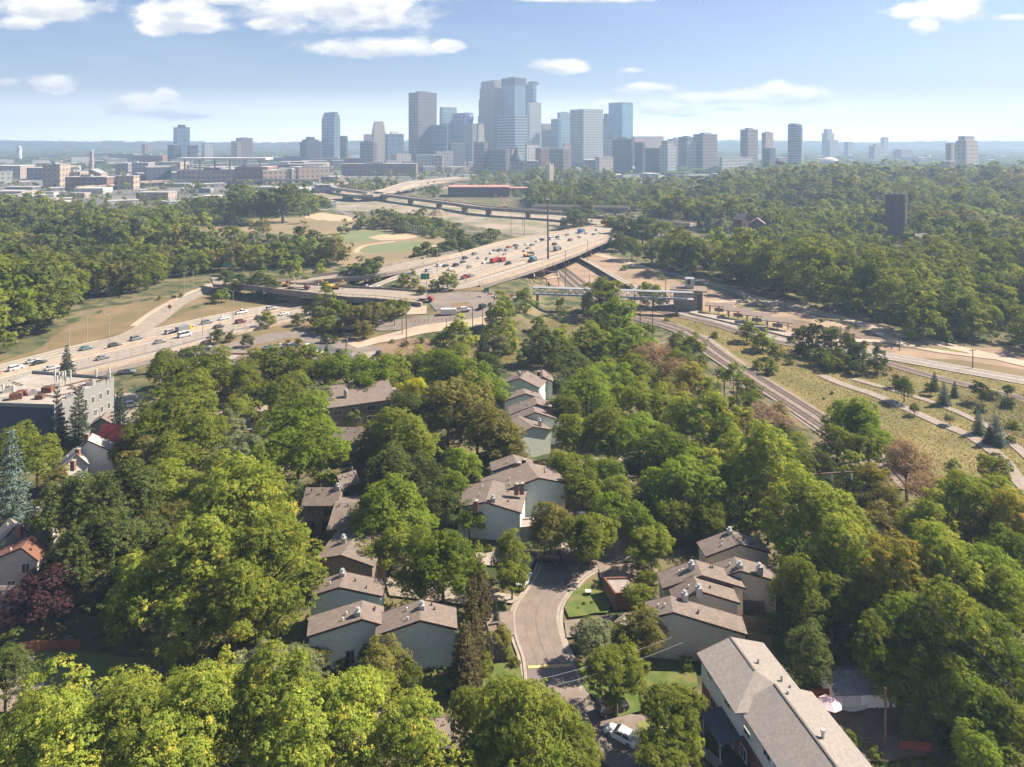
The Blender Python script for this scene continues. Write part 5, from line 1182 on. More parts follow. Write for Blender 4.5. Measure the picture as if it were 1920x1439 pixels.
def tree(kind, x, y, R, zc, rot=None, z0=0., lod=None, name=None, flat=None):
    lm, shape, look, noun = KIND[kind]; d = math.hypot(x, y)
    lod = lod or ('hi' if d < 250 else 'mid' if d < 560 else 'low')
    k = rt.randrange({'hi': 4, 'mid': 4, 'low': 3}[lod]) if shape in ('round', 'tall') else rt.randrange(2)
    e = empty(name or ('spruce_tree' if shape == 'spruce' else 'tree'), (x, y, z0), rt.uniform(0, 6.28) if rot is None else rot)
    c = bpy.data.objects.new('crown', proto(shape, lod, k)); COL.objects.link(c); c.parent = e
    t = bpy.data.objects.new('trunk', TRS if shape == 'spruce' else TR[rt.randrange(4)]); COL.objects.link(t); t.parent = e
    if shape == 'spruce': c.scale = (R/.42, R/.42, zc*.93); c.location = (0, 0, zc*.07); t.scale = (zc, zc, zc)
    else: c.scale = (R, R, R*(flat or 1)*rt.uniform(.92, 1.08)); c.location = (0, 0, zc); t.scale = (R, R, zc)
    c.material_slots[0].link = 'OBJECT'; c.material_slots[0].material = MATS[lm]
    PLACED.append((x, y, R)); sz = 'small ' if R < 3.2 else ('large ' if R > 7 else '')
    if name: sz = ''
    LAB.append((e, (sz+look+' '+noun), 'tree' if not name else 'shrub', None, (x, y, z0+zc*(.5 if shape == 'spruce' else 1)))); return e
def tpx(kind, cx, cy, rp, hz=None, base=0., flat=None, **kw):
    shape = KIND[kind][1]; hz = hz or {'round': 1.2, 'tall': 1.45, 'feather': 1.3, 'sparse': 1.2}.get(shape, 1)
    if shape == 'spruce':    # cx,cy = centre, rp = half width, hz = height in pixels
        z = 6.
        for _ in range(10):
            p = P(cx, cy, z+base); dep = depth_of(p); Rw = rp*dep/F; hh = hz*dep/F/.93; z = hh*.5
        return tree(kind, p.x, p.y, Rw, hh, z0=base, **kw)
    z = 8.
    lowc = cy < 700 and cx > 0 and kind not in ('lo', 'yl')
    if lowc and shape != 'tall': hz = .80
    elif lowc: hz = 1.0
    for _ in range(14):
        base = float(hgt(P(cx, cy, z+base).x, P(cx, cy, z+base).y)); p = P(cx, cy, z+base); R = rp*depth_of(p)/F; z = .5*z+.5*max(R*.74, min(15., R*hz))
    p = P(cx, cy, z+base); return tree(kind, p.x, p.y, R, z, z0=base, flat=flat, **kw)
NEAR = '''
yg 90 1430 105;yg 245 1425 100;yg 390 1395 100;yg 530 1370 95;gg 480 1275 62;gg 560 1265 48;yg 650 1395 92;yg 765 1425 84;yg 330 1345 52;yg 190 1385 52;yg 40 1405 56;yg 320 1470 100;yg 560 1470 100;yg 130 1490 100;yg 705 1320 42;yg 430 1320 50
td 10 1275 50;mg 975 1380 98;mg 890 1350 58;mg 1060 1385 54;mg 1075 1430 52;bg 1010 1440 60;bg 930 1430 65;lo 1155 1262 62;lo 1258 1340 64;lo 1240 1425 52;lo 1280 1400 40
dg 135 965 78;dg 225 945 80;dg 175 1050 88;mg 285 925 62;mg 350 930 52;ol 320 1010 60;dg 260 1030 70;pu 85 1118 66;yg 430 1000 100;yg 365 1090 85;yg 260 1125 60;yg 505 1075 85;yg 500 975 70;yg 440 1150 74;mg 235 1150 44;yg 345 1175 56;yg 520 1150 42;yg 530 1060 46;yg 430 925 58;yg 530 1005 38;ol 590 1240 26
mg 25 850 52;mg 70 865 46;ol 105 905 28;mg 340 770 72;mg 300 810 62;mg 375 830 62;mg 320 870 58;ol 275 868 48;ol 235 850 34;gg 465 850 55;gg 425 810 40;bg 560 815 72;bg 600 860 66;bg 520 870 58;mg 545 770 52;mg 450 775 36
mg 310 700 42;dg 350 695 45;mg 395 700 46;yl 425 715 26;ol 465 700 34;tg 455 720 34;mg 520 690 48;mg 570 690 44;gg 600 750 36;mg 545 735 42;bg 650 700 46;bg 705 705 46;tb 680 735 30;mg 610 700 36;yl 775 735 30;yg 745 700 26
mg 745 830 62;mg 700 850 42;mg 790 845 42;dg 735 895 58;dg 790 900 50;bg 865 880 44;bg 850 920 36;bg 835 700 44;bg 890 715 44;bg 930 745 34;ol 865 760 62;ol 895 800 50;ol 840 790 45;ol 930 820 56;dg 800 790 42;dg 760 770 38;ol 960 850 34
mg 1090 1012 50;lo 1130 1000 36;mg 1165 935 40;bg 1195 985 40;bg 725 960 70;bg 690 1000 48;bg 770 985 52;mg 700 1045 42;mg 760 1020 50;bg 830 1070 70;mg 790 1100 46;mg 880 1090 40;bg 880 975 30;dg 835 960 40;tg 955 1040 36;lo 960 1085 34;ol 1032 985 46;ol 1020 1010 36;mg 1100 1010 44;lo 1085 1000 32;lo 1222 1020 46;lo 1205 1045 36;bg 1145 962 36;bg 1130 890 40;mg 1090 915 44;mg 1060 880 38;bg 1150 920 34
mg 1130 560 46;bg 1150 610 56;bg 1185 650 46;mg 1110 650 44;tg 942 585 30;tg 935 610 30;tb 985 565 20;tb 1052 577 15;mg 1225 556 28;mg 1212 545 18;yg 860 640 36;yg 830 650 26;gg 935 650 28;dg 1020 655 38;dg 1065 690 44;mg 1050 640 34;gg 990 665 28;yg 785 670 18;dg 770 690 30;mg 805 690 34;mg 850 680 34;dg 910 690 30;yg 960 640 22
bg 1100 745 52;bg 1150 720 44;mg 1190 700 40;br 1225 680 42;br 1190 670 30;tu 1290 725 36;br 1265 700 32;mg 1210 760 56;ol 1260 755 44;mg 1285 690 34;mg 1300 650 28;mg 1270 640 22;mg 1075 820 48;mg 1140 820 56;mg 1060 780 36;bg 1200 830 56;bg 1250 860 60;yg 1330 790 54;yg 1280 800 46;yg 1360 840 44;bg 1300 910 66;bg 1240 920 50;pk 1436 800 50;pk 1400 795 30;yg 1440 890 70;bg 1390 920 60;yg 1370 870 44;mg 1330 970 44;mg 1260 970 40;dg 1200 950 30;mg 1390 980 38
bg 1600 800 58;bg 1630 830 46;mg 1570 840 40;mg 1490 850 36;mg 1460 780 24;gg 1400 718 14;dg 1540 880 34;dg 1560 930 36;yg 1500 970 70;yg 1560 1000 70;tu 1440 960 44;yg 1580 1060 70;bg 1500 1060 56;tg 1500 1120 56;mg 1560 1130 56;dg 1480 1180 34;dg 1520 1230 46;tu 1640 920 40;br 1700 880 52;br 1735 930 44;pk 1690 850 26;ol 1660 960 44;yg 1740 990 50;yg 1800 960 60;yg 1870 960 56;tu 1900 1000 56;ol 1830 1010 50;ol 1640 1000 44;dg 1620 960 34
tu 1690 1110 80;yg 1760 1090 80;bg 1840 1110 80;yg 1890 1160 66;bg 1700 1190 70;yg 1780 1200 76;bg 1860 1250 74;mg 1740 1280 58;td 1720 1360 26;bg 1820 1330 60;mg 1890 1370 60;bg 1840 1420 52;tg 1650 1230 50;tu 1640 1080 56;dg 1620 1170 44;mg 1670 1290 34;ol 1600 1120 40;bg 1900 1060 60
ol 1210 1190 44;ol 1240 1170 34;ol 1190 1200 34;gg 1110 1195 40;mg 1200 1125 30;mg 1215 1090 24;mg 1160 1200 26;ol 720 1250 46;mg 765 1270 30;dg 690 1240 22;mg 1110 1185 22;ol 940 1200 22;mg 905 1250 20
td 1505 640 24;td 1530 640 28;td 1560 645 28;td 1590 655 28;td 1618 668 24;td 1645 680 22;dg 1540 670 22;dg 1575 675 22;dg 1605 690 18;mg 1400 625 22;mg 1430 640 24;mg 1455 660 18;mg 1445 690 16;dg 1695 730 22;dg 1840 735 20;mg 1560 680 20;dg 1745 728 12;dg 1890 732 12;mg 1715 768 11;gg 1780 785 11;dg 1680 715 12
'''
for ln in NEAR.replace('\n', ';').split(';'):
    q = ln.split()
    if q: tpx(q[0], float(q[1]), float(q[2]), float(q[3])*(1.05 if float(q[2]) > 1180 else .96))
for q in [('bs', 22, 905, 42, 190), ('sp', 107, 785, 21, 120), ('sp', 148, 785, 28, 112), ('sp', 172, 762, 15, 60), ('sp', 225, 785, 24, 110), ('sp', 125, 680, 16, 62), ('cb', 885, 1175, 38, 175), ('cb', 872, 1235, 44, 130), ('cb', 900, 1100, 30, 110),
          ('sp', 905, 650, 18, 50), ('sp', 930, 1150, 9, 46), ('bs', 1770, 738, 14, 42), ('bs', 1752, 715, 10, 34), ('bs', 1835, 792, 14, 44), ('bs', 1868, 806, 20, 52), ('bs', 1790, 730, 9, 30), ('sp', 1855, 815, 11, 36), ('sp', 650, 885, 20, 60), ('sp', 760, 860, 24, 80), ('sp', 1600, 650, 12, 44), ('sp', 612, 655, 7, 22), ('sp', 1655, 375, 8, 40)]:
    tpx(q[0], q[1], q[2], q[3], hz=q[4])
# mid distance hand placed trees
MID = '''
tg 610 565 20;mg 640 590 24;mg 600 595 20;ol 560 600 12;dg 405 632 14;dg 432 632 10;dg 465 640 12;mg 500 600 16;ol 660 600 24;ol 700 590 26;mg 730 580 20;ol 680 620 18;mg 755 575 14;mg 620 610 18;dg 612 634 10;dg 628 638 7;ol 580 580 12;mg 600 615 14
yg 775 525 12;mg 757 525 12;mg 840 528 18;mg 815 535 10;ol 790 545 9;yg 555 515 22;yg 600 510 14;dg 490 530 26;dg 450 535 22;dg 430 525 18;mg 415 555 14;dg 510 545 18;dg 685 510 28;dg 660 520 20;dg 705 500 20
dg 800 480 26;dg 840 470 24;dg 870 462 20;dg 900 450 16;dg 780 492 18;mg 920 440 14;dg 860 452 20;ol 486 428 17;ol 404 412 11;ol 420 410 10;ol 437 408 10;dg 450 416 10;dg 385 412 10;dg 530 385 40;dg 490 390 34;dg 450 388 34;dg 560 450 14;dg 590 448 16;dg 540 460 14;dg 575 465 12;dg 610 478 10
mg 1100 570 12;mg 1010 610 14;dg 1090 400 26;dg 1075 412 20;mg 1150 425 20;dg 1172 432 28;dg 1205 435 28;mg 1240 440 28;mg 1185 468 22;mg 1222 475 26;dg 1160 455 18;mg 1265 470 28
'''
for ln in MID.replace('\n', ';').split(';'):
    q = ln.split()
    if q: tpx(q[0], float(q[1]), float(q[2]), float(q[3])*1.15)
HAND = len(PLACED)
# ---- woods scattered in ground polygons
def inpoly(x, y, Q):
    c = False; n = len(Q)
    for i in range(n):
        x1, y1 = Q[i]; x2, y2 = Q[(i+1) % n]
        if (y1 > y) != (y2 > y) and x < (x2-x1)*(y-y1)/(y2-y1)+x1: c = not c
    return c
rw_ = random.Random(4)
cand = []
def woods(pts, sp_, kinds, rr, cap=15., terr=True, hzr=(1.1, 1.4), smin=None):
    W = [(PT(x, y) if terr else P(x, y, 0)).xy for x, y in pts]; Q = [(a.x, a.y) for a in W]
    x0 = min(a for a, b in Q); x1 = max(a for a, b in Q); y0 = min(b for a, b in Q); y1 = max(b for a, b in Q)
    y = y0
    while y < y1:
        x = x0
        while x < x1:
            X_ = x+rw_.uniform(-.45, .45)*sp_; Y_ = y+rw_.uniform(-.45, .45)*sp_
            if inpoly(X_, Y_, Q):
                fl = math.sin(X_*.021+1.3*math.sin(Y_*.017))+math.sin(Y_*.027+X_*.009+2); R = rw_.uniform(*rr)*(1+.13*fl)*rw_.uniform(.75, 1.12); cand.append((kinds[int(abs(fl*1.7+rw_.gauss(0, 1.3)+len(kinds)*.5)) % len(kinds)] if rw_.random() < .75 else rw_.choice(kinds), X_, Y_, R, min(cap, R*rw_.uniform(*hzr)+1+1.6*fl)))
            x += sp_
        y += sp_
WD = ['dg']*2+['mg']*4+['ol']+['td']*1+['tg']*3+['gg', 'bg']
woods([(-160, 720), (0, 672), (60, 648), (110, 620), (165, 583), (215, 566), (255, 562), (295, 543), (350, 524), (390, 512), (500, 507), (600, 502), (660, 496), (620, 486), (520, 484), (430, 478), (340, 470), (318, 440), (380, 416), (430, 412), (540, 404), (570, 404), (560, 396), (300, 402), (0, 402), (-200, 402), (-600, 500)], 12, WD, (7.0, 10.8), hzr=(.68, .95))
woods([(1145, 468), (1180, 490), (1260, 512), (1400, 543), (1500, 568), (1590, 592), (1700, 638), (1920, 662), (2150, 700), (2300, 520), (2200, 420), (1920, 385), (1600, 382), (1360, 388), (1180, 405)], 13.2, ['dg']*2+['mg']*4+['tg']*4+['ol']*1+['gg', 'gg', 'bg', 'tb'], (7.6, 12.0), hzr=(.70, .95), cap=17.)
FARW = []
woods([(-300, 401), (560, 395), (560, 385), (300, 388), (-300, 388)], 22, WD, (5, 7), hzr=(.7, .9))
woods([(640, 440), (700, 430), (760, 440), (840, 450), (980, 440), (1040, 428), (1130, 412), (1100, 404), (960, 420), (840, 424), (700, 420)], 11, WD, (5.5, 8), hzr=(.7, .9))
woods([(560, 405), (620, 396), (760, 404), (900, 418), (1000, 420), (1060, 408), (900, 400), (740, 386), (640, 376), (560, 380)], 14, WD, (5, 8), hzr=(.7, .9))
woods([(1000, 420), (1060, 440), (1140, 416), (1200, 404), (1320, 392), (1400, 378), (1400, 352), (1300, 350), (1150, 356), (1060, 362), (1020, 368), (1020, 385)], 17, WD, (6, 9))
woods([(860, 392), (1000, 395), (1180, 402), (1180, 380), (1000, 372), (860, 372)], 14, WD, (6, 9), hzr=(.7, .9))
woods([(880, 350), (1000, 352), (1150, 350), (1150, 332), (900, 334)], 26, WD, (7, 10))
woods([(780, 352), (850, 372), (860, 384), (750, 366), (700, 372), (600, 362), (600, 350), (700, 352)], 22, WD, (5, 7))
woods([(1420, 342), (1960, 342), (1960, 330), (1420, 330)], 30, WD, (10, 13))
woods([(1300, 385), (1960, 388), (1960, 341), (1380, 341)], 20, WD, (8, 11))
woods([(0, 345), (600, 340), (600, 310), (0, 310)], 62, WD, (5, 8), hzr=(.5, .7))
woods([(0, 384), (600, 384), (600, 350), (0, 350)], 42, WD, (4, 6.5), hzr=(.5, .7))
woods([(620, 345), (1150, 345), (1150, 318), (620, 322)], 48, WD, (5, 8), hzr=(.5, .7))
woods([(880, 372), (1160, 384), (1160, 356), (880, 352)], 20, WD, (5, 8), hzr=(.6, .8))
FX = [(x, y) for x, y, R in PLACED[:HAND]]
# residential understorey and infill
woods([(-60, 1500), (-60, 1400), (560, 1320), (760, 1340), (860, 1420), (900, 1500)], 9, ['yg', 'yg', 'mg', 'yg'], (3.2, 5.0), terr=False, hzr=(1.0, 1.25))
RES = [[(130, 1150), (120, 1010), (150, 920), (300, 880), (430, 900), (560, 900), (550, 1040), (555, 1180), (480, 1210), (240, 1180)],
       [(240, 830), (330, 740), (420, 710), (560, 700), (760, 690), (930, 700), (930, 740), (940, 840), (840, 930), (720, 860), (600, 880), (400, 890)],
       [(1080, 690), (1150, 560), (1240, 590), (1300, 660), (1380, 740), (1540, 840), (1600, 900), (1540, 960), (1440, 980), (1300, 985), (1210, 950), (1190, 880), (1090, 860), (1070, 760)],
       [(1480, 980), (1600, 900), (1960, 920), (1960, 1250), (1800, 1280), (1660, 1230), (1500, 1160), (1470, 1060)]]
RK = [['yg', 'mg', 'dg', 'mg'], ['mg', 'ol', 'dg', 'bg', 'mg'], ['mg', 'yg', 'bg', 'ol', 'mg'], ['mg', 'yg', 'ol', 'dg']]
for Q_, K_ in zip(RES, RK): woods(Q_, 10, K_, (2.2, 3.8), terr=False, hzr=(.85, 1.1))
AVOID = [(p.x, p.y, 7.) for p in [P(x, y, 0) for x, y in ((640, 1160), (790, 1220), (640, 1100), (600, 1000), (600, 960), (940, 960), (1010, 920), (985, 880), (1000, 740), (1010, 780), (1000, 800), (1370, 1050), (1410, 1090), (1310, 1100), (1320, 1130), (1320, 1180), (1000, 720), (190, 830), (140, 880), (150, 850), (680, 770), (640, 830), (70, 985), (20, 1050), (30, 1010), (660, 910), (640, 940), (970, 900), (1590, 1290))]]
for (a, c) in hwp: AVOID += [(a.lerp(c, f).x, a.lerp(c, f).y, 7.) for f in (0, .25, .5, .75, 1)]
AVOID += [(p.x, p.y, 14.) for p in [P(x, y, 0) for x in range(360, 850, 20) for y in (425, 440, 455, 470, 485)] if 0]
for R_ in (path_rows([(150, 655), (240, 630), (290, 602), (330, 572), (385, 545), (402, 532)], 9), st, path_rows([(1040, 500), (1090, 545), (1180, 590), (1280, 622), (1350, 670), (1440, 728), (1540, 792), (1620, 850)], 9, 0, 10), ov, ur): AVOID += [((a.x+c.x)/2, (a.y+c.y)/2, 7.) for a, c in R_]
for pts_ in ([(1300, 420), (1150, 408), (1030, 397), (916, 390), (850, 381), (770, 371), (700, 362), (655, 356), (628, 352)], [(640, 362), (690, 366), (735, 356), (775, 343), (830, 337), (870, 333)], [(1000, 386), (1080, 388), (1180, 390)], [(1100, 418), (1000, 407), (900, 401)], [(840, 362), (960, 362)]):
    for a, _ in path_rows(pts_, 1, 8, 8):
        for dd in (0, 28, 56, 84, 112, 140): AVOID.append((a.x*(1-dd/a.y), a.y-dd, 17.))
for yy_ in range(452, 500, 5):
    for xx_ in (1664, 1680, 1696): q_ = PT(xx_, yy_); AVOID.append((q_.x, q_.y, 5.))
for yy_ in range(438, 475, 4):
    for xx_ in (1385, 1400, 1415, 1430): q_ = PT(xx_, yy_); AVOID.append((q_.x, q_.y, 4.))
AV = np.array(AVOID); FXa = np.array([(x, y, R) for x, y, R in PLACED[:HAND]])
keep = []
for (k, x, y, R, zc) in cand:
    if y < 60: continue
    if np.any((AV[:, 0]-x)**2+(AV[:, 1]-y)**2 < (AV[:, 2]+R*.6)**2): continue
    if np.any((FXa[:, 0]-x)**2+(FXa[:, 1]-y)**2 < (FXa[:, 2]*.62+R*.25)**2): continue
    px, py = proj((x, y, zc))
    if px < -160 or px > 2080 or py > 1600: continue
    z0 = float(hgt(x, y)); keep.append((depth_of((x, y, z0))/R, k, x, y, R, zc, z0))
keep.sort(key=lambda a: a[0])
NIND = max(0, 318-HAND)
for (_, k, x, y, R, zc, z0) in keep[:NIND]: tree(k, x, y, R, zc, z0=z0)
rest = keep[NIND:]
print('TREES hand', HAND, 'ind', NIND, 'rest', len(rest))
# the far wood, one mass per leaf colour
rn = np.random.default_rng(3); LOW = {}
for s_ in ('round', 'tall'):
    for kk in range(4):
        for lodn, (K, n, ls) in {'a': (44, 2600, .115), 'b': (24, 800, .20), 'c': (9, 110, .46)}.items(): LOW[s_, kk, lodn] = leaf_cloud(kk*5+2, K, n, ls, s_)
groups = {}
for (_, k, x, y, R, zc, z0) in rest:
    lm, shape, _, _ = KIND[k]; s_ = 'tall' if shape == 'tall' else 'round'; d = math.hypot(x, y)
    v, f, t = LOW[s_, int(rn.integers(4)), 'a' if d < 480 else 'b' if d < 1000 else 'c']
    a = rn.uniform(0, 6.28); ca, sa = math.cos(a), math.sin(a); w_ = v@np.array([[ca, sa, 0], [-sa, ca, 0], [0, 0, 1]])*np.array([R, R, R*rn.uniform(.9, 1.1)])+np.array([x, y, z0+zc])
    groups.setdefault(lm, []).append((w_, f, np.clip(t*.7+rn.uniform(-.25, .55), 0, 1.2)))
allv = []; allf = []; allt = []; allm = []; base_ = 0
names = sorted(groups)
for mi, lm in enumerate(names):
    for w_, f, t in groups[lm]: allv.append(w_); allf.append(f+base_); allt.append(t); allm.append(np.full(len(f), mi)); base_ += len(w_)
fw = np_mesh('distant_woods', np.concatenate(allv), np.concatenate(allf), None, np.concatenate(allt))
for lm in names: fw.data.materials.append(MATS[lm])
fw.data.polygons.foreach_set('material_index', np.concatenate(allm).astype(np.int32)); fw.data.update()
tag(fw, 'continuous green tree canopy filling the distance around the highway and city', 'woods', None, 'stuff')
# distant canopy beyond the city: clumps over the plain
pv = []; n = 4200
yy = 1500+(rn.random(n)**.8)*4700; xx = (rn.random(n)*2-1)*(yy*.80+60); pxx = 960+F*xx/(yy*math.cos(PITCH)+H*math.sin(PITCH)); pyy = np.array([proj((a, b, 6))[1] for a, b in zip(xx, yy)])
ok = ~((pxx > 560) & (pxx < 1250) & (pyy > 288)); vv = []; ff = []; tt = []; bs_ = 0
for x, y in zip(xx[ok], yy[ok]):
    if y < 2000 and x < 100: continue
    v, f, t = LOW['round', int(rn.integers(4)), 'c']; s = rn.uniform(12, 20)*(1+y/9000); z0 = float(hgt(x, y))
    vv.append(v*np.array([s*2.2, s*1.6, s*.42])+np.array([x, y, z0+s*.22])); ff.append(f+bs_); tt.append(t); bs_ += len(v)
o = np_mesh('far_canopy', np.concatenate(vv), np.concatenate(ff), MATS['leaf_dark'], np.concatenate(tt)); tag(o, 'hazy tree cover stretching to the horizon beyond the city', 'woods', None, 'stuff')
# ---- shrubs
SH = '''mg 700 545 5;mg 640 610 6;ol 735 640 5;mg 790 640 8;mg 815 642 9;dg 760 645 8;mg 720 618 5;ol 640 628 6;mg 560 640 7;mg 540 642 6;gg 1130 600 14;mg 1160 1160 10;mg 1500 655 10;mg 1480 680 9;mg 1420 690 12;mg 1440 700 10;ol 1180 540 8;mg 1340 630 8;gg 1860 745 16;gg 1890 760 16;gg 1840 770 12;mg 1900 800 12;mg 1895 825 10;mg 1060 655 10
mg 950 1225 14;ol 965 1240 12;mg 945 1190 12;yg 895 1025 10;mg 915 1028 9;yg 1440 1140 10;yg 1456 1155 9;yg 1445 1170 8;mg 1285 1245 16;yg 1310 1225 14;mg 1100 1160 9;ol 1115 1096 7;mg 1095 1128 5;mg 1085 1135 4;mg 1110 1125 5;mg 830 1300 11;ol 690 1215 14;dg 640 1250 16;mg 660 1260 14;dg 610 1250 12;mg 880 1285 10
mg 1600 1390 18;mg 1560 1370 16;mg 1640 1410 14;dg 1500 1180 14;mg 1470 1210 14;ol 1380 1300 10;mg 1340 1372 9;mg 1310 1440 14;dg 1345 1400 12;mg 85 1195 9;mg 120 1190 8;mg 60 1200 8;mg 105 1225 6;ol 150 905 16;mg 110 880 14;mg 120 850 12;mg 1485 640 8;dg 1560 735 4;dg 1545 745 3;mg 1000 640 9;mg 1030 625 7;mg 960 655 8;gg 1115 640 12;gg 1140 652 10;mg 1090 655 8
mg 1250 600 6;mg 1170 505 7;mg 1100 590 6;yg 1210 515 6;yg 1240 522 7;yg 1400 560 6;mg 300 560 6;mg 340 555 6'''
for ln in SH.replace('\n', ';').split(';'):
    q = ln.split()
    if q:
        k = q[0]; cx, cy, rp_ = map(float, q[1:]); 
        p = P(cx, cy, .8); R = rp_*depth_of(p)/F; tree(k, p.x, p.y, R, R*.55, name='shrub', lod='mid' if p.y < 260 else 'low')
# ---- grass tufts (ground cover) in the meadow
gv = []; n = 16000
def scatter_grass(name, pts, n, s, m, label):
    Q = [tuple(P(x, y, 0).xy) for x, y in pts]; x0 = min(a for a, b in Q); x1 = max(a for a, b in Q); y0 = min(b for a, b in Q); y1 = max(b for a, b in Q)
    pp = []
    while len(pp) < n:
        x = rn.uniform(x0, x1); y = rn.uniform(y0, y1)
        if inpoly(x, y, Q): pp.append((x, y, s*.3))
    pp = np.array(pp); nr = rn.normal(size=pp.shape)*np.array([1, 1, .4]); nr /= np.linalg.norm(nr, axis=1)[:, None]
    v, f, t = quads(pp, nr, rn, s, None, .7, np.tile([0, 0, 1.], (n, 1))); o = np_mesh(name, v, f, m, t); tag(o, label, 'grass', None, 'stuff')
leafmat('blade_gold', (.16, .13, .045), (.26, .21, .085), (.13, .14, .045), trans=.38); leafmat('blade_green', (.07, .11, .025), (.15, .20, .05), trans=.38); leafmat('scrub_pale', (.22, .22, .15), (.36, .35, .26), trans=.38)
scatter_grass('tall_grass', [(1240, 590), (1420, 605), (1480, 645), (1680, 675), (1960, 735), (1960, 940), (1780, 920), (1640, 880), (1540, 770), (1420, 690), (1340, 640)], 26000, .42, MATS['blade_gold'], 'dry golden grass covering the field between railway and paths')
scatter_grass('meadow_grass', [(720, 690), (750, 645), (930, 604), (1020, 595), (1130, 605), (1140, 660), (1000, 690), (860, 690)], 12000, .45, MATS['blade_gold'], 'brownish meadow grass beside the dirt lane')
scatter_grass('lawn_grass', [(740, 1345), (745, 1290), (900, 1250), (975, 1245), (985, 1290), (960, 1330)], 5000, .25, MATS['blade_green'], 'short green lawn grass near the nearest townhouse')
scatter_grass('scrub_grass', [(1790, 742), (1960, 740), (1960, 840), (1860, 800)], 7000, .6, MATS['scrub_pale'], 'pale grey scrub at the right edge of the field')
scatter_grass('yard_undergrowth', [(-20, 1439), (-20, 1300), (330, 1280), (330, 900), (560, 900), (960, 1300), (1100, 1500), (300, 1500)], 9000, .6, MATS['blade_green'], 'low green undergrowth beneath the trees on the left')
scatter_grass('yard_undergrowth', [(1400, 1140), (1470, 1100), (1600, 950), (1960, 980), (1960, 1500), (1620, 1500), (1500, 1300)], 9000, .6, MATS['blade_green'], 'low green undergrowth beneath the trees on the right')
# ---------------------------------------------------------------- vehicles
def paint(n, c): return mat('paint_'+n, c, tuple(x*.97 for x in c), 2, .28, spec=.6)
PAINT = dict(white=paint('white', (.75, .75, .74)), silver=paint('silver', (.45, .46, .47)), grey=paint('grey', (.20, .21, .225)), black=paint('black', (.02, .02, .023)), red=paint('red', (.35, .03, .03)), blue=paint('blue', (.05, .14, .32)), teal=paint('teal', (.12, .22, .26)), yellow=paint('yellow', (.75, .42, .03)), maroon=paint('maroon', (.12, .02, .03)))
M_tyre = mat('tyre', (.02, .02, .02), None, 2, .9); M_rim = mat('rim', (.4, .4, .4), None, 2, .4, metal=.6); M_lamp = mat('headlight', (.8, .8, .78), None, 2, .2); M_tail = mat('tail_light', (.4, .02, .02), None, 2, .3)
def sect(xs_, wd, top, bot):   # body by cross sections: list of (x, halfwidth, z_low, z_high)
    b = MB(); n = len(xs_)
    for (x, hw, z0, z1, hw2) in xs_: b.v += [(x, -hw, z0), (x, hw, z0), (x, hw, (z0+z1)*.5), (x, hw2, z1), (x, -hw2, z1), (x, -hw, (z0+z1)*.5)]
    for i in range(n-1):
        for j in range(6): k = (j+1) % 6; b.f.append((i*6+j, (i+1)*6+j, (i+1)*6+k, i*6+k))
    b.f.append(tuple(range(5, -1, -1))); b.f.append(tuple((n-1)*6+j for j in range(6))); return b
CARS = {}
SPEC = {'sedan': (4.7, .88, .95, 1.42, [(-1.9, 0), (-1.25, 1), (.25, 1), (1.0, 0)]), 'suv': (4.7, .95, 1.1, 1.75, [(-2.2, 0), (-2.0, 1), (.45, 1), (1.1, 0)]), 'van': (5.4, 1.0, 1.2, 2.2, [(-2.65, 0), (-2.6, 1), (1.3, 1), (1.9, 0)]), 'pickup': (5.6, .98, 1.1, 1.85, [(-.6, 0), (-.4, 1), (.9, 1), (1.45, 0)])}
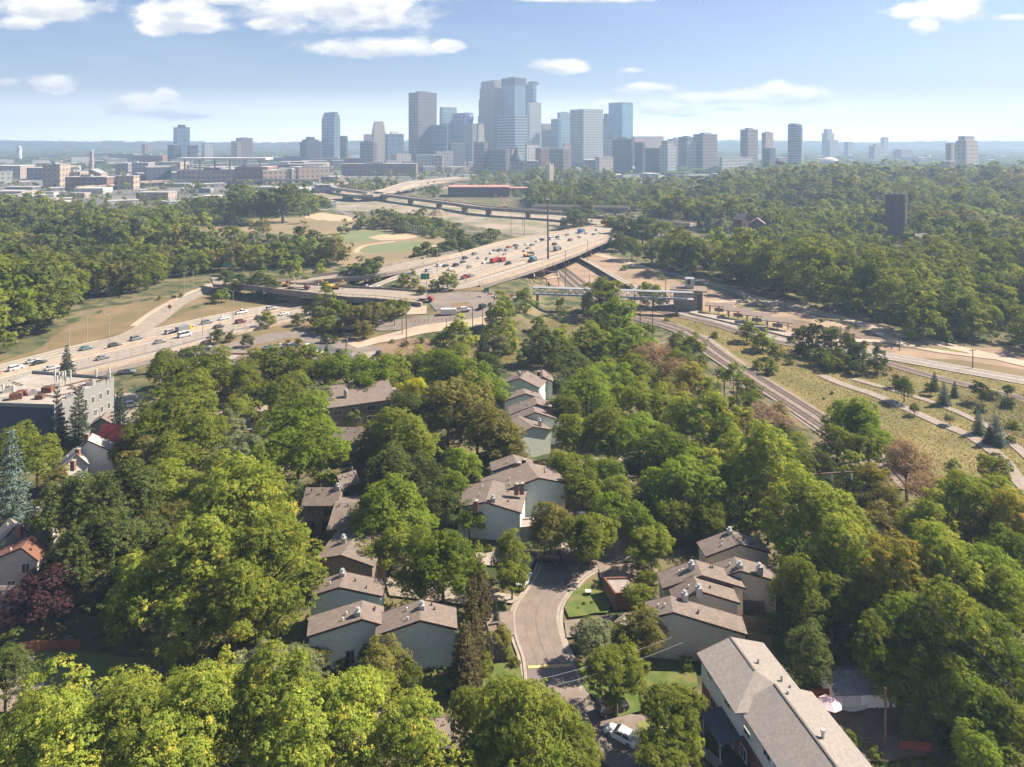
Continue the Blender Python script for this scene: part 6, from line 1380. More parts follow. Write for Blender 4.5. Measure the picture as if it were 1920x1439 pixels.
def make_car(kind, col):
    L, hw, zb, zt, cab = SPEC[kind]; h = L/2; e = empty('car' if kind in ('sedan', 'suv') else 'van' if kind == 'van' else 'pickup_truck')
    z0 = .28
    b = sect([(-h, hw*.86, z0+.15, zb-.15, hw*.8), (-h+.12, hw*.96, z0, zb-.03, hw*.9), (-h*.55, hw, z0, zb, hw*.93), (h*.3, hw, z0, zb-.02, hw*.93), (h*.8, hw*.96, z0, zb-.17, hw*.86), (h-.08, hw*.88, z0+.05, zb-.26, hw*.8), (h, hw*.8, z0+.15, zb-.34, hw*.74)], 0, 0, 0)
    bo = b.build('body', PAINT[col], e, smooth=False, bevel=.05)
    g = MB(); q = []
    (xa, _), (xb, _), (xc, _), (xd, _) = cab; w1 = hw*.90; w2 = hw*.76
    g.hexa([(xa, -w1, zb-.06), (xd, -w1, zb-.06), (xd, w1, zb-.06), (xa, w1, zb-.06), (xb, -w2, zt-.05), (xc, -w2, zt-.05), (xc, w2, zt-.05), (xb, w2, zt-.05)]); g.build('windows', M_glass, e)
    MB().hexa([(xb-.03, -w2-.02, zt-.06), (xc+.03, -w2-.02, zt-.06), (xc+.03, w2+.02, zt-.06), (xb-.03, w2+.02, zt-.06), (xb+.1, -w2+.06, zt), (xc-.1, -w2+.06, zt), (xc-.1, w2-.06, zt), (xb+.1, w2-.06, zt)]).build('roof', PAINT[col], e)
    for s in (-1, 1):
        for (xl, xu) in ((xa, xb), (xd, xc), ((xa+xd)/2, (xb+xc)/2)):
            MB().tube((xl, s*(w1+.012), zb-.04), (xu, s*(w2+.012), zt-.05), .045, .045, 4).build('pillar', PAINT[col], e)
    if kind == 'pickup': MB().box(-h+.15, -hw*.8, zb-.01, -.75, hw*.8, zb+.012).build('cargo_bed', M_tyre, e)
    r = .34 if kind == 'sedan' else .39
    for x in (-h*.6, h*.62):
        for s in (-1, 1):
            wh = MB().tube((x, s*(hw-.2), r), (x, s*(hw+.02), r), r, r, 14).build('wheel', M_tyre, e); MB().tube((x, s*(hw+.015), r), (x, s*(hw+.035), r), r*.6, r*.55, 10).build('rim', M_rim, wh)
    for s in (-1, 1):
        MB().box(h-.12, s*hw*.62-.16, zb-.5, h+.012, s*hw*.62+.16, zb-.36).build('headlight', M_lamp, e); MB().box(-h-.012, s*hw*.66-.14, zb-.38, -h+.1, s*hw*.66+.14, zb-.2).build('tail_light', M_tail, e)
    return e
def nearest_dir(p, paths):
    best = None
    for R_ in paths:
        for (a, c), (d, e) in zip(R_[:-1], R_[1:]):
            m = (a+c)/2; dd = (m.xy-p.xy).length
            if best is None or dd < best[0]: t = ((d+e)/2-m); best = (dd, math.atan2(t.y, t.x))
    return best[1]
def hw_z(p):
    best = None
    for R_, dz in ((hwp, .125), (ov, .125), (ur, .125)):
        for (a, c) in R_:
            for f in (.1, .5, .9):
                q = a.lerp(c, f); dd = (q.xy-p.xy).length
                if best is None or dd < best[0]: best = (dd, q.z+dz)
    return best[1] if best[0] < 30 else 0
def put_car(kind, col, px, py, z=None, ang=None, label=None, group=None, flip=False):
    key = (kind, col)
    if z is None:
        z = 0.
        for _ in range(8): z = .5*z+.5*hw_z(P(px, py, z+.7))
    p = P(px, py, z+.7)
    if key in CARS: e = copy_tree(CARS[key])
    else: e = make_car(kind, col); CARS[key] = e
    if ang is None: ang = nearest_dir(p, [hwp]); 
    else: ang = RD(ang)
    e.location = (p.x, p.y, z+.03); e.rotation_euler = (0, 0, ang+(math.pi if flip else 0)+rt.uniform(-.02, .02))
    for k_ in ('label', 'category', 'group'):
        if k_ in e: del e[k_]
    nm = {'suv': 'suv', 'sedan': 'sedan', 'van': 'van', 'pickup': 'pickup truck'}[kind]
    if label: tag(e, label, 'car' if kind in ('sedan', 'suv') else nm, group)
    else: LAB.append((e, col+' '+nm+(' parked in the lot' if group and 'lot' in group else ' driving on the highway'), 'car' if kind in ('sedan', 'suv') else nm, group or 'vehicles on the highway', (p.x, p.y, z+.7)))
    return e
C_ = '''silver sedan 63 676;black sedan 74 679;silver sedan 98 689;teal sedan 162 652;black suv 215 648;grey suv 256 634;grey sedan 193 670;white van 346 628;grey suv 388 604;maroon suv 451 603;white pickup 453 585;black sedan 487 595;silver suv 508 578;white sedan 532 588
black suv 872 484;black sedan 868 491;silver sedan 899 483;white suv 824 497;black sedan 836 498;silver suv 804 507;blue suv 767 515;white suv 712 540;grey sedan 739 536;white sedan 922 474;grey sedan 928 469;grey suv 938 469;silver suv 951 469;red sedan 954 463;black sedan 967 460;silver suv 971 465;white sedan 988 458;grey sedan 998 459;black suv 991 467;black sedan 947 478;black suv 1016 450;white van 1034 448;grey sedan 1064 440;blue van 1088 436;black sedan 1085 445;grey sedan 1114 439;black pickup 953 494;white sedan 845 504;white pickup 687 539;red sedan 697 545;white pickup 726 547;red pickup 872 519;grey sedan 884 517;black pickup 998 489;silver sedan 1030 466;white sedan 1008 452;grey suv 1046 445;black sedan 1098 432;silver sedan 985 470;grey sedan 300 640;silver suv 320 622;white sedan 420 596;black sedan 410 612;grey sedan 130 684;white suv 30 690;black suv 855 497;grey sedan 880 500;white sedan 908 492;silver sedan 915 484;grey suv 890 476;black sedan 905 467;white suv 940 458;grey sedan 975 450;black sedan 1005 444;silver suv 1025 441;white sedan 1050 447;grey suv 1070 450;black suv 1040 458;white sedan 1060 432;grey sedan 1075 430;silver sedan 1100 437;white suv 1120 431;grey sedan 795 522;white sedan 780 530'''
for ln in C_.replace('\n', ';').split(';'):
    c, k, x, y = ln.split(); fl = False
    put_car(k, c, float(x), float(y))
for c, k, x, y, a in [('silver', 'sedan', 527, 648, 60), ('teal', 'sedan', 503, 651, 60), ('grey', 'sedan', 538, 648, 60), ('grey', 'suv', 546, 648, 60), ('black', 'suv', 553, 649, 60), ('white', 'suv', 576, 650, 70), ('blue', 'sedan', 592, 654, 70), ('white', 'suv', 598, 662, 70)]:
    put_car(k, c, x, y, z=.1, ang=a, group='vehicles parked in the lot beside the shop building')
for a in [('suv', 'black', 636, 660, 90, 'black suv alone in the dark lot beside the street'), ('suv', 'black', 710, 663, 92, 'dark suv on the pale side street beside the shrubs'), ('suv', 'white', 245, 759, 20, 'white suv parked right of the grey office building'), ('pickup', 'grey', 237, 697, 15, 'grey pickup behind the trees below the highway'),
          ('suv', 'white', 872, 580, 20, 'white suv turning at the interchange junction'), ('suv', 'black', 905, 574, 60, 'dark suv waiting beside the round tall tree at the junction'), ('suv', 'white', 1737, 625, 170, 'white suv on the dirt road below the wooded hill'), ('pickup', 'black', 1714, 621, 170, 'black pickup on the dirt road behind the white suv'),
          ('sedan', 'white', 1165, 1376, 144, 'white sedan parked on the short drive near the bottom edge'), ('suv', 'black', 1147, 1325, 20, 'black suv half hidden by leaves above the white sedan'), ('suv', 'black', 1030, 1047, 172, 'black suv parked across the top of the curved street'), ('sedan', 'white', 983, 1086, 70, 'white car behind the drooping tree at the left kerb'),
          ('suv', 'silver', 1092, 971, 95, 'pale suv parked in deep shade up the street'), ('sedan', 'teal', 438, 889, 10, 'pale blue car under trees above the yellow green cottonwoods'), ('suv', 'white', 212, 794, 10, 'white vehicle behind the spruce below the office building')]:
    put_car(a[0], a[1], a[2], a[3], z=.12+float(PT(a[2], a[3]).z), ang=a[4], label=a[5])
def truck(px, py, z, ang, cab, box, label, L=8., nm='truck', tall=2.9):
    p = P(px, py, z+1); e = empty(nm, (p.x, p.y, z+.1), ang if ang is not None else nearest_dir(p, [hwp]))
    b = sect([(L/2-2.2, 1.15, .6, 2.4, 1.05), (L/2-1.0, 1.15, .5, 2.4, 1.0), (L/2-.5, 1.1, .5, 1.7, 1.0), (L/2, 1.05, .6, 1.5, .95)], 0, 0, 0).build('cab', PAINT[cab], e)
    MB().hexa([(L/2-1.5, -1.17, 1.55), (L/2-.55, -1.13, 1.55), (L/2-.55, 1.13, 1.55), (L/2-1.5, 1.17, 1.55), (L/2-1.4, -1.07, 2.25), (L/2-1.0, -1.02, 2.25), (L/2-1.0, 1.02, 2.25), (L/2-1.4, 1.07, 2.25)]).build('windshield', M_glass, e)
    if box == 'bed': MB().box(-L/2, -1.2, .9, L/2-2.4, 1.2, 1.3).build('bed', M_dk, e)
    elif box: MB().box(-L/2, -1.22, .8, L/2-2.4, 1.22, tall).build('cargo_box', PAINT[box], e, bevel=.06)
    for x in (-L/2+1, -L/2+2.1, L/2-1.1):
        for s in (-1, 1): MB().tube((x, s*.9, .5), (x, s*1.2, .5), .5, .5, 12).build('wheel', M_tyre, e)
    return tag(e, label, 'truck')
truck(347, 619, 0, None, 'yellow', 'grey', 'yellow cab dump truck beside the white van on the lower highway', 7.5)
truck(930, 489, 8, None, 'white', 'red', 'long truck with white cab and red load on the viaduct', 11, tall=2.7); truck(1045, 468, 8, None, 'black', 'grey', 'black boxy truck near the far barrier of the viaduct', 7, tall=3.2)
truck(994, 478, 8, None, 'blue', 'bed', 'blue flatbed work truck among the viaduct roadworks', 8); truck(1000, 487, 8, None, 'blue', 'teal', 'blue equipment truck in front of the flatbed on the viaduct', 6); truck(1090, 434, 8, None, 'blue', 'blue', 'blue box truck at the far end of the viaduct', 8)
truck(942, 488, 8, None, 'red', 'red', 'short red truck behind the long white cab truck', 6, tall=2.5); truck(799, 561, 6.2, -.3, 'red', 'bed', 'red tow truck beside the bushes at the junction', 7); truck(560, 539, 6, nearest_dir(P(560, 539, 6), [ov]), 'maroon', 'bed', 'brown flat trailer parked on the overpass', 12)
p = PT(841, 592); e = empty('trailer', (p.x, p.y, p.z+.15), .12); MB().box(-3.4, -1.2, .5, 3.4, 1.2, 2.9).build('body', PAINT['white'], e, bevel=.08); MB().box(-3.43, -.9, .7, -3.405, .9, 2.7).build('door', M_frame, e)
for x in (-.6, .6):
    for s in (-1, 1): MB().tube((x, s*.95, .38), (x, s*1.23, .38), .38, .38, 12).build('wheel', M_tyre, e)
MB().tube((3.4, 0, .6), (4.5, 0, .5), .07).build('hitch', M_dk, e); tag(e, 'white cargo trailer parked on the slip road beside a row of posts', 'trailer')
def digger(px, py, z, ang, col, label, name='excavator'):
    p = P(px, py, z); e = empty(name, (p.x, p.y, z+.13), ang)
    for s in (-1, 1): MB().hexa([(-1.9, s*1.1-.3, 0), (1.9, s*1.1-.3, 0), (1.9, s*1.1+.3, 0), (-1.9, s*1.1+.3, 0), (-1.6, s*1.1-.3, .85), (1.6, s*1.1-.3, .85), (1.6, s*1.1+.3, .85), (-1.6, s*1.1+.3, .85)]).build('track', M_tyre, e)
    MB().box(-2.2, -1.2, 1., 1.3, 1.2, 1.9).build('body', PAINT[col], e, bevel=.1); MB().box(.2, -1.1, 1.9, 1.4, -.1, 2.9).build('cab', M_glass, e)
    MB().tube((1.2, .5, 1.7), (3.6, .5, 4.4), .3, .22, 6).build('boom', PAINT[col], e); MB().tube((3.6, .5, 4.4), (5.2, .5, 2.2), .22, .16, 6).build('arm', PAINT[col], e); MB().hexa([(4.8, .0, 1.2), (5.7, .0, 1.2), (5.7, 1, 1.2), (4.8, 1, 1.2), (5.0, .1, 2.2), (5.4, .1, 2.2), (5.4, .9, 2.2), (5.0, .9, 2.2)]).build('bucket', M_dk, e)
    return tag(e, label, 'excavator')
digger(536, 538, 6, .1, 'yellow', 'yellow excavator at the left end of the overpass'); digger(615, 541, 6, 2.9, 'yellow', 'yellow excavator near the middle of the overpass'); digger(628, 543, 6, .2, 'yellow', 'yellow excavator beside the parapet right of another on the overpass')
digger(988, 482, 8, .6, 'yellow', 'small yellow digger among the blue trucks on the viaduct'); digger(590, 578, .1, .6, 'yellow', 'yellow digger below the overpass at its pier foot')
# crane far away
p = P(948, 391, 0); e = empty('crane', (p.x, p.y, 0)); z = ZA(948, 368, p.y); MB().tube((0, 0, 2), (-6, 0, z), .8, .5, 4).build('boom', mat('crane_red', (.55, .25, .15), None, 1), e); MB().box(-3, -2, 0, 3, 2, 3.2).build('body', MATS['crane_red'], e, bevel=.2); tag(e, 'pale red crane boom leaning beside the long straight bridge', 'crane')
# ---- cones
M_orange = mat('cone_orange', (.65, .17, .04), None, 1, .7)
cb_ = MB().lathe([(.22, 0), (.22, .05), (.14, .06), (.05, .8), (.03, .95)], 8).build('traffic_cone', M_orange); cone_me = cb_.data; bpy.data.objects.remove(cb_)
ORD0 = ['first', 'second', 'third', 'fourth', 'fifth', 'sixth', 'seventh', 'eighth', 'ninth', 'tenth', 'eleventh', 'twelfth', 'thirteenth', 'fourteenth']
def cones(pts, z, group, s=1.4):
    pts = sorted(pts); zz_ = z
    for ci, (px, py) in enumerate(pts):
        z = zz_
        p = PT(px, py) if z == 0 else P(px, py, z); z = p.z; o = bpy.data.objects.new('traffic_cone', cone_me); COL.objects.link(o); o.location = (p.x, p.y, z+.13); o.scale = (s, s, s)
        tag(o, group[0]+', '+ORD0[ci]+' from the left', 'traffic cone', group[1])
cones([(763+i*8.3, 607-i*.62) for i in range(11)], 0, ('orange cone in the slip road row near the trailer', 'cones in the slip road row'), 1.6)
cones([(880+i*22, 516-i*9.4) for i in range(10)], 8, ('orange cone standing between the lanes of the viaduct', 'cones on the viaduct'), 1.3)
cones([(451, 611), (510, 597), (528, 583), (470, 605), (2, 703), (43, 716), (960, 560), (880, 556), (935, 548), (915, 556)], 0, ('single orange cone at the highway edge', 'cones beside the lower highway'), 1.5)
b = MB()
# ---- light poles and utility poles
M_pole = mat('pole_steel', (.42, .38, .35), None, 1, .6); M_wpole = mat('pole_wood', (.17, .115, .08), (.12, .085, .06), 2, .95, stretch=(1, 1, .2))
def street_lamp(px, py, ytop, z=0., arm=1, mt=None):
    p = P(px, py, z); h_ = ZA(px, ytop, p.y)-z; e = empty('street_lamp', (p.x, p.y, z)); MB().tube((0, 0, 0), (0, 0, h_*.96), .16, .09, 7).build('pole', mt or M_pole, e)
    b = MB(); pr = (0, 0, h_*.95)
    for k in range(1, 5): q = (arm*2.4*k/4, 0, h_*.95+h_*.05*math.sin(k/4*1.57)); b.tube(pr, q, .07, .06, 5); pr = q
    b.build('arm', mt or M_pole, e); MB().box(arm*2.4-.3, -.18, h_-.08, arm*2.4+.6, .18, h_+.1).build('lamp_head', M_metal, e)
    LAB.append((e, 'grey street lamp', 'street lamp', 'street lamps along the highway', (p.x, p.y, z))); return e
for q in [(205, 655, 588, -1), (163, 636, 586, 1), (380, 630, 567, -1), (437, 608, 544, -1), (258, 592, 551, 1), (345, 548, 510, 1), (362, 540, 505, 1), (574, 562, 543, 1), (130, 648, 612, 1), (680, 505, 475, 1)]: street_lamp(q[0], q[1], q[2], 0, q[3])
for q in [(820, 510, 470, 1), (866, 500, 465, -1), (935, 497, 462, 1), (1065, 440, 408, 1), (1022, 452, 420, 1), (800, 540, 512, 1), (960, 478, 452, -1), (1110, 430, 402, -1)]: street_lamp(q[0], q[1], q[2], 8, q[3])
street_lamp(228, 770, 728, 0, 1)
def upole(px, py, ytop, cross=1, z=0., m=None, rot=0., wd=2.4, extra=None, label='wooden utility pole'):
    p = PT(px, py) if z == 0 else P(px, py, z); z = p.z; h_ = max(5, ZA(px, ytop, p.y)-z); e = empty('utility_pole', (p.x, p.y, z), rot); MB().tube((0, 0, -.2), (0, 0, h_), .19, .12, 8).build('pole', m or M_wpole, e)
    for k in range(cross):
        zz = h_-.5-k*1.2; a = MB().box(-wd/2, -.07, zz, wd/2, .07, zz+.16).build('crossarm', m or M_wpole, e)
        for s in (-.95, -.5, .5, .95): MB().tube((s*wd/2, 0, zz+.16), (s*wd/2, 0, zz+.42), .05, .04, 5).build('insulator', M_frame, a)
    if extra: MB().tube((.3, 0, h_-3), (.3, 0, h_-1.9), .3, .3, 10).build('transformer', M_metal, e)
    LAB.append((e, label, 'utility pole', None, (p.x, p.y, z+h_*.5))); return e, h_
for q in [(762, 640, 585, 0), (754, 628, 590, 0), (837, 656, 598, 0), (649, 655, 625, 2), (534, 668, 646, 1), (695, 625, 576, 0), (886, 618, 575, 0), (740, 612, 560, 0), (905, 652, 572, 0), (650, 628, 560, 0), (1105, 545, 515, 0), (1190, 590, 545, 1), (1248, 563, 524, 1), (1471, 578, 531, 1), (1557, 640, 610, 0), (1576, 635, 612, 0), (1672, 656, 625, 1), (1687, 658, 630, 1), (1824, 692, 655, 1), (1375, 760, 716, 1), (1345, 740, 700, 1), (1300, 695, 660, 1), (1561, 1240, 1162, 0), (1660, 1400, 1290, 0), (1118, 602, 560, 0), (980, 425, 380, 0), (983, 448, 398, 0), (1290, 440, 420, 0)]:
    upole(*q[:4], rot=rt.uniform(-.3, .3), extra=(q[0] in (649, 534)))
# tall mast beside viaduct
p = P(1028, 512, 0); h_ = ZA(1025, 375, p.y); e = empty('high_mast', (p.x, p.y, 0)); MB().tube((0, 0, 0), (-.4, 0, h_), .75, .3, 8).build('mast', mat('rust_mast', (.16, .11, .09), None, 1), e); MB().tube((-.4, 0, h_), (-.4, 0, h_+.5), 1.2, 1.2, 10).build('lamp_ring', M_metal, e); tag(e, 'very tall dark mast rising beside the viaduct, highest pole in view', 'mast')
for q in [(958, 440, 378), (670, 420, 385), (1060, 545, 470), (1102, 490, 450)]: upole(q[0], q[1], q[2], 0, label='slim dark steel pole')
# H frame power pylon and wires
def hframe(px, py, ztop, wd, label, px2=None):
    p = P(px, py, ztop); e = empty('power_pylon', (p.x, p.y, 0), RD(8))
    for s in (-.3, .3): MB().tube((s*wd, 0, 0), (s*wd, 0, ztop+.8), .2, .15, 8).build('pole', M_wpole, e)
    MB().box(-wd*.55, -.12, ztop, wd*.55, .12, ztop+.25).build('crossarm', M_wpole, e)
    for s in (-.5, 0, .5): MB().tube((s*wd, 0, ztop-1.3), (s*wd, 0, ztop), .13, .13, 8).build('insulator', M_frame, e)
    b = MB(); b.tube((-.3*wd, 0, ztop-4), (.3*wd, 0, ztop-.5), .06); b.tube((.3*wd, 0, ztop-4), (-.3*wd, 0, ztop-.5), .06); b.build('brace', M_wpole, e)
    tag(e, label, 'power pylon'); return e
h1 = hframe(1560, 889, 17, 8, 'H shaped wooden power pylon with white insulators among the right trees'); h2 = hframe(1212, 559, 17, 8.5, 'H shaped wooden power pylon in front of the tree beside the station')
h3 = hframe(1370, 715, 16, 6, 'wooden power pylon beside the gravel railway bed')
def sag(a, b_, s, r=.045, n=14):
    m = MB(); pr = a
    for k in range(1, n+1):
        t = k/n; q = a.lerp(b_, t); q.z -= s*4*t*(1-t); m.tube(pr, q, r, r, 4, caps=False); pr = q
    return m
M_wire = mat('wire', (.30, .30, .30), None, 1, .5, metal=.3)
def hp(e, s, z, wd): return Vector(e.location)+Vector((math.cos(e.rotation_euler.z)*s*wd, math.sin(e.rotation_euler.z)*s*wd, z))
h4 = P(2010, 1330, 15)
for s in (-.5, 0, .5):
    for A_, B2, nm, sg in ((hp(h2, s, 15.7, 8.5), hp(h3, s, 14.7, 6), 'between the station pylon and the railway pylon', 3), (hp(h3, s, 14.7, 6), hp(h1, s, 15.7, 8), 'between the railway pylon and the H shaped pylon', 2.5), (hp(h1, s, 15.7, 8), h4+Vector((s*8, 0, 0)), 'running from the H shaped pylon toward the lower right', 1.)):
        tag(sag(A_, B2, sg, .05).build('power_line', M_wire), ('left' if s < 0 else 'middle' if s == 0 else 'right')+' overhead power line '+nm, 'power line')
for (a, b_, z1, z2, nm) in [((940, 1290), (1260, 1195), 8, 9, 'lower'), ((960, 1305), (1280, 1205), 8, 9, 'upper')]:
    tag(sag(P(*a, z1), P(*b_, z2), .6, .03).build('utility_line', M_wire), nm+' utility line crossing above the street by the yellow bump', 'power line')
# ---- station
M_stn = wallmat('station_block', (.36, .30, .25), (.30, .25, .21)); M_steel = mat('steel_grey', (.40, .43, .46), None, 1, .5)
p = P(1290, 582, 0); stn = empty('station_tower', (p.x, p.y, 0), RD(-14)); q = P(1315, 582, 0).x-P(1262, 582, 0).x
w_ = q; zt = ZA(1290, 545, p.y)
MB().box(-w_/2, 0, 0, w_/2, 9, zt).build('wall', M_stn, stn); MB().hexa([(-w_/2-1.5, -1.5, zt), (w_/2+2, -1.5, zt-.3), (w_/2+2, 10.5, zt-.3), (-w_/2-1.5, 10.5, zt), (-w_/2-1.5, -1.5, zt+.5), (w_/2+2, -1.5, zt+.2), (w_/2+2, 10.5, zt+.2), (-w_/2-1.5, 10.5, zt+.5)]).build('roof', mat('station_roof', (.22, .17, .15), None, 1), stn)
MB().box(-1.5, 3, zt+.5, 2.8, 7, zt+5.).build('elevator_shaft', M_metal, stn, bevel=.2); MB().box(-.3, 2.9, zt+2.3, 1.2, 2.99, zt+4.4).build('logo_panel', PAINT['black'], stn)
for i in range(7): x = -w_/2+1+i*(w_-2)/6; MB().box(x-.12, -.15, 0, x+.12, -.003, zt*.8).build('mullion', M_steel, stn)
MB().box(w_/2-2.6, -.25, zt*.1, w_/2-.6, -.02, zt*.8).build('window', M_glass, stn); tag(stn, 'grey station stair tower with a pale elevator shaft on its roof', 'station building')
# pedestrian bridge
A = P(1000, 552, 7.0); B_ = P(1300, 560, 7.6); t = (B_-A); L = t.xy.length; e = empty('footbridge', (A.x, A.y, 0), math.atan2(t.y, t.x)); z = 7.
MB().box(0, -1.6, z, L, 1.6, z+.35).build('walkway', M_steel, e); MB().box(0, -1.9, z+3.2, L, 1.9, z+3.45).build('roof', mat('roof_metal', (.30, .32, .34), None, 1, .5), e)
b = MB(); n = int(L/3.2)
for s in (-1.6, 1.6):
    for i in range(n):
        x = i*L/n; b.tube((x, s, z+.3), (x, s, z+3.2), .1, .1, 4); b.tube((x, s, z+.3), (x+L/n, s, z+3.2), .09, .09, 4)
    b.tube((0, s, z+1.3), (L, s, z+1.3), .08, .08, 4)
b.build('truss', M_steel, e)
for x in (2, L*.32, L*.62, L*.9): MB().box(x-.5, -1.2, 0, x+.5, 1.2, z-.003).build('pier', M_dk, e)
tag(e, 'long covered steel truss footbridge leading to the station tower', 'footbridge')
for i, (px, py) in enumerate([(1348, 590), (1384, 600), (1419, 609), (1458, 620)]):
    p = P(px, py, 0); e = empty('platform_canopy', (p.x, p.y, .9), RD(-23)); MB().hexa([(-6, -2.6, 3.1), (6, -2.6, 3.1), (6, 2.6, 3.6), (-6, 2.6, 3.6), (-6, -2.6, 3.4), (6, -2.6, 3.4), (6, 2.6, 3.9), (-6, 2.6, 3.9)]).build('roof', MATS['station_roof'], e)
    for x in (-4, 0, 4):
        for y_ in (-1.2, 1.2): MB().box(x-.2, y_-.2, 0, x+.2, y_+.2, 3.2).build('column', M_steel, e)
    MB().box(-2, -.04, .4, 2, .04, 2.0).build('windscreen', mat('pale_glass', (.45, .45, .35), None, 1, .3), e)
    tag(e, ['leftmost platform canopy nearest the station tower', 'second platform canopy counted from the station tower', 'third platform canopy counted from the station tower', 'rightmost platform canopy nearest the dark trees'][i], 'platform canopy', 'canopies on the station platform')
rws = path_rows([(1300, 588), (1350, 600), (1420, 616), (1490, 634)], 6, 0); b = MB()
for (a, c), (d, e2) in zip(rws[:-1], rws[1:]): b.hexa([tuple(a), tuple(c), tuple(e2), tuple(d)]+[(q.x, q.y, .9) for q in (a, c, e2, d)])
tag(b.build('station_platform', M_conc_lt), 'raised concrete platform beneath the four canopies', 'platform')
# stair loop frame near viaduct
b = MB(); 
for k, (x, y) in enumerate([(1000, 512), (1020, 508), (1045, 512), (1048, 520), (1025, 524), (1002, 520)]):
    p = P(x, y, 5); b.tube((p.x, p.y, 0), (p.x, p.y, 5.6), .3, .3, 6)
    q = P(*[(1020, 508), (1045, 512), (1048, 520), (1025, 524), (1002, 520), (1000, 512)][k], 5); b.tube((p.x, p.y, 5.2), (q.x, q.y, 5.2), .45, .45, 4)
tag(b.build('stair_frame', M_barrier), 'tan looped ramp frame standing beside the viaduct', 'ramp frame')
# ---- signs
def sign(px, py, z, w_, h_, col, label, post=4., txt=None, diamond=False, rot=0.):
    p = P(px, py, z); e = empty('road_sign', (p.x, p.y, z), rot); MB().tube((0, 0.12, 0), (0, 0.12, post), .08, .08, 6).build('post', M_pole, e)
    if diamond: MB().hexa([(0, -.06, post-h_), (w_/2, -.06, post-h_/2), (w_/2, 0, post-h_/2), (0, 0, post-h_), (-w_/2, -.06, post-h_/2), (0, -.06, post), (0, 0, post), (-w_/2, 0, post-h_/2)]).build('panel', col, e)
    else: MB().box(-w_/2, -.06, post-h_, w_/2, .0, post).build('panel', col, e)
    return tag(e, label, 'sign')
M_sg = mat('sign_green', (.03, .28, .17), None, 1, .5); M_back = mat('sign_back', (.22, .12, .10), None, 1, .6)
sign(797, 535, 5, 4.5, 3, M_sg, 'green highway sign standing in the bushes at the junction', 6); sign(318, 583, 0, 2.2, 2.2, mat('sign_orange', (.35, .16, .06), None, 1, .6), 'diamond road sign on the exit ramp', 3., diamond=True); sign(326, 568, 0, 2, 1.4, M_back, 'small brown sign at the top of the exit ramp', 3.5)
sign(912, 550, 6, 2.4, 2.4, M_sg, 'teal screen panel at the foot of the ramp bridge', 2.5); sign(1134, 425, 8, 7, 3.2, mat('sign_red', (.6, .08, .06), None, 1, .6), 'bright red panel at the far end of the viaduct', 5)
sign(424, 515, 4, 4, 2.6, M_sg, 'green overhead sign at the left end of the overpass', 6.5)
M_jb = mat('green_box', (.12, .35, .22), None, 1, .6); p = P(585, 583, 0); e = empty('site_container', (p.x, p.y, 0), .2); MB().box(-2.2, -1.2, 0, 2.2, 1.2, 2.3).build('body', M_jb, e, bevel=.08); MB().box(-2.23, -.8, .2, -2.205, .8, 2).build('door', M_dk, e); tag(e, 'green container below the overpass beside the highway', 'container')
# jersey barriers near junction: red white
rj = random.Random(8)
for k in range(14):
    px = 900+k*6.5+rj.uniform(-1, 1); py = 552+rj.uniform(-6, 7)+(k*.6); p = P(px, py, 6); o = MB().hexa([(-1, -.3, 0), (1, -.3, 0), (1, .3, 0), (-1, .3, 0), (-1, -.1, .9), (1, -.1, .9), (1, .1, .9), (-1, .1, .9)]).build('road_barrier', M_orange if k % 2 else M_frame)
    p = PT(px, py); o.location = (p.x, p.y, p.z+.05); o.rotation_euler = (0, 0, rj.uniform(-.5, .5)); tag(o, ('orange' if k % 2 else 'white')+' plastic road barrier at the busy junction, '+ORD0[k//2]+' from the left', 'barrier', 'plastic barriers at the junction')
# dirt piles
for px, py, s, nm in ((578, 386, 16, 'large pale dirt mound behind the park woods'), (822, 404, 10, 'reddish dirt mound among the construction land'), (790, 398, 6, 'small dirt heap left of the reddish mound')):
    p = P(px, py, 0); r2 = random.Random(px); b = MB(); n = 18
    prof = [(1, 0), (.8, .16), (.6, .32), (.38, .5), (.18, .6), (.05, .62)]; bs0 = len(b.v)
    for r_, z in prof:
        for i in range(n): a = 2*math.pi*i/n; k = 1+r2.uniform(-.12, .12); b.v.append((s*r_*k*math.cos(a)*1.3, s*r_*k*math.sin(a), s*z))
    for k in range(len(prof)-1):
        for i in range(n): j = (i+1) % n; b.f.append((k*n+i, k*n+j, (k+1)*n+j, (k+1)*n+i))
    b.f.append(tuple((len(prof)-1)*n+i for i in range(n))); o = b.build('dirt_mound', M_dirt); o.location = (p.x, p.y, 0); tag(o, nm, 'dirt mound')
# ball field backstop
p = P(785, 440, 0); e = empty('backstop', (p.x, p.y, 0)); b = MB()
for i in range(7): b.tube((-6+2*i, 0, 0), (-6+2*i, 0, 7), .15, .15, 5)
for z in (2, 4.5, 7): b.tube((-6, 0, z), (6, 0, z), .12, .12, 4)
b.build('frame', M_metal, e); tag(e, 'tall grey backstop at the tan infield', 'backstop')
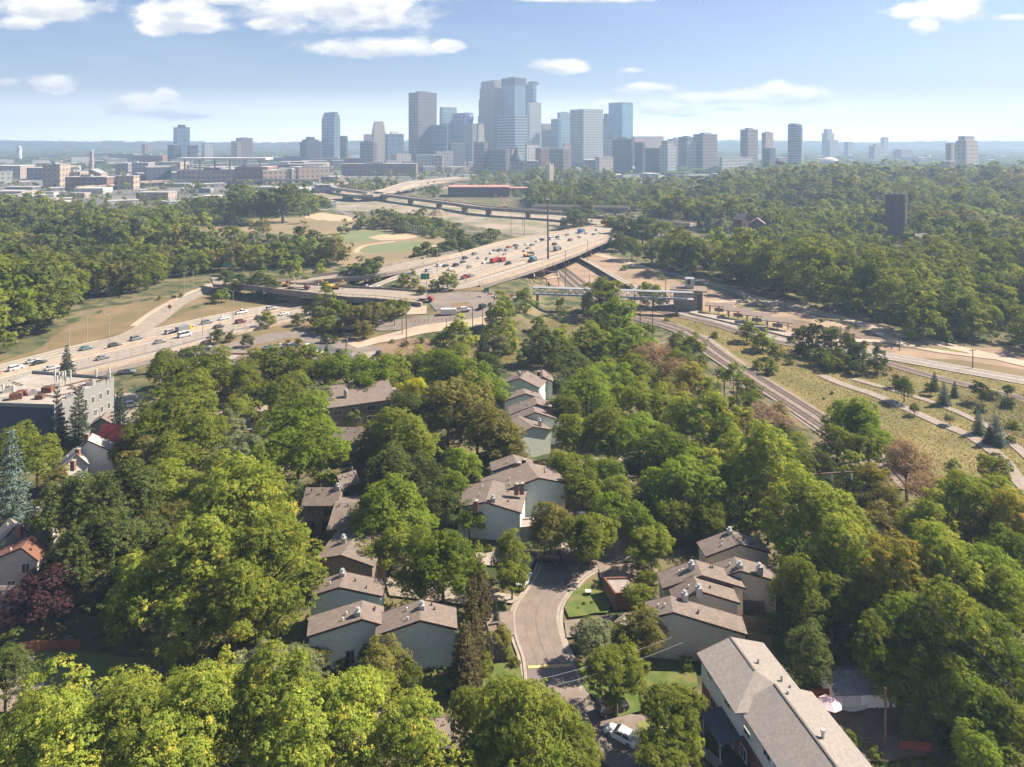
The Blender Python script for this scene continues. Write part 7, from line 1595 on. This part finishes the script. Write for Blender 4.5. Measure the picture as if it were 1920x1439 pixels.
# ---- pedestrian
pp = P(1062, 1106, 0); me = bpy.data.meshes.new('person')
V_ = [(0, 0, .95), (0, 0, 1.2), (0, 0, 1.42), (0, .01, 1.52), (0, .02, 1.63), (0, .02, 1.76), (.20, 0, 1.42), (.27, -.03, 1.15), (.25, .10, .90), (.24, .16, .82), (-.20, 0, 1.42), (-.27, .03, 1.15), (-.25, -.06, .90), (-.24, -.08, .82), (.10, 0, .90), (.11, .10, .5), (.11, .04, .08), (.11, .18, .05), (-.10, 0, .90), (-.11, -.04, .5), (-.11, -.22, .10), (-.11, -.10, .05)]
E_ = [(0, 1), (1, 2), (2, 3), (3, 4), (4, 5), (2, 6), (6, 7), (7, 8), (8, 9), (2, 10), (10, 11), (11, 12), (12, 13), (0, 14), (14, 15), (15, 16), (16, 17), (0, 18), (18, 19), (19, 20), (20, 21)]
R_ = [.15, .14, .16, .065, .10, .09, .075, .05, .038, .04, .075, .05, .038, .04, .095, .065, .05, .045, .095, .065, .05, .045]
me.from_pydata(V_, E_, []); per = bpy.data.objects.new('person', me); COL.objects.link(per); per.location = (pp.x, pp.y, .08); per.rotation_euler = (0, 0, .2)
per.modifiers.new('skin', 'SKIN'); sv = me.skin_vertices[0].data
for i, r_ in enumerate(R_): sv[i].radius = (r_, r_*.85)
sv[0].use_root = True; ss_ = per.modifiers.new('sub', 'SUBSURF'); ss_.levels = 1; ss_.render_levels = 2; me.materials.append(mat('dark_clothes', (.03, .03, .04), None, 4, .9))
tag(per, 'person in dark clothes walking along the curved street in tree shade', 'person')
hd = MB().lathe([(.04, 1.60), (.10, 1.66), (.11, 1.74), (.08, 1.82), (.02, 1.85)], 10, (0, .02)).build('hair', mat('hair', (.05, .035, .03), None, 3), per)
# ---------------------------------------------------------------- labels
bpy.context.view_layer.update()
LMK = [('the grey office building', 110, 740), ('the red roofed house', 210, 815), ('the purple tree', 82, 1110), ('the reddish board fence', 90, 1225), ('the nearest green townhouse', 785, 1200), ('the two storey brown house', 600, 950), ('the widest middle townhouse', 1010, 900), ('the twin dirt paths', 1850, 800), ('the yellow speed bump', 1030, 1255), ('the walking pedestrian', 1062, 1103), ('the pink umbrella', 1541, 1318), ('the white garage', 1590, 1280), ('the bottom white sedan', 1163, 1376), ('the long grey apartments', 1450, 1380), ('the right row townhouses', 1320, 1110), ('the H shaped pylon', 1560, 889), ('the station tower', 1290, 560), ('the platform canopies', 1410, 610), ('the brick water tower', 1680, 410), ('the hilltop mansions', 1405, 430), ('the white trailer', 841, 589), ('the shop building', 480, 670), ('the dark parking lot', 620, 665), ('the exit ramp', 320, 590), ('the overpass', 590, 550), ('the ball fields', 720, 450), ('the lone park tree', 486, 428), ('the viaduct', 1000, 480), ('the upper row townhouses', 1000, 760), ('the dark roofed apartment house', 680, 745), ('the golden meadow', 1650, 800), ('the railway gravel', 1440, 720), ('the dirt construction road', 1600, 610), ('the lower right corner', 1900, 1420), ('the lower left corner', 20, 1420), ('the left edge cottages', 50, 990), ('the white gabled cottage', 170, 845), ('the black parked suv', 1030, 1047), ('the bright yellow tree', 775, 735), ('the pinkish bare tree', 1432, 815), ('the rust coloured trees', 1225, 680), ('the footbridge', 1150, 555), ('the junction', 880, 560), ('the highway median', 250, 650), ('the far flyover', 760, 370), ('the yellow excavators', 620, 540), ('the right edge', 1910, 1000), ('the left edge', 10, 700), ('the meadow', 1000, 630), ('the small white backyard wall', 230, 850), ('the lower driveway', 940, 1180), ('the white gravel lot', 700, 690)]
ORD = ['', 'second', 'third', 'fourth', 'fifth', 'sixth', 'seventh', 'eighth', 'ninth', 'tenth', 'eleventh', 'twelfth', 'thirteenth', 'fourteenth', 'fifteenth', 'sixteenth', 'seventeenth', 'eighteenth', 'nineteenth', 'twentieth']
buck = {}
for (o, look, cat, grp, wp) in LAB:
    if wp is None: wp = tuple(o.location)
    px, py = proj(wp)
    n_ = min(LMK, key=lambda m: (m[1]-px)**2+((m[2]-py)*1.3)**2) if cat != 'building' else None
    if cat in ('building', 'antenna', 'ventilation unit'):
        tag(o, None, cat, grp); buck.setdefault((look, grp), []).append((px, py, o)); continue
    dx, dy = px-n_[1], (py-n_[2])*1.3
    rel = ('right of' if dx > 0 else 'left of') if abs(dx) > abs(dy) else ('below' if dy > 0 else 'above')
    tag(o, None, cat, grp or {'tree': 'trees of the neighbourhood and woods', 'shrub': 'shrubs', 'utility pole': 'utility poles'}.get(cat)); buck.setdefault((look, rel, n_[0]), []).append((math.hypot(dx, dy), 0, o))
for key, L_ in buck.items():
    L_.sort(key=lambda a: (a[0], a[1]))
    for i, (_, _, o) in enumerate(L_):
        if len(key) == 3:
            s = f'{key[0]} {key[1]} {key[2]}'
            if len(L_) > 1: s += ', closest to it' if i == 0 else f', {ORD[min(i, 19)]} closest to it'
        else:
            s = f'{key[0]} among the {key[1]}' if cat != 'x' else ''
            s = {0: key[0]}.get(1, key[0])+(', only one of its kind' if len(L_) == 1 else (', leftmost' if i == 0 else ', rightmost' if i == len(L_)-1 else f', {ORD[i]} from left' if i < 20 else f', {ORD[max(1,min(19, len(L_)-1-i))]} from right'))+' among '+key[1].replace('the ', '')
        o['label'] = ' '.join(s.split()[:16])
# ---------------------------------------------------------------- haze
m = bpy.data.materials.new('haze'); m.use_nodes = True; t = NT(m.node_tree); t.n.clear()
pv_ = t.node('ShaderNodeVolumePrincipled'); pv_.inputs['Color'].default_value = (.45, .63, .90, 1); pv_.inputs['Density'].default_value = 2.3e-4; pv_.inputs['Anisotropy'].default_value = .15
o_ = t.node('ShaderNodeOutputMaterial'); t.l.new(pv_.outputs[0], o_.inputs[1])
hz = MB().box(-7100, -700, -4.5, 7100, 7000, 292).build('haze', m); tag(hz, kind='stuff'); hz['label'] = 'pale blue haze hanging over the city and land'; hz['category'] = 'haze'
print('OBJECTS', len(bpy.data.objects))
